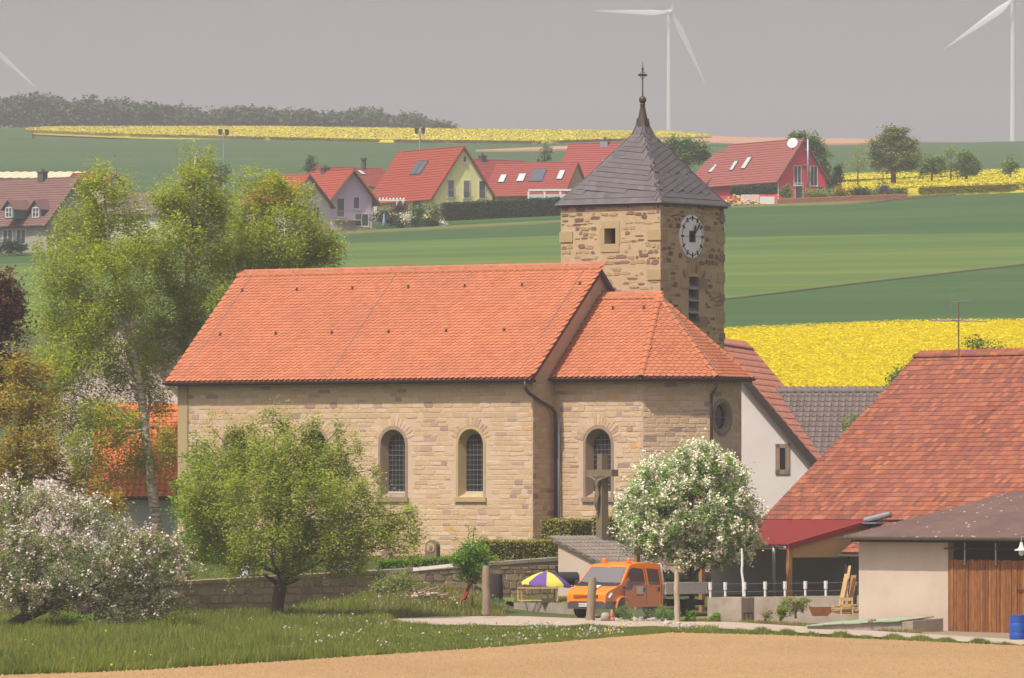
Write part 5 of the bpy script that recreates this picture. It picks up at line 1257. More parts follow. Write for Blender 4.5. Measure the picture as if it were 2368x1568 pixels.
for i in range(3):
    b = MB(); b.obox((p.x + .15 + i * 1.8, p.y - .03 - i * .19, zat(482, 795)), (1.5, -.16, 0), (0, .05, 0), (0, 0, 1.6)); pn = b.build('pane', m_sky, cv)
    b = MB(); b.obox((p.x - .1 + i * 1.8, p.y - .05 - i * .19, zat(484, 795)), (.22, -.02, 0), (0, .12, 0), (0, 0, 2.0)); b.build('post', m_whitep, cv)
# red house on the right
Y_ = 800.0
h = House('red_house', 'bright red house with brown red roof, satellite dish and steel flue', 'house', 1803, Y_, R(60), 15.6, 6.2, zat(470, Y_), zat(409, Y_), zat(326, Y_ + 3), m_redw, m_hbrownred, ov=.5, og=.35, mtrim=m_hbrown)
for v in (2.4, 4.6): h.win('g', v, zat(428, Y_), 1.0, 2.9 if False else 2.3, cols=2)
h.win('g', 2.6, zat(462, Y_), 1.1, 2.0, cols=1); h.win('g', 5.4, zat(448, Y_), 1.0, .9, cols=2, frame=m_gframe)
h.win('f', -1.9, zat(437, Y_), 2.2, 1.1, cols=4); h.win('f', -5.6, zat(438, Y_), 2.2, 1.1, cols=4); h.win('f', -9.0, zat(439, Y_), 1.5, 1.1, cols=2)
h.skylight(-9.6, .38, 1.0, 1.7); h.skylight(-12.0, .36, .8, 1.4)
b = MB(); q = h.P(.42, 3.55, 0); b.tube([q + Z * zat(446, Y_), q + Z * zat(318, Y_)], .13, 8); b.tube([q + Z * (zat(318, Y_)), q + Z * (zat(318, Y_) + .12)], .18, 8); b.build('flue', m_galv, h.t, smooth=True)
for z in (382, 346): b = MB(); b.obox(q - h.U * .42 + Z * zat(z, Y_) - h.V * .5, h.V * .6, h.U * .45, Z * .12); b.build('bracket', m_galv, h.t)
b = MB(); q = PX(1833, 331, 797); dd = Vector((-.35, -.85, .4)).normalized(); b.lathe([(.02, -.12), (.35, -.08), (.6, .04), (.63, .06), (.58, .06), (.3, -.05)], q, 20, dd); b.build('satellite_dish', m_whitep, h.t, smooth=True)
b = MB(); b.tube([q - dd * .1, PX(1833, 345, 798.4)], .05, 6); b.tube([q - dd * .05 - Z * .5, q + dd * .55 - Z * .1], .02, 5); b.build('dish_mount', m_gframe, h.t)
b = MB(); b.tube([h.P(-.1, -.1, h.ze - .2), h.P(-.1, -.1, h.zb)], .07, 6); b.build('downpipe', m_whitep, h.t)
h2 = House('red_house_wing', 'lower wing joined to the left of the bright red house', 'house wing', 1640, 813, R(60), 5.0, 8.1, zat(470, Y_), zat(411, Y_) + .15, zat(344, Y_ + 5) + .1, m_redw, m_hbrownred, ov=.5, og=.1, mtrim=m_hbrown)
h2.skylight(-2.0, .36, .9, 1.5)
# brick garden wall with visible courses
bw = thing('garden_wall', 'low red brick garden wall in front of the red house', 'brick wall', PX(1945, 470, 786))
A, B = PX(1797, 471, 786), PX(2098, 459, 790)
d = B - A; dh = Vector((d.x, d.y, 0)); e = d.normalized(); n = Vector((dh.y, -dh.x, 0)).normalized()
b = MB(); b.obox(A - Z * .6, d, -n * .3, Z * 1.15); b.build('wall_core', m_brickm, bw)
bk = MB(); bk.box((0, 0, 0), (1, 1, 1)); bk2 = bk.build('brick', m_brick, bw); BM = bk2.data; L_ = d.length; i = 0
hb, wb = .185, .62
for rw in range(5):
    a = -(rw % 2) * wb / 2
    while a < L_ - .1:
        a0, a1 = max(0, a), min(L_, a + wb - .05)
        if a1 - a0 > .1:
            o = bk2 if i == 0 else bpy.data.objects.new('brick', BM)
            if i: put(o, bw)
            i += 1; o.matrix_basis = basis(e, n, Z, A + e * ((a0 + a1) / 2) + Z * (-.42 + rw * (hb + .025)) + n * .0, (a1 - a0, .1, hb))
        a += wb
# white gate and fence, log piles
fg = thing('picket_gate', 'white slatted gate and board fence beside the brick wall', 'fence', PX(1750, 473, 786))
for i in range(9):
    p = PX(1716 + i * 4.6, 473, 786); b = MB(); b.box((p.x, p.y, p.z + .5), (.14, .05, 1.25)); b.build('slat', m_whitep, fg)
for y in (468, 453): p = PX(1714, y, 786.05); b = MB(); b.obox(p, (2.1, 0, 0), (0, .05, 0), (0, 0, .1)); b.build('rail', m_whitep, fg)
p = PX(1757, 472, 786); b = MB(); b.obox(p, (1.65, .1, 0), (0, .06, 0), (0, 0, .85)); b.build('board_panel', m_whitep, fg)
def pile(name, label, x, y, w, hh, Y, m, n, seed, cat='wood pile', r=(.08, .16), ln=.5):
    t = thing(name, label, cat, PX(x, y, Y)); q = random.Random(seed); c = PX(x, y, Y)
    for i in range(n):
        a = q.uniform(-1, 1); zz = q.random() * (1 - abs(a)) ** .7 * hh; b = MB(); rr_ = q.uniform(*r)
        an_ = q.uniform(0, 3.14); dv = Vector((math.cos(an_), math.sin(an_) * .5, q.uniform(-.25, .25))) * ln * q.uniform(.5, 1)
        o = c + Vector((a * w / 2, q.uniform(-.4, .4), zz)); b.tube([o - dv / 2, o + dv / 2], rr_, 6); b.build('log', m, t)
pile('log_pile', 'heap of split firewood logs in front of the white gate', 1733, 474, 3.6, .6, 784, m_raw, 40, 5)
pile('log_pile', 'stack of firewood between the tower and white gate', 1700, 470, 2.6, 1.0, 788, m_raw, 50, 6)
# left: brown roofed house with two dormers, hall roof behind
Y_ = 700.0
h = House('dormer_house', 'house with brown tiled roof and two small gabled dormers at the left edge', 'house', 108, Y_, R(38), 11.0, 9.4, zat(600, Y_), zat(512, Y_), zat(414, Y_ + 4), m_greyw, m_hbrown, ov=.5, og=.3, mtrim=m_hbrown)
h.chimney(-5.0, 4.2, .75, .7, h.zr - .9, h.zr + .75, m_gframe)
for x in (14, 76):
    D = thing_part('dormer', h.t)
    p = PX(x + 7, 505, Y_ + 1.1); fz = p.z
    e_, v_ = h.U, h.V
    b = MB(); b.prism([p - e_ * .6, p + e_ * .6, p + e_ * .6 + Z * 1.05, p + Z * 1.72, p - e_ * .6 + Z * 1.05], v_ * 2.4); b.build('body', m_tframe, D)
    b = MB()
    for sg in (-1, 1): b.obox(p + e_ * (.95 * sg) + Z * .78 - v_ * .25, v_ * 3.0, -e_ * (.95 * sg) + Z * 1.0, Z * .1)
    b.build('roof', m_hbrown, D)
    b = MB(); b.obox(p - e_ * .42 + Z * .12 - v_ * .03, e_ * .84, Z * .95, v_ * .02); b.build('pane', m_hglass, D)
    b = MB(); q = p - v_ * .06
    for (a0, z0, a1, z1) in ((-.46, .08, .92, .08), (-.46, 1.03, .92, .08), (-.46, .08, .08, 1.0), (.38, .08, .08, 1.0), (-.03, .1, .06, 1.0), (-.46, .6, .92, .05)): b.obox(q + e_ * a0 + Z * z0, e_ * a1, Z * z1, v_ * .05)
    b.build('frame', m_frame, D)
for a in (-5.2, -3.4, -8.4): h.win('f', a, zat(562, Y_), 1.3, 1.5, cols=2, frame=m_frame)
hl = thing('hall', 'long low hall with pale striped roof and red fascia behind the dormer house', 'hall', PX(90, 440, 790))
A = PX(-220, 413, 790); b = MB(); b.obox(A - Z * 3, (19.8, -1, 0), (0, 12, 0), Z * 3); b.build('walls', m_redw, hl)
corrug('roof_sheet', A + Vector((-.3, -.4, .05)), Vector((1, -.05, 0)).normalized(), 20.2, Vector((.3, 6, .95)), Vector((0, -.15, .98)), 1.0, .05, mat('pale_hall_roof', L3(.62, .52, .36), .7, L3(.55, .46, .33), .5, .5), hl, 4)
h = House('terraced_house', 'flat looking house with red roof and blue grey windows left of the birch top', 'house', 246, 770, R(10), 4.6, 8.0, zat(470, 770), zat(423, 770), zat(405, 775), m_pinkw, m_hred2, ov=.3, og=.2)
for a in (-.9, -2.4, -3.8): h.win('f', a, zat(430, 770), 1.2, .75, cols=1, glass=m_solar)
h = House('village_house', 'white house with red roof mostly hidden behind the birch crowns', 'house', 660, 740, R(35), 5.5, 8.0, zat(560, 740), zat(470, 740), zat(408, 744), m_white, m_hred, ov=.4, og=.3)
for v in (2.2, 5.4): h.win('g', v, zat(505, 740), 1.1, 1.4)
h = House('village_house', 'bluish white house with dark roof behind the left birch crown', 'house', 420, 730, R(30), 9, 8.0, zat(560, 730), zat(490, 730), zat(448, 734), m_bluew, m_dark, ov=.4, og=.3)
for a in (-2.2, -5.0): h.win('f', a, zat(510, 730), 1.1, 1.3)
# closed blue parasol in the garden
t = thing('closed_parasol', 'closed light blue garden parasol beside the lilac house', 'parasol', PX(888, 533, 752))
b = MB(); b.lathe([(.03, 0), (.03, .3), (.20, .35), (.17, 1.0), (.06, 1.75), (.01, 1.9)], PX(888, 533, 752), 10); b.build('canopy', mat('blue_cloth', L3(.22, .33, .5), .8), t, smooth=True)
# floodlight masts
for k, (x, y0, y1) in enumerate(((517, 307, 380), (971, 304, 352))):
    Y_ = 980.0
    t = thing('floodlight_mast', ['twin floodlight mast rising behind the birch top', 'twin floodlight mast above the yellow house roof'][k], 'floodlight', PX(x, y1, Y_), group='sports field floodlights')
    b = MB(); b.tube([PX(x, y1 + 20, Y_), PX(x, y0, Y_)], [.14, .09], 8); b.tube([PX(x - 7, y0, Y_), PX(x + 7, y0, Y_)], .06, 6); b.build('pole', m_galv, t)
    for s_ in (-1, 1):
        b = MB(); c = PX(x + s_ * 7.5, y0 - 2, Y_); b.prism([c + Vector((-.32, -.2, .35)), c + Vector((.32, -.2, .35)), c + Vector((.22, .1, -.42)), c + Vector((-.22, .1, -.42))], (0, .4, .0)); b.build('lamp_head', m_gframe, t)
# ---------------------------------------------------------------- wind turbines
m_turb = mat('turbine_white', L3(.56, .54, .54), .5)
def turbine(label, hx, hy, Y, angs, yaw, bl=45.0):
    hub = PX(hx, hy, Y); t = thing('wind_turbine', label, 'wind turbine', (hub.x, Y, 60), group='wind turbines behind the ridge')
    u = Vector((math.cos(yaw), math.sin(yaw), 0)); ax = Vector((math.sin(yaw), -math.cos(yaw), 0))
    back = hub - ax * 3.6
    b = MB(); b.tube([Vector((back.x, back.y, 50)), Vector((back.x, back.y, hub.z - 1.4))], [2.25, 1.25], 20); b.build('tower', m_turb, t, smooth=True, angle=R(50))
    b = MB(); b.tube([hub - ax * 1.2, hub - ax * 2.2, hub - ax * 8.2, hub - ax * 9.0], [1.3, 1.75, 1.8, 1.1], 12); b.build('nacelle', m_turb, t, smooth=True, angle=R(50))
    b = MB(); b.lathe([(1.35, -1.2), (1.4, 0), (1.0, 1.1), (.3, 1.7)], hub, 14, ax); b.build('hub', m_turb, t, smooth=True)
    for a in angs:
        d = u * math.cos(R(a)) + Z * math.sin(R(a)); w_ = ax.cross(d)
        vs = []; k = 14
        for i in range(k + 1):
            f = i / k; r_b = 1.0 + f * bl; ch = (1.9 if f < .06 else 1.9 + (4.0 - 1.9) * min(1, (f - .06) / .14)) if f < .2 else 4.0 * (1 - (f - .2) / .8) ** .8 + .12
            th_ = max(.06, (.95 if f < .05 else .55 * (1 - f))); tw_ = R(24 * (1 - f)); off = -.15 * ch
            c_ = hub + d * r_b
            cw = w_ * math.cos(tw_) + ax * math.sin(tw_); ct = ax * math.cos(tw_) - w_ * math.sin(tw_)
            vs += [c_ - cw * (ch * .3), c_ + ct * th_, c_ + cw * (ch * .7), c_ - ct * th_ * .7]
        fs = [(0, 1, 2, 3), tuple(range(4 * k + 3, 4 * k - 1, -1))]
        for i in range(k):
            for j in range(4): j2 = (j + 1) % 4; fs.append((i * 4 + j, (i + 1) * 4 + j, (i + 1) * 4 + j2, i * 4 + j2))
        b = MB(); b.add(vs, fs); b.build('blade', m_turb, t, smooth=True, angle=R(50))
turbine('pale wind turbine right behind the church spire', 1551, 27, 4700.0, (180.5, 297, 62), R(18), 54)
turbine('white wind turbine standing by the right picture edge', 2346, -6, 3650.0, (216, 334, 95), R(8))
turbine('wind turbine mostly outside the left edge with one blade showing', -72, 68, 3650.0, (-41, 79, 199), R(0))
# ---------------------------------------------------------------- orange double cab van with drop-side bed
m_van = mat('orange_van_paint', L3(.86, .215, .006), .3, L3(.80, .195, .006), 1.5, .3, spec=.6)
m_black = mat('black_plastic', L3(.03, .028, .03), .6)
m_tyre = mat('tyre_rubber', L3(.022, .02, .02), .9)
m_vglass = mat('van_glass', L3(.05, .05, .055), .08, spec=.7)
m_alu = mat('aluminium_side', L3(.56, .55, .54), .5, L3(.46, .45, .45), 2, .5, metal=.15)
m_lampc = mat('headlamp_glass', L3(.55, .56, .58), .1, spec=.7)
m_beacon = mat('amber_beacon', L3(.85, .16, .02), .25, spec=.6)
m_red = mat('red_reflector', L3(.5, .03, .03), .4)
m_blue = mat('blue_band', L3(.03, .07, .45), .6)
VAN_YAW = R(180 + 53)
vY = 274.0
vx, vz = PXX(1462, vY), gz(1462, vY) + .03
van = thing('van', 'orange double cab pickup van with beacons and grey drop-side bed', 'van', (vx, vY, vz), VAN_YAW); van.scale = (1.09, 1.09, 1.07)
# local axes: +x forward, +y left, z up; cab from x=+2.75 (nose) to -.55, bed behind
NX = 2.78
D_ = lambda d: NX - d
prof_ = [(0.06, .42), (0.0, .60), (0.02, .86), (0.12, .98), (.62, 1.17), (.80, 1.24), (1.42, 1.88), (1.62, 1.96), (2.4, 2.0), (3.22, 1.97), (3.30, 1.90), (3.30, .44)]
def hw(z, d):
    w = .985 if z < 1.2 else .985 - (z - 1.2) * .20
    if d < .35: w -= (.35 - d) * .42
    return w
belt = 1.18
def side(sg):
    out = []
    return out
b = MB()
# arch cut-out for the front wheel
arc = [(.86 + .40 * math.cos(t), .36 + .42 * math.sin(t)) for t in [math.pi * i / 10 for i in range(11)]]
low = [(.06, .42), (0.0, .60), (.02, .86), (.12, .98), (.62, 1.17), (3.30, 1.17), (3.30, .44)]
low = [(.06, .42), (0.0, .60), (.02, .86), (.12, .98), (.62, 1.17), (.80, 1.17), (3.30, 1.17), (3.30, .40), (1.27, .40)] + arc + [(.45, .40)]
upp = [(.62, 1.17), (.80, 1.24), (1.42, 1.88), (1.62, 1.96), (2.4, 2.0), (3.22, 1.97), (3.30, 1.90), (3.30, 1.17)]
for sg in (1, -1):
    for ring in (low, upp):
        loops = [[Vector((d, z, 0)) for d, z in ring]]; tri = tessellate_polygon(loops)
        vs = [(D_(d), sg * hw(z, d), z) for d, z in ring]
        fs = []
        for t in tri:
            A_, B_, C_ = (Vector(vs[i]) for i in t); n_ = (B_ - A_).cross(C_ - A_); fs.append(t if n_.y * sg > 0 else (t[0], t[2], t[1]))
        b.add(vs, fs)
for i in range(len(prof_) - 1):
    (d0, z0), (d1, z1) = prof_[i], prof_[i + 1]
    k = 6; vs = []
    for (d, z) in ((d0, z0), (d1, z1)):
        w = hw(z, d)
        for j in range(k + 1):
            y = w * (1 - 2 * j / k); bow = .05 * (1 - (y / w) ** 2) if d < 1.5 or d > 3.2 else .0
            crown = .03 * (1 - (y / w) ** 2) if z > 1.85 else 0
            vs.append((D_(d) + (bow if d < 1.5 else 0), y, z + crown))
    b.add(vs, [(j, k + 1 + j, k + 2 + j, j + 1) for j in range(k)])
vb = b.build('body', m_van, van, smooth=True, local=True, angle=R(28))
def vquad(name, pts, m, parent=vb, off=.0, th=.012):
    q = MB(); q.prism([Vector(p) for p in pts], Vector(off) if not isinstance(off, (int, float)) else Vector((0, 0, th))); return q.build(name, m, parent, local=True)
# windscreen
k = 6; vs = []
for (d, z) in ((.84, 1.275), (1.40, 1.845)):
    w = hw(z, d) - .07
    for j in range(k + 1):
        y = w * (1 - 2 * j / k); vs.append((D_(d) + .05 * (1 - (y / w) ** 2) + .022, y, z + .018))
b = MB(); b.add(vs, [(j, k + 1 + j, k + 2 + j, j + 1) for j in range(k)]); b.build('windscreen', mat('windscreen_sky_grey', L3(.16, .15, .155), .08, spec=.8), vb, smooth=True, local=True)  # base colour lightened to grey in place of the sky's reflection
# scuttle and wipers
b = MB(); vs = []
for (d, z) in ((.60, 1.165), (.84, 1.27)):
    w = hw(z, d) - .04
    for j in range(k + 1): y = w * (1 - 2 * j / k); vs.append((D_(d) + .05 * (1 - (y / w) ** 2) + .012, y, z + .014))
b.add(vs, [(j, k + 1 + j, k + 2 + j, j + 1) for j in range(k)]); b.build('scuttle', m_black, vb, local=True)
for y in (.35, -.35): b = MB(); b.tube([(D_(.74) + .05, y, 1.24), (D_(.86) + .06, y - .55, 1.33)], .012, 4); b.build('wiper', m_black, vb, local=True)
for sg in (1, -1):
    def SPt(d, z, o=.008): return Vector((D_(d), sg * (hw(z, d) + o), z))
    def sidep(name, ring, m, o=.008, parent=vb):
        q = MB(); pts = [SPt(d, z, o) for d, z in ring]
        nn = Vector((0, 0, 0))
        for i in range(len(pts)): nn += pts[i].cross(pts[(i + 1) % len(pts)])
        if nn.y * sg < 0: pts.reverse()
        q.add(pts, [tuple(range(len(pts)))]); return q.build(name, m, parent, local=True)
    door = sidep('door', [(.98, .46), (.98, .47), (2.26, .47), (2.26, 1.16), (.98, 1.16)][1:], m_van, .004)
    sidep('door_glass', [(.86, 1.10), (1.05, 1.02), (1.38, 1.02), (1.5, 1.2), (2.20, 1.2), (2.20, 1.78), (1.62, 1.83), (1.42, 1.78)], m_vglass, .012, vb)
    sidep('door_glass', [(2.44, 1.2), (3.12, 1.2), (3.12, 1.76), (2.44, 1.80)], m_vglass, .012, vb)
    for d in (.97, 2.30, 3.22):
        q = MB(); q.tube([SPt(d, .47, .005), SPt(d, 1.17, .005), SPt(max(d, 1.55) if d < 1 else d, 1.84, .005)] if d > 1 else [SPt(d, .47, .005), SPt(d, 1.0, .005)], .008, 4); q.build('door_gap', m_black, vb, local=True)
    for d in (2.12, 3.02):
        q = MB(); c = SPt(d, 1.02, .02); q.box(c, (.11, .03, .16)); q.build('door_handle', m_black, vb, local=True)
    # mirror
    q = MB(); c = SPt(1.02, 1.22, .16); q.cbox(c, (.12, .20, .30), .04); q.tube([SPt(1.0, 1.12, 0), c - Vector((0, 0, .12))], .03, 6); q.build('mirror', m_black, vb, local=True)
    # wheel arch lip, headlamp, bumper corner
    q = MB(); q.tube([SPt(d, z, .012) for d, z in arc], .035, 6); q.build('wheel_arch', m_van, vb, local=True)
    q = MB(); pts = [(.045, .80), (.02, .98 - .12)]
    P_ = [Vector((D_(.055), sg * .60, .72)), Vector((D_(.20), sg * .905, .76)), Vector((D_(.30), sg * .955, .93)), Vector((D_(.08), sg * .62, .90))]
    c_ = sum(P_, Vector()) / 4; q.prism([p + Vector((.04, sg * .03, 0)) for p in P_], Vector((-.09, -sg * .05, 0))); q.build('headlight', m_lampc, vb, local=True)
    # sign plates on the doors
    q = sidep('door_sign', [(1.66, .80), (2.10, .80), (2.10, 1.14), (1.66, 1.14)], m_whitep, .016)
    sidep('sign_band', [(1.66, .80), (2.10, .80), (2.10, .87), (1.66, .87)], m_red, .02, vb)
# bonnet badge
b = MB(); b.prism([Vector((D_(.25) + .0, .30, 1.06)), Vector((D_(.25), -.08, 1.06)), Vector((D_(.50), -.08, 1.165)), Vector((D_(.50), .30, 1.165))], (.01, 0, .035)); b.build('bonnet_sign', m_whitep, vb, local=True)
b = MB(); b.prism([Vector((D_(.22), .30, 1.05)), Vector((D_(.22), -.08, 1.05)), Vector((D_(.27), -.08, 1.07)), Vector((D_(.27), .30, 1.07))], (.012, 0, .042)); b.build('sign_band', m_red, vb, local=True)
# grille, bumper, plate
b = MB(); b.box((D_(-.025), 0, .80), (.06, 1.05, .12)); b.build('grille', m_black, vb, local=True)
for z in (.77, .83): b = MB(); b.box((D_(-.06), 0, z), (.02, 1.0, .018)); b.build('grille_bar', m_van, vb, local=True)
b = MB(); vs = []
outl = [(.62, .975), (.22, .97), (.02, .85), (-.07, .5), (-.10, 0), (-.07, -.5), (.02, -.85), (.22, -.97), (.62, -.975)]
for z in (.34, .62):
    for d, y in outl: vs.append((D_(d), y, z))
q_ = len(outl); fs = [(i, i + 1, q_ + i + 1, q_ + i) for i in range(q_ - 1)] + [tuple(range(q_ - 1, -1, -1)), tuple(range(q_, 2 * q_))]
b.add(vs, fs); b.build('bumper', mat('grey_bumper', L3(.07, .065, .065), .6), van, smooth=False, local=True)
plate = MB(); plate.box((D_(-.112), .02, .49), (.02, .54, .13)); pl = plate.build('number_plate', m_whitep, van, local=True)
b = MB(); b.box((D_(-.124), .02 - .235 * -1, .49), (.006, .06, .12)); b.build('plate_band', m_blue, pl, local=True)
fc = bpy.data.curves.new('plate_text', 'FONT'); fc.body = 'SW-KS 303'; fc.size = .105; fc.align_x = 'CENTER'; fc.align_y = 'CENTER'; fc.extrude = .002
fc.materials.append(m_black); ft = bpy.data.objects.new('plate_text', fc); COL.objects.link(ft); bpy.context.view_layer.update(); fme = bpy.data.meshes.new_from_object(ft); bpy.data.objects.remove(ft); fo = bpy.data.objects.new('plate_text', fme); put(fo, pl, True); fo.location = (D_(-.127), -.01, .49); fo.rotation_euler = (R(90), 0, R(90))
# beacons
for y in (.62, -.45):
    b = MB(); b.lathe([(.10, 0), (.10, .05), (.085, .06), (.085, .14), (.06, .17)], (D_(1.72), y, 2.0), 12); b.build('beacon', m_beacon, vb, smooth=True, local=True, angle=R(40))
b = MB(); b.tube([(D_(1.75), .1, 2.02), (D_(1.85), .1, 2.25)], .008, 4); b.build('aerial', m_black, vb, local=True)
# seats seen through the glass, chassis, bed
b = MB(); b.box((-1.2, 0, .50), (5.2, .9, .2)); b.build('chassis', m_black, van, local=True)
BX0, BX1 = -.62, -3.45
bed = MB(); bed.box(((BX0 + BX1) / 2, 0, .86), (BX0 - BX1, 2.04, .06)); bd = bed.build('bed_floor', m_alu, van, local=True)
for sg in (1, -1):
    b = MB(); b.box(((BX0 + BX1) / 2, sg * 1.03, 1.06), (BX0 - BX1, .03, .40)); s1 = b.build('drop_side', m_alu, bd, local=True)
    for z in (.88, 1.06, 1.24): b = MB(); b.box(((BX0 + BX1) / 2, sg * 1.05, z), (BX0 - BX1 - .06, .02, .035)); b.build('rib', m_alu, bd, local=True)
    b = MB(); b.prism([Vector((BX1 + .18, sg * 1.062, .98)), Vector((BX1 + .30, sg * 1.062, .98)), Vector((BX1 + .24, sg * 1.062, 1.14)), Vector((BX1 + .12, sg * 1.062, 1.14))], (0, .004 * sg, 0)); b.build('reflector', m_red, bd, local=True)
b = MB(); b.box((BX1, 0, 1.06), (.03, 2.06, .40)); b.build('tailboard', m_alu, bd, local=True)
b = MB()
for y in (-.98, .98): b.tube([(BX0 + .02, y, .86), (BX0 + .02, y * .86, 1.95)], .03, 6)
b.tube([(BX0 + .02, -.85, 1.95), (BX0 + .02, .85, 1.95)], .03, 6)
for y in np.linspace(-.7, .7, 8): b.tube([(BX0 + .02, y, 1.2), (BX0 + .02, y, 1.95)], .012, 4)
b.build('ladder_rack', m_alu, bd, local=True)
for i in range(4): b = MB(); b.box(((BX0 + BX1) / 2 - .3, -.6 + i * .38, 1.22 + .012 * (i % 2)), (1.9, .28, .04)); b.build('plank', m_raw, bd, local=True)
for (x, y) in ((D_(.86), .86), (D_(.86), -.86), (-2.25, .84), (-2.25, -.84)):
    w_ = MB(); sg = 1 if y > 0 else -1; ax_ = (0, sg, 0)
    w_.lathe([(.20, -.11), (.31, -.11), (.335, -.07), (.335, .07), (.31, .11), (.20, .11)], (x, y, .335), 24, ax_); wt = w_.build('wheel', m_tyre, van, smooth=True, local=True, angle=R(40))
    w_ = MB(); w_.lathe([(.205, .02), (.205, .105), (.18, .11), (.12, .07), (.05, .08)], (x, y, .335), 16, ax_); w_.build('rim', m_galv, wt, smooth=True, local=True, angle=R(40))
b = MB(); b.box((-2.25, 0, .62), (.9, 2.0, .03)); b.build('mudguard', m_black, van, local=True)
# ---------------------------------------------------------------- little terrace with umbrella, hutch and grill
Yt = 279.5
ter_z = -4.22
lo = thing('terrace_wall', 'low weathered concrete retaining wall left of the orange van', 'retaining wall', PX(1255, 1430, Yt))
A = Vector((PXX(1188, Yt + 2.5), Yt + 2.5, 0)); B = Vector((PXX(1330, Yt - .6), Yt - .6, 0)); d = B - A; n = Vector((d.y, -d.x, 0)).normalized()
b = MB(); b.hexa([A + Z * -5.4, B + Z * -5.4, B - n * .3 + Z * -5.4, A - n * .3 + Z * -5.4, A + Z * (ter_z - .02), B + Z * (ter_z + .02), B - n * .3 + Z * (ter_z + .02), A - n * .3 + Z * (ter_z - .02)]); b.build('wall', m_conc, lo)
# terrace lawn
V = []; Fc = []; nA, nB = 24, 20
for i in range(nA):
    for j in range(nB):
        f = i / (nA - 1); c0 = A.lerp(B, f) - n * .29; c1 = Vector((PXX(1100 + 215 * f, 290.5), 290.5 + f, 0)); p = c0.lerp(c1, j / (nB - 1)); V.append((p.x, p.y, ter_z - .03 + .12 * j / nB + .015 * math.sin(i * 3 + j * 2)))
for i in range(nA - 1):
    for j in range(nB - 1): a = i * nB + j; Fc.append((a, a + nB, a + nB + 1, a + 1))
o = bpy.data.objects.new('terrace_lawn', mesh_np('terrace_lawn', V, Fc, mat('lawn', L3(.16, .18, .04), .97, L3(.12, .15, .03), 2, .6, .02, 20), smooth=True)); put(o); o['kind'] = 'structure'
# umbrella
up = Vector((PXX(1265, 281.5), 281.5, ter_z)); s_u = F / 281.5
um = thing('garden_umbrella', 'yellow and purple striped garden umbrella on a thin pole', 'umbrella', up)
tp = up + Z * ((1388 - 1317) / s_u)
b = MB(); b.tube([up - Z * .1, tp + Z * .06], .022, 8); b.build('pole', m_whitep, um)
m_uy, m_up = mat('yellow_cloth', L3(.88, .80, .16), .8, transl=.35), mat('purple_cloth', L3(.20, .10, .38), .8, transl=.3)
Rr = 57 / s_u; hgt = 27 / s_u
tilt = Matrix.Rotation(R(4), 4, 'Y')
for i in range(8):
    a0, a1 = 2 * math.pi * i / 8, 2 * math.pi * (i + 1) / 8; rows_ = 5; vs = []
    for r in range(rows_ + 1):
        f = r / rows_
        for c in range(4):
            a = a0 + (a1 - a0) * c / 3; rad = Rr * f * (1 - .03 * math.sin(math.pi * c / 3)); zz = -hgt * (f ** 1.7) - .03 * f * math.sin(math.pi * c / 3)
            vs.append(tp + tilt @ Vector((rad * math.cos(a), rad * math.sin(a), zz)))
    for c in range(4):
        a = a0 + (a1 - a0) * c / 3; vs.append(tp + tilt @ Vector((Rr * math.cos(a), Rr * math.sin(a), -hgt - .11 - .02 * math.sin(math.pi * c / 3 * 2))))
    fs = [(r * 4 + c, r * 4 + c + 1, (r + 1) * 4 + c + 1, (r + 1) * 4 + c) for r in range(rows_ + 1) for c in range(3)]
    b = MB(); b.add(vs, fs); b.build('canopy_panel', m_up if i % 2 else m_uy, um, smooth=True)
b = MB()
for i in range(8):
    a = 2 * math.pi * i / 8; b.tube([tp + tilt @ Vector((.2 * math.cos(a), .2 * math.sin(a), -.06)), tp + tilt @ Vector((Rr * math.cos(a), Rr * math.sin(a), -hgt - .02))], .008, 4)
b.build('ribs', m_galv, um)
# hutch frame
hu = thing('hutch_frame', 'light timber pen frame with mesh sides on the small lawn', 'pen', PX(1250, 1390, 281))
hp = lambda x, y, z: Vector((PXX(1196, 280.6), 280.6, ter_z)) + Vector((x, y, z))
for (x, y) in ((0, 0), (1.58, -.1), (1.2, 1.0), (.15, 1.0)): b = MB(); b.obox(hp(x, y, 0), (.06, 0, 0), (0, .06, 0), (0, 0, .56)); b.build('post', m_raw, hu)
for (p, q) in (((0, 0, .5), (1.64, -.1, .5)), ((.15, 1.0, .5), (1.26, 1.0, .5)), ((0, 0, .5), (.15, 1.06, .5)), ((1.58, -.1, .5), (1.2, 1.06, .5)), ((0, 0, 0), (1.64, -.1, 0))):
    b = MB(); A_, B_ = hp(*p), hp(*q); b.obox(A_ + Z * .062, B_ - A_, Z * .055, (B_ - A_).cross(Z).normalized() * .04); b.build('rail', m_raw, hu)
b = MB()
for i in range(14):
    b.tube([hp(.06 + i * .115, -.0 - .007 * i, .05), hp(.06 + i * .115, -.007 * i, .5)], .0035, 3)
for z in (.15, .25, .35, .45): b.tube([hp(.05, 0, z), hp(1.6, -.1, z)], .0035, 3)
b.build('mesh_panel', m_wire, hu)
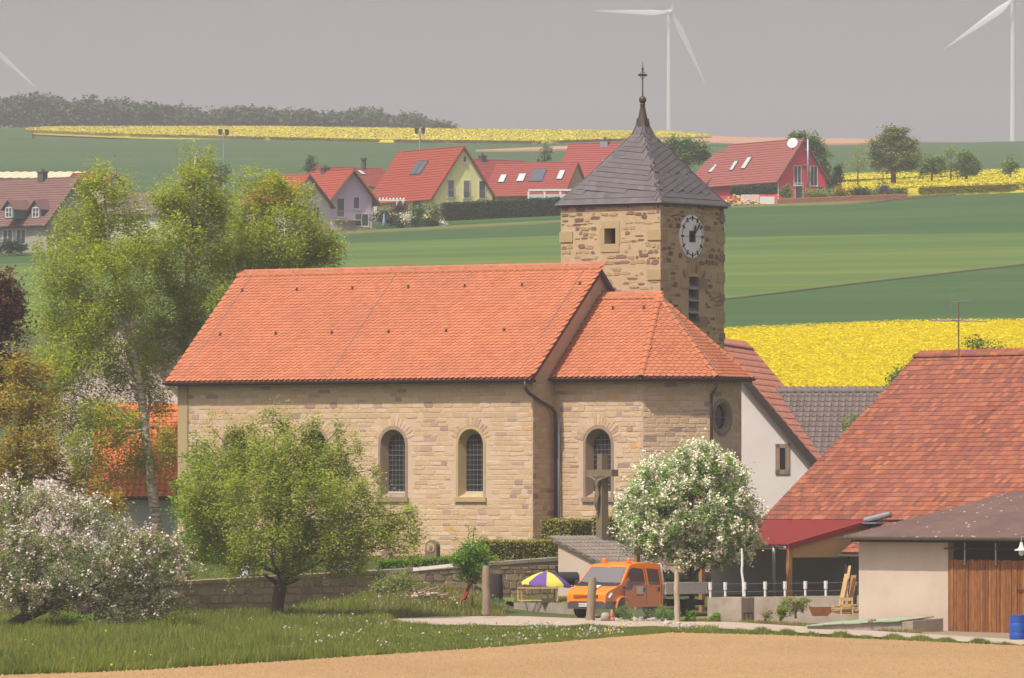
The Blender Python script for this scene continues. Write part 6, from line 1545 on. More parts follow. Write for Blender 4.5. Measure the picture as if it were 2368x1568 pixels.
# barrel grill with chimney pipe
gr = thing('barrel_grill', 'black barrel smoker grill on legs with a short pipe behind the umbrella', 'grill', PX(1315, 1395, 283.5))
g0 = Vector((PXX(1318, 283.5), 283.5, 0)); gd = Vector((.9, .25, 0)).normalized()
zg_ = zat(1338, 283.5); b = MB(); b.tube([g0 - gd * .72 + Z * zg_, g0 - gd * .70 + Z * zg_, g0 + gd * .3 + Z * zg_, g0 + gd * .34 + Z * zg_], [.24, .27, .27, .22], 16); b.build('barrel', m_black, gr, smooth=True, angle=R(40))
b = MB(); b.tube([g0 - gd * .55 + Z * (zg_ + .2), g0 - gd * .58 + Z * (zg_ + .52)], .055, 8); b.build('pipe', m_black, gr)
for a in (-.6, .2):
    for s2_ in (-.2, .2): b = MB(); p = g0 + gd * a + Vector((-gd.y, gd.x, 0)) * s2_; b.tube([p + Z * (zg_ - .15), p + Z * (ter_z - .02)], .025, 6); b.build('leg', m_black, gr)
b = MB(); b.obox(g0 - gd * .7 + Z * (zg_ - .34) - Vector((-gd.y, gd.x, 0)) * .45, gd * 1.0, Vector((-gd.y, gd.x, 0)) * .3, Z * .04); b.build('shelf', m_black, gr)
b = MB(); b.box((PXX(1268, 280.4), 280.4, ter_z + .09), (.55, .35, .18)); tag(b.build('crate', m_bark), 'low brown crate beside the umbrella pole', 'crate')
# water butt behind the post
b = MB(); p = PX(1144, 1388, 285); p.z = gz(1144, 285); b.lathe([(.30, 0), (.34, .3), (.34, .7), (.30, 1.15), (.27, 1.17)], p, 16); tag(b.build('water_barrel', m_darkint, smooth=True, angle=R(40)), 'dark rain barrel standing against the churchyard wall', 'barrel')
# green hose slide and red cloth
b = MB(); b.obox(PX(1098, 1358, 277.8), PX(1158, 1400, 277.6) - PX(1098, 1358, 277.8), (0, .3, 0), (.0, 0, .10)); tag(b.build('green_slide', mat('green_plastic', L3(.02, .30, .16), .5)), 'green plastic slide trough leaning by the weathered post', 'slide')
b = MB(); p = PX(1073, 1386, 277.5); b.add([p + Vector((-.16, 0, -.05)), p + Vector((.08, .05, -.03)), p + Vector((.22, .0, .35)), p + Vector((.32, .05, .62)), p + Vector((.2, -.05, .6)), p + Vector((.02, -.06, .3)), p + Vector((.0, -.14, .0))], [(0, 1, 2, 5), (5, 2, 3, 4), (0, 6, 1), (0, 5, 6), (6, 5, 2, 1)]); tag(b.build('red_cloth', mat('red_cloth', L3(.45, .05, .07), .8, transl=.2)), 'crumpled red cloth hanging in the hazel bush', 'cloth')
# ---------------------------------------------------------------- fence posts
def post(x, yt, yb, Y, w, label, lean=0.0, m=m_post):
    b = MB(); p = PX(x, yb, Y); t_ = PX(x + lean, yt, Y); p.z -= .15
    rng = np.random.default_rng(int(x)); k = 7; pts = [p.lerp(t_, i / k) + Vector((rng.normal() * .012, rng.normal() * .012, 0)) for i in range(k + 1)]
    b.tube(pts, [w * (1.05 - .1 * i / k + rng.normal() * .03) for i in range(k)] + [w * .8], 9)
    return tag(b.build('fence_post', m, smooth=True, angle=R(45)), label, 'post', 'fence posts by the track')
post(1124, 1308, 1412, 272.5, .165, 'thick grey wooden post beside the green bush')
post(1366, 1335, 1428, 268.5, .17, 'squared wooden post standing in front of the van nose', 4)
post(1566, 1320, 1442, 266.0, .105, 'tall thin whitish post in front of the van bed', -2, mat('pale_post', L3(.46, .37, .26), .95, L3(.32, .25, .17), 5, .6, .008, 18))
post(1720, 1268, 1384, 270, .05, 'slanting thin white pole beside the white flowering bush', -6, m_whitep)
# wire mesh between the posts
def mesh_fence(x0, x1, y0, y1, Y0, Y1, label):
    b = MB(); k = int((x1 - x0) / 3.0)
    for s_ in (1, -1):
        for i in range(-22, k + 1):
            f0, f1 = i / k, (i + s_ * (y1 - y0) / 3.0 * .6) / k
            lo_, hi_ = (0, 1)
            P_ = lambda f, q: PX(x0 + (x1 - x0) * f, y1 + (y0 - y1) * q, Y0 + (Y1 - Y0) * f)
            if s_ < 0: f0, f1 = i / k + .0, (i - (y1 - y0) / 3.0 * .6) / k
            qa, qb = 0.0, 1.0
            if f0 == f1: continue
            if min(f0, f1) < 0 or max(f0, f1) > 1: continue
            b.tube([P_(f0, qa), P_(f1, qb)], .0022, 3, cap=False)
    tag(b.build('wire_fence', m_wire), label, 'wire fence')
mesh_fence(1370, 1562, 1345, 1432, 268.5, 266.2, 'thin diamond wire mesh fence in front of the van')
# ---------------------------------------------------------------- garden on the right: low wall with white posts
lw_ = thing('garden_wall', 'low weathered concrete wall carrying white posts before the shelter', 'concrete wall', PX(1800, 1412, 268))
A = Vector((PXX(1636, 270.5), 270.5, 0)); B = Vector((PXX(1990, 266.5), 266.5, 0)); d = B - A; n = Vector((d.y, -d.x, 0)).normalized(); zt_a, zt_b = zat(1381, 270.5), zat(1377, 266.5)
b = MB(); b.hexa([A + Z * -5.2, B + Z * -5.2, B - n * .22 + Z * -5.2, A - n * .22 + Z * -5.2, A + Z * zt_a, B + Z * zt_b, B - n * .22 + Z * zt_b, A - n * .22 + Z * zt_a]); b.build('wall', m_conc, lw_)
for i, x in enumerate((1639, 1674, 1719, 1767, 1813, 1860, 1907, 1955)):
    f = (x - 1636) / 354; p = A.lerp(B, f) - n * .11; z0 = zt_a + (zt_b - zt_a) * f
    t = thing('white_post', ['leftmost white post on the low wall, close to the van bed', 'second white post from the van on the low wall', 'white post on the low wall behind the slanting pole', 'fourth white post from the van on the low wall', 'white post on the low wall before the shelter timber post', 'sixth white post from the van on the low wall', 'white post on the low wall above the flower bed', 'rightmost white post on the low wall, near the leaning planks'][i], 'post', p + Z * z0, group='white posts on the low wall')
    b = MB(); b.tube([p + Z * (z0 - .0), p + Z * (z0 + .30)], .045, 8); b.build('shaft', m_whitep, t)
    b = MB(); b.tube([p + Z * (z0 + .27), p + Z * (z0 + .57)], [.07, .075], 8); b.build('sleeve', m_whitep, t)
b = MB()
for dz in (.2, .5): b.tube([A - n * .11 + Z * (zt_a + dz), B - n * .11 + Z * (zt_b + dz)], .006, 4)
tag(b.build('fence_wire', m_wire), 'two thin wires strung between the white posts', 'wire')
# concrete trough
b = MB(); c = PX(1707, 1440, 266); zc_ = gz(1707, 266)
tr = thing('concrete_trough', 'square weathered concrete cistern with rusty staining by the track', 'cistern', (c.x, c.y, zc_))
b.cbox((c.x, c.y + .35, zc_ + .49), (.92, .92, .98), .02, R(-35)); b.build('block', m_conc, tr)
b = MB(); b.box((c.x, c.y + .35, zc_ + .985), (.74, .74, .03), R(-35)); b.build('soil', m_bark, tr)
ef = Vector((math.cos(R(55)), math.sin(R(55)), 0)); nf = Vector((math.sin(R(55)), -math.cos(R(55)), 0)); q0 = Vector((c.x, c.y + .35, zc_)) + nf * .464
b = MB(); b.obox(q0 - ef * .3 + Z * .34, ef * .6, Z * .05, nf * .006)
for a in (-.3, .0, .26): b.obox(q0 + ef * a + Z * .12, ef * .05, Z * .24, nf * .006)
b.build('rusty_bracket', mat('rust', L3(.16, .06, .04), .9), tr)
# cold frame with green sheets
cf = thing('cold_frame', 'low concrete cold frame covered with pale green corrugated sheets', 'cold frame', PX(2010, 1462, 257))
A = SP(-.6, -2.0, 0); A.z = gz(1888, A.y); B = SP(5.0, -2.0, 0); B.z = gz(2114, B.y)
d = B - A; dh = Vector((d.x, d.y, 0)); e = dh.normalized(); bk_ = Vector((-e.y, e.x, 0))
b = MB(); b.hexa([A - Z * .2, B - Z * .2, B + bk_ * 1.5 - Z * .2, A + bk_ * 1.5 - Z * .2, A + Z * .12, B + Z * .42, B + bk_ * 1.5 + Z * .50, A + bk_ * 1.5 + Z * .3]); b.build('frame_wall', m_conc, cf)
m_gsheet = mat('green_sheet', L3(.30, .40, .27), .6, L3(.22, .28, .17), 3, .5)
L_ = dh.length
for i in range(5):
    f0 = i / 5
    O = A.lerp(B, f0 * .9) + Z * (.15 + .30 * f0 * .9 + .012 * (i % 2)); w_ = L_ * .9 / 5 - .03
    corrug('corrugated_sheet', O - bk_ * .1, (e * L_ + Z * .27).normalized(), w_, bk_ * 1.65 + Z * .14, Z, .14, .016, m_gsheet, cf, 6)
    b = MB(); b.obox(O - bk_ * .12 + e * (w_ - .02) + Z * .025, bk_ * 1.7 + Z * .14, e * .05, Z * .03); b.build('batten', m_post, cf)
for f in (.62,): b = MB(); b.cbox(A.lerp(B, f) + Z * .40 - bk_ * .02, (.28, .2, .14), .03, .5); b.build('weight_stone', m_conc, cf)
# blue barrel
p = PX(2354, 1480, 240.0); p.z = gz(2354, 240.0)
bl_ = thing('blue_barrel', 'blue plastic barrel standing before the shed boards', 'barrel', p)
b = MB(); b.lathe([(.26, 0), (.29, .05), (.30, .25), (.29, .27), (.30, .30), (.30, .58), (.29, .60), (.30, .63), (.28, .80), (.29, .82), (.29, .86), (.26, .86)], p, 20); b.build('body', mat('blue_plastic', L3(.015, .075, .36), .4, spec=.5), bl_, smooth=True, angle=R(30))
b = MB(); b.lathe([(.27, .86), (.27, .88), (.05, .885)], p, 20); b.build('lid', mat('blue_lid', L3(.02, .10, .42), .5), bl_)
# timber leaning and stacked by the shed
for i, (x0, y0, x1, y1, w, lab) in enumerate(((1935, 1418, 1953, 1327, .16, 'wide pale plank leaning by the shed corner'), (1945, 1418, 1962, 1308, .10, 'long narrow batten leaning by the shed corner'), (1958, 1418, 1968, 1330, .20, 'brown board leaning behind the pale planks'), (1972, 1416, 1974, 1345, .14, 'dark green board leaning at the shed wall'))):
    Y0 = 262 + .3 * i; b = MB(); p, q = PX(x0, y0, Y0), PX(x1, y1, Y0 + .6); b.obox(p, q - p, (w, 0, 0), (0, .04, 0)); tag(b.build('leaning_board', [m_raw, m_raw, m_owood, m_gframe][i]), lab, 'board', 'boards leaning by the shed')
wp_ = thing('timber_stack', 'untidy stack of sawn timber and slats by the shed corner', 'timber stack', PX(1955, 1420, 260.5))
q = random.Random(4)
for i in range(34):
    lay = i // 6; p = PX(1926 + q.uniform(-4, 4), 1419 - lay * 3.6, 260.4 + q.uniform(0, 1.0)); b = MB(); an_ = q.uniform(-.25, .25)
    b.obox(p, Vector((math.cos(an_), math.sin(an_), q.uniform(-.03, .03))) * q.uniform(.75, 1.05), (0, .1, 0), (0, 0, .035)); b.build('slat', m_raw, wp_)
ch_ = thing('garden_chair', 'plain timber chair frame standing by the timber stack', 'chair', PX(1955, 1424, 259.6))
p0_ = PX(1944, 1424, 259.6)
for (x, y, hh) in ((0, 0, .38), (.42, 0, .38), (.0, .4, .68), (.42, .4, .68)): b = MB(); b.obox(p0_ + Vector((x, y, 0)), (.05, 0, 0), (0, .05, 0), (0, 0, hh)); b.build('leg', m_raw, ch_)
b = MB(); b.obox(p0_ + Vector((0, -.02, .385)), (.48, 0, 0), (0, .45, 0), (0, 0, .04)); b.build('seat', m_raw, ch_)
b = MB(); b.obox(p0_ + Vector((.052, .41, .55)), (.366, 0, 0), (0, .03, 0), (0, 0, .12)); b.build('backrest', m_raw, ch_)
b = MB(); p = PX(1880, 1426, 261); b.prism([p + Vector((0, 0, .02)), p + Vector((.55, 0, .02)), p + Vector((.85, 0, .36)), p + Vector((-.15, 0, .36))], (0, .5, 0)); tag(b.build('planter_box', m_wood), 'brown tapered wooden planter tub behind the flower bed', 'planter')
# dim furniture in the shelter
for k_, (a, v) in enumerate(((1.4, -2.4), (3.6, -2.2))):
    t = thing('beer_table', ['dark trestle table at the left in the shelter', 'dark trestle table in the middle of the shelter'][k_], 'table', BP(a, v, -4.75), group='tables in the shelter')
    b = MB(); b.obox(BP(a - .8, v, -4.02), eb * 1.9, bb * .6, Z * .05); b.build('top', m_darkint, t)
    for a2 in (-.6, .8):
        for v2 in (.05, .5): b = MB(); b.obox(BP(a + a2, v + v2, -4.78), eb * .06, bb * .06, Z * .74); b.build('leg', m_darkint, t)
for k_, (a, v) in enumerate(((1.4, -3.2), (3.6, -3.0), (5.0, -2.0))):
    t = thing('bench', ['bench before the left shelter table', 'bench before the middle shelter table', 'bench by the chipboard side of the shelter'][k_], 'bench', BP(a, v, -4.75), group='benches in the shelter')
    b = MB(); b.obox(BP(a - .8, v, -4.34), eb * 1.7, bb * .28, Z * .05); b.build('seat', m_darkint, t)
    for a2 in (-.6, .7): b = MB(); b.obox(BP(a + a2, v + .04, -4.78), eb * .05, bb * .2, Z * .42); b.build('leg', m_darkint, t)
# ---------------------------------------------------------------- stone wayside cross with figure
cx_ = thing('stone_cross', 'tall grey stone crucifix with small figure among the hedges', 'stone cross', PX(1392, 1252, 292))
cY = 292.0; c0 = Vector((PXX(1393, cY), cY, 0)); cn = Vector((-.80, -.60, 0)); ce = Vector((.60, -.80, 0))
zb_, zt_ = -2.6, zat(1049, cY); zc1, zc2 = zat(1102, cY), zat(1086, cY)
def prismbox(mb, ca_, cb_, wa, wb, da, db):
    q = []
    for (c, w, dd) in ((ca_, wa, da), (cb_, wb, db)):
        q += [c - ce * w - cn * dd, c + ce * w - cn * dd, c + ce * w + cn * dd, c - ce * w + cn * dd]
    mb.hexa([q[0], q[1], q[2], q[3], q[4], q[5], q[6], q[7]] if (ce.cross(cn)).z > 0 else [q[3], q[2], q[1], q[0], q[7], q[6], q[5], q[4]])
b = MB(); prismbox(b, c0 + Z * zb_, c0 + Z * zt_, .21, .165, .19, .15); b.build('shaft', m_crossst, cx_)
b = MB(); zm = (zc1 + zc2) / 2
b.obox(c0 + Z * zc1 - ce * .86 - cn * .175, ce * 1.72, cn * .35, Z * (zc2 - zc1)); b.build('crossbar', m_crossst, cx_)
b = MB(); b.obox(c0 + Z * -3.0 - ce * .4 - cn * .4, ce * .8, cn * .8, Z * .45); b.build('plinth', m_crossst, cx_)
# figure: one skinned body
fm = bpy.data.meshes.new('figure'); fO = c0 + cn * .30 + Z * (zc1 - .12)
J = [(0, 0, -.62), (0, .02, -.35), (0, .03, -.12), (0, .05, .0), (0, .08, .10), (-.16, .0, -.02), (-.42, -.03, .06), (-.66, -.06, .12), (.16, .0, -.02), (.42, -.03, .06), (.66, -.06, .12), (-.07, .03, -.68), (-.06, .10, -1.0), (-.02, .0, -1.36), (.0, .06, -1.44), (.07, .03, -.68), (.06, .10, -1.0), (.02, .0, -1.34), (.0, .07, -1.43), (0, .10, .17)]
ED = [(0, 1), (1, 2), (2, 3), (3, 4), (4, 19), (2, 5), (5, 6), (6, 7), (2, 8), (8, 9), (9, 10), (0, 11), (11, 12), (12, 13), (13, 14), (0, 15), (15, 16), (16, 17), (17, 18)]
RA = [.11, .095, .12, .05, .075, .06, .042, .03, .06, .042, .03, .08, .058, .04, .03, .08, .058, .04, .03, .06]
fm.from_pydata([tuple(fO + ce * x + cn * (y - .05) + Z * z) for x, y, z in J], ED, [])
fo = bpy.data.objects.new('figure', fm); put(fo, cx_)
sk = fo.modifiers.new('skin', 'SKIN'); sk.use_smooth_shade = True
for i, v in enumerate(fm.skin_vertices[0].data if fm.skin_vertices else []): v.radius = (RA[i], RA[i])
if not fm.skin_vertices:
    fm.attributes
ss = fo.modifiers.new('sub', 'SUBSURF'); ss.levels = 1; ss.render_levels = 1
fm.materials.append(m_crossst)
# ---------------------------------------------------------------- graves
def grave(x, yb, Y, w, hgt_, label, m, shape='round', cat='gravestone'):
    p = PX(x, yb, Y); b = MB(); p.z = yard_z(x, Y) - .1; hh = zat(yb - hgt_, Y) - p.z; w_ = w * Y / F
    e_, n_ = U, -Vv; k = 8
    if shape == 'round': out = [(-w_ / 2, 0), (w_ / 2, 0)] + [(w_ / 2 * math.cos(math.pi * i / k), hh - w_ / 2 + w_ / 2 * math.sin(math.pi * i / k)) for i in range(k + 1)]
    else: out = [(-w_ / 2, 0), (w_ / 2, 0), (w_ / 2, hh * .85), (w_ * .2, hh), (-w_ * .25, hh * .93), (-w_ / 2, hh * .8)]
    t = thing('gravestone', label, cat, p, group='gravestones in the churchyard')
    b.prism([p + e_ * a + Z * z for a, z in out], n_ * .28); b.build('slab', m, t)
    b = MB(); b.obox(p - e_ * w_ * .6 + n_ * -.05, e_ * w_ * 1.2, n_ * .4, Z * .22); b.build('base', m, t)
    if shape == 'round':
        b = MB(); c = p + Z * (hh - w_ / 2) + n_ * .284
        b.prism([c + e_ * (w_ * .36 * math.cos(t_)) + Z * (w_ * .36 * math.sin(t_) - .02) for t_ in [2 * math.pi * i / 16 for i in range(16)]], n_ * .02); b.build('medallion', m_quoin, t)
        b = MB()
        for i in range(3): b.tube([c + n_ * .03 + e_ * (-.06 + .05 * i) + Z * (-.17), c + n_ * .03 + e_ * (-.01 + .06 * i) + Z * (.08 - .04 * i)], .018, 5)
        b.build('relief', m_pstone, t)
grave(1005, 1289, 293.5, 32, 40, 'round topped sandstone headstone with relief at the church wall', m_crossst)
grave(795, 1322, 289.5, 40, 24, 'pale grey rugged gravestone above the wall right of the pear trunk', mat('pale_granite', L3(.42, .42, .44), .8, L3(.3, .3, .33), 8, .6), 'rough')
grave(900, 1300, 292, 22, 30, 'slim rugged gravestone half hidden by pear leaves', m_pstone, 'rough')
grave(575, 1330, 284, 18, 22, 'small white gravestone above the wall left of the pear trunk', mat('white_marble', L3(.6, .58, .57), .6, L3(.45, .43, .43), 9, .6), 'rough')
grave(430, 1338, 281, 30, 20, 'low brown gravestone at the left of the churchyard wall', m_pstone, 'rough')
# debris heap under a pale sheet
dh_ = thing('brush_heap', 'heap of branches and rubble below the churchyard wall', 'rubble heap', PX(985, 1385, 282))
q = random.Random(9)
for i in range(70):
    b = MB(); a = q.gauss(0, .42); p = PX(985, 1392, 281.6 - q.random() * 1.2) + Vector((a * 1.6, 0, max(0, .75 * (1 - abs(a)) * q.random()))); an_ = q.uniform(0, 3.14); dv = Vector((math.cos(an_), math.sin(an_) * .4, q.uniform(-.5, .6))) * q.uniform(.2, .8)
    b.tube([p - dv / 2, p, p + dv / 2 + Vector((0, 0, .03))], q.uniform(.015, .04), 5); b.build('branch', m_twig, dh_)
for i in range(40):
    b = MB(); a = q.gauss(0, .45); p = PX(985, 1394, 281.0 - q.random() * 1.2) + Vector((a * 1.5, 0, max(0, .55 * (1 - abs(a)) * q.random()))); b.cbox(p, (q.uniform(.08, .28), q.uniform(.08, .2), q.uniform(.06, .16)), .03, q.uniform(0, 3)); b.build('rubble', q.choice([m_yard, m_conc, m_plaster]), dh_)
b = MB(); p = PX(955, 1322, 284.5); b.obox(p, PX(1048, 1312, 284.2) - p, (0, .7, .12), (0, 0, .03)); tag(b.build('cover_sheet', mat('pale_sheet', L3(.42, .37, .31), .7, L3(.45, .4, .36), 4, .5)), 'pale corrugated sheet lying over the brush heap', 'sheet')
# gravel bed with stones
sb = thing('stone_border', 'row of pale rubble stones edging the flower bed by the van', 'stone border', PX(1460, 1436, 266.5))
for i in range(120):
    x = q.uniform(1375, 1575); yb = 1431 + (x - 1375) / 200 * 9 + q.gauss(0, 2.5); Yq = gY(x, yb); b = MB(); c = gpt(x, Yq); s1 = q.uniform(.06, .17); b.cbox(c + Z * s1 * .25, (s1 * 1.3, s1, s1 * .8), s1 * .22, q.uniform(0, 3)); b.build('stone', q.choice([m_conc, m_greyw, m_plaster]), sb)
# garden gnome pot and terracotta cone by the van
t = thing('terracotta_pots', 'terracotta cone and pale pot beside the van door', 'pots', PX(1420, 1425, 267.5))
p = PX(1400, 1430, 267.5); p.z = gz(1400, 267.5); b = MB(); b.lathe([(.16, 0), (.19, .2), (.14, .33), (.05, .36)], p, 12); b.build('pale_pot', m_conc, t, smooth=True)
b = MB(); b.lathe([(.06, .16), (.10, .22), (.05, .42), (.01, .48)], p + Vector((.25, .05, 0)), 10); b.lathe([(.12, 0), (.12, .12), (.08, .18)], p + Vector((.25, .05, 0)), 10); b.build('cone', mat('terracotta', L3(.5, .2, .11), .9), t, smooth=True)
# iron stake by the wall
b = MB(); p = PX(873, 1390, 284); p.z = gz(873, 284); b.tube([p, p + Vector((.02, 0, 1.0)), p + Vector((.14, 0, 1.35))], .03, 6); tag(b.build('iron_stake', m_iron), 'thin rusty iron stake in the grass before the wall', 'stake')
# tv antenna on the barn ridge
an_t = thing('tv_antenna', 'roof antenna mast with two aerials on the barn ridge', 'antenna', PX(2216, 812, 283))
A = PX(2217, 830, 283.0); T_ = PX(2216, 700, 283.0)
b = MB(); b.tube([A, T_], .035, 7); b.build('mast', mat('rusty_mast', L3(.2, .12, .08), .8), an_t)
b = MB(); c = PX(2217, 742, 283); b.tube([c + Vector((-1.22, .1, .02)), c + Vector((1.15, -.1, -.02))], .022, 5); b.tube([c + Vector((-.3, .02, .05)), c + Vector((.3, -.02, .0))], .03, 5); b.build('aerial', m_wire, an_t)
b = MB(); c = PX(2212, 697, 283); b.tube([c + Vector((-.15, .2, 0)), c + Vector((.55, -.5, 0))], .02, 5)
for i in range(6): p = c + Vector((-.15 + .13 * i, .2 - .13 * i, 0)); b.tube([p + Vector((-.08, -.08, 0)), p + Vector((.08, .08, 0))], .01, 4)
b.tube([c + Vector((-.2, .22, -.32)), c + Vector((-.2, .22, .3))], .02, 5); b.tube([c + Vector((-.2, .22, .25)), c + Vector((.0, .1, .3))], .015, 4); b.build('aerial', m_wire, an_t)
# ---------------------------------------------------------------- trees and shrubs near the church
def trunk_px(pts, Y, dY=0.0):
    return [(PX(x, y, Y + dY * i), r) for i, (x, y, r) in enumerate(pts)]
tr_ = trunk_px([(366, 1260, .30), (360, 1190, .25), (346, 1090, .21), (335, 990, .19), (322, 880, .16), (296, 760, .13), (262, 620, .10), (244, 500, .07), (240, 400, .03)], 317)
tree('birch_tree', 'large birch with white trunk left of the church', 'birch', tr_[0][0], tr_, [blob(*q, 317 + dy) for q, dy in (((243, 420, 62, 60), 0), ((205, 520, 90, 80), 1), ((130, 600, 75, 70), -.5), ((270, 590, 80, 75), -1), ((150, 700, 85, 80), 1), ((255, 720, 110, 85), 0), ((175, 810, 80, 80), -1), ((290, 840, 85, 80), 1), ((160, 930, 65, 75), 0), ((250, 960, 75, 75), -1.5), ((225, 1070, 60, 70), -1), ((110, 980, 45, 60), 0), ((190, 1010, 45, 60), -1), ((320, 1040, 50, 60), .5), ((385, 1010, 28, 60), 0), ((120, 820, 40, 60), 0), ((360, 900, 45, 60), 1), ((310, 480, 38, 50), 0), ((335, 560, 45, 55), 0))], m_birch, m_bbark, dens=15.5, cr=.42, per=84, leaf=.108, seed=21, droop=1.1, twig=m_btwig, group='birches by the church')
tr_ = trunk_px([(420, 1200, .2), (425, 900, .17), (432, 700, .13), (436, 560, .10), (446, 440, .06), (452, 360, .03)], 321)
tree('birch_tree', 'tallest birch top above the nave left end', 'birch', tr_[0][0], tr_, [blob(*q, 321 + dy) for q, dy in (((458, 368, 50, 48), 0), ((395, 430, 55, 50), 0), ((440, 470, 85, 65), .5), ((500, 450, 40, 60), 0), ((385, 560, 85, 80), -1), ((480, 560, 85, 75), 1), ((400, 680, 85, 85), 0), ((350, 790, 70, 80), 0), ((470, 690, 80, 70), 0), ((440, 800, 60, 70), 0))], m_birch, m_bbark, dens=15.5, cr=.42, per=84, leaf=.108, seed=22, droop=1.0, twig=m_btwig, group='birches by the church')
tr_ = trunk_px([(590, 1200, .2), (594, 800, .15), (600, 640, .12), (604, 520, .08), (602, 420, .04)], 324)
tree('birch_tree', 'broad right hand birch behind the nave ridge', 'birch', tr_[0][0], tr_, [blob(*q, 324 + dy) for q, dy in (((600, 420, 62, 52), 0), ((668, 455, 60, 52), 0), ((560, 500, 70, 65), 1), ((640, 530, 90, 70), -1), ((730, 535, 68, 66), 0), ((560, 600, 80, 60), 0), ((670, 610, 100, 55), 0), ((760, 580, 38, 50), 0))], m_birch, m_bbark, dens=15.5, cr=.42, per=84, leaf=.108, seed=23, droop=1.0, twig=m_btwig, group='birches by the church')
# pear tree in front
Yp = 271.0
tr_ = trunk_px([(638, 1450, .27), (642, 1400, .235), (647, 1365, .25), (655, 1335, .22), (660, 1300, .16), (650, 1240, .12), (640, 1160, .08)], Yp)
pear = tree('pear_tree', 'spreading old fruit tree with olive green leaves before the nave', 'fruit tree', tr_[0][0], tr_, [blob(*q, Yp + dy) for q, dy in (((530, 1085, 80, 60), 1), ((640, 1065, 80, 62), -.5), ((745, 1085, 78, 62), 1), ((475, 1150, 70, 65), 0), ((590, 1150, 90, 70), -1.5), ((710, 1160, 95, 75), -1.2), ((815, 1170, 75, 65), 0), ((500, 1235, 75, 52), .5), ((620, 1245, 95, 55), -1.8), ((745, 1255, 95, 50), -1), ((855, 1245, 65, 45), 0), ((560, 1300, 45, 30), 0), ((800, 1300, 60, 30), 0), ((910, 1225, 40, 30), .5), ((690, 1300, 50, 25), -1))] +
            [blob(x, y, 9, 40, Yp + .5) for x, y in ((455, 1030), (490, 1005), (540, 1010), (560, 1000), (585, 992), (610, 1000), (628, 985), (650, 990), (668, 988), (700, 996), (720, 1000), (735, 1000), (780, 1008), (800, 1030), (830, 1060), (870, 1100))] + [blob(945, 1190, 26, 14, Yp), blob(960, 1225, 30, 10, Yp), blob(935, 1265, 35, 12, Yp)],
            m_pear, m_bark, dens=30, cr=.28, per=74, leaf=.095, seed=31, twig=m_twig, shell=2.6, flat=1.75)
mb = MB(); rg_ = np.random.default_rng(5)
for (x0, y0, x1, y1, r) in ((645, 1352, 612, 1330, .11), (652, 1352, 692, 1338, .11), (655, 1340, 672, 1300, .10), (648, 1330, 628, 1290, .09), (660, 1320, 760, 1260, .07), (650, 1330, 540, 1270, .07)): limb(mb, PX(x0, y0, Yp), PX(x1, y1, Yp - .3), r, r * .45, rg_, n=8)
mb.build('limbs', m_bark, pear, smooth=True)
# darker green tree behind it
tr_ = trunk_px([(470, 1330, .14), (472, 1250, .11), (480, 1150, .06)], 288)
tree('young_tree', 'fresh green tree in the churchyard left of the nave windows', 'tree', tr_[0][0], tr_, [blob(*q, 288) for q in ((470, 1080, 45, 60), (440, 1160, 50, 70), (500, 1190, 60, 70), (460, 1260, 65, 50), (530, 1270, 45, 40))], m_green, m_bark, dens=20, cr=.36, per=44, leaf=.13, seed=33)
# apple tree with pinkish white blossom
Ya = 256.0
tr_ = trunk_px([(-40, 1520, .28), (0, 1462, .24), (60, 1425, .2), (110, 1405, .17), (180, 1380, .10), (240, 1340, .05)], Ya)
tree('apple_tree', 'old apple tree in pinkish white blossom at the left edge', 'apple tree', tr_[0][0], tr_, [blob(*q, Ya + dy) for q, dy in (((30, 1165, 75, 55), 0), ((130, 1180, 80, 58), -.5), ((220, 1210, 70, 52), .5), ((300, 1250, 72, 48), 0), ((370, 1275, 55, 42), 0), ((40, 1270, 95, 65), -1), ((160, 1290, 95, 65), -1.2), ((270, 1320, 85, 55), -.5), ((350, 1340, 65, 48), .5), ((60, 1370, 90, 48), -1), ((180, 1385, 85, 40), -.5), ((290, 1400, 60, 35), 0), ((410, 1270, 28, 28), 0), ((350, 1405, 60, 38), 0), ((420, 1330, 35, 35), 0), ((405, 1385, 40, 30), .5), ((-20, 1220, 60, 60), 0), ((-10, 1330, 70, 60), -.5), ((260, 1430, 70, 32), -.5))], m_appleleaf, m_bark, dens=22, cr=.33, per=40, leaf=.095, seed=41, blossom=(m_apple, (.75, 3, 13, .075), .10), twig=m_twig, shell=2.4)
# copper leaved tree and yellow-brown maple at the left edge
tr_ = trunk_px([(-20, 1250, .22), (-15, 1000, .16), (0, 800, .08)], 302)
tree('copper_tree', 'dark copper leaved tree at the left picture edge', 'tree', tr_[0][0], tr_, [blob(*q, 302) for q in ((12, 665, 34, 45), (-10, 720, 55, 55), (25, 760, 42, 55), (-5, 840, 60, 60), (30, 700, 30, 40), (-30, 920, 60, 80))], m_copper, m_bark, dens=22, cr=.4, per=46, leaf=.15, seed=51)
tr_ = trunk_px([(30, 1300, .2), (40, 1100, .15), (50, 950, .08)], 294)
tree('maple_tree', 'yellow brown spring maple above the apple blossom at left', 'maple', tr_[0][0], tr_, [blob(*q, 294 + dy) for q, dy in (((35, 860, 45, 50), 0), ((85, 880, 45, 45), .5), ((30, 950, 65, 60), -.5), ((100, 960, 50, 55), 0), ((60, 1040, 75, 60), -1), ((120, 1060, 40, 50), 0), ((20, 1100, 70, 50), 0), ((190, 1120, 50, 40), 1), ((250, 1160, 40, 30), 1))], m_maple, m_bark, dens=22, cr=.38, per=46, leaf=.13, seed=52)
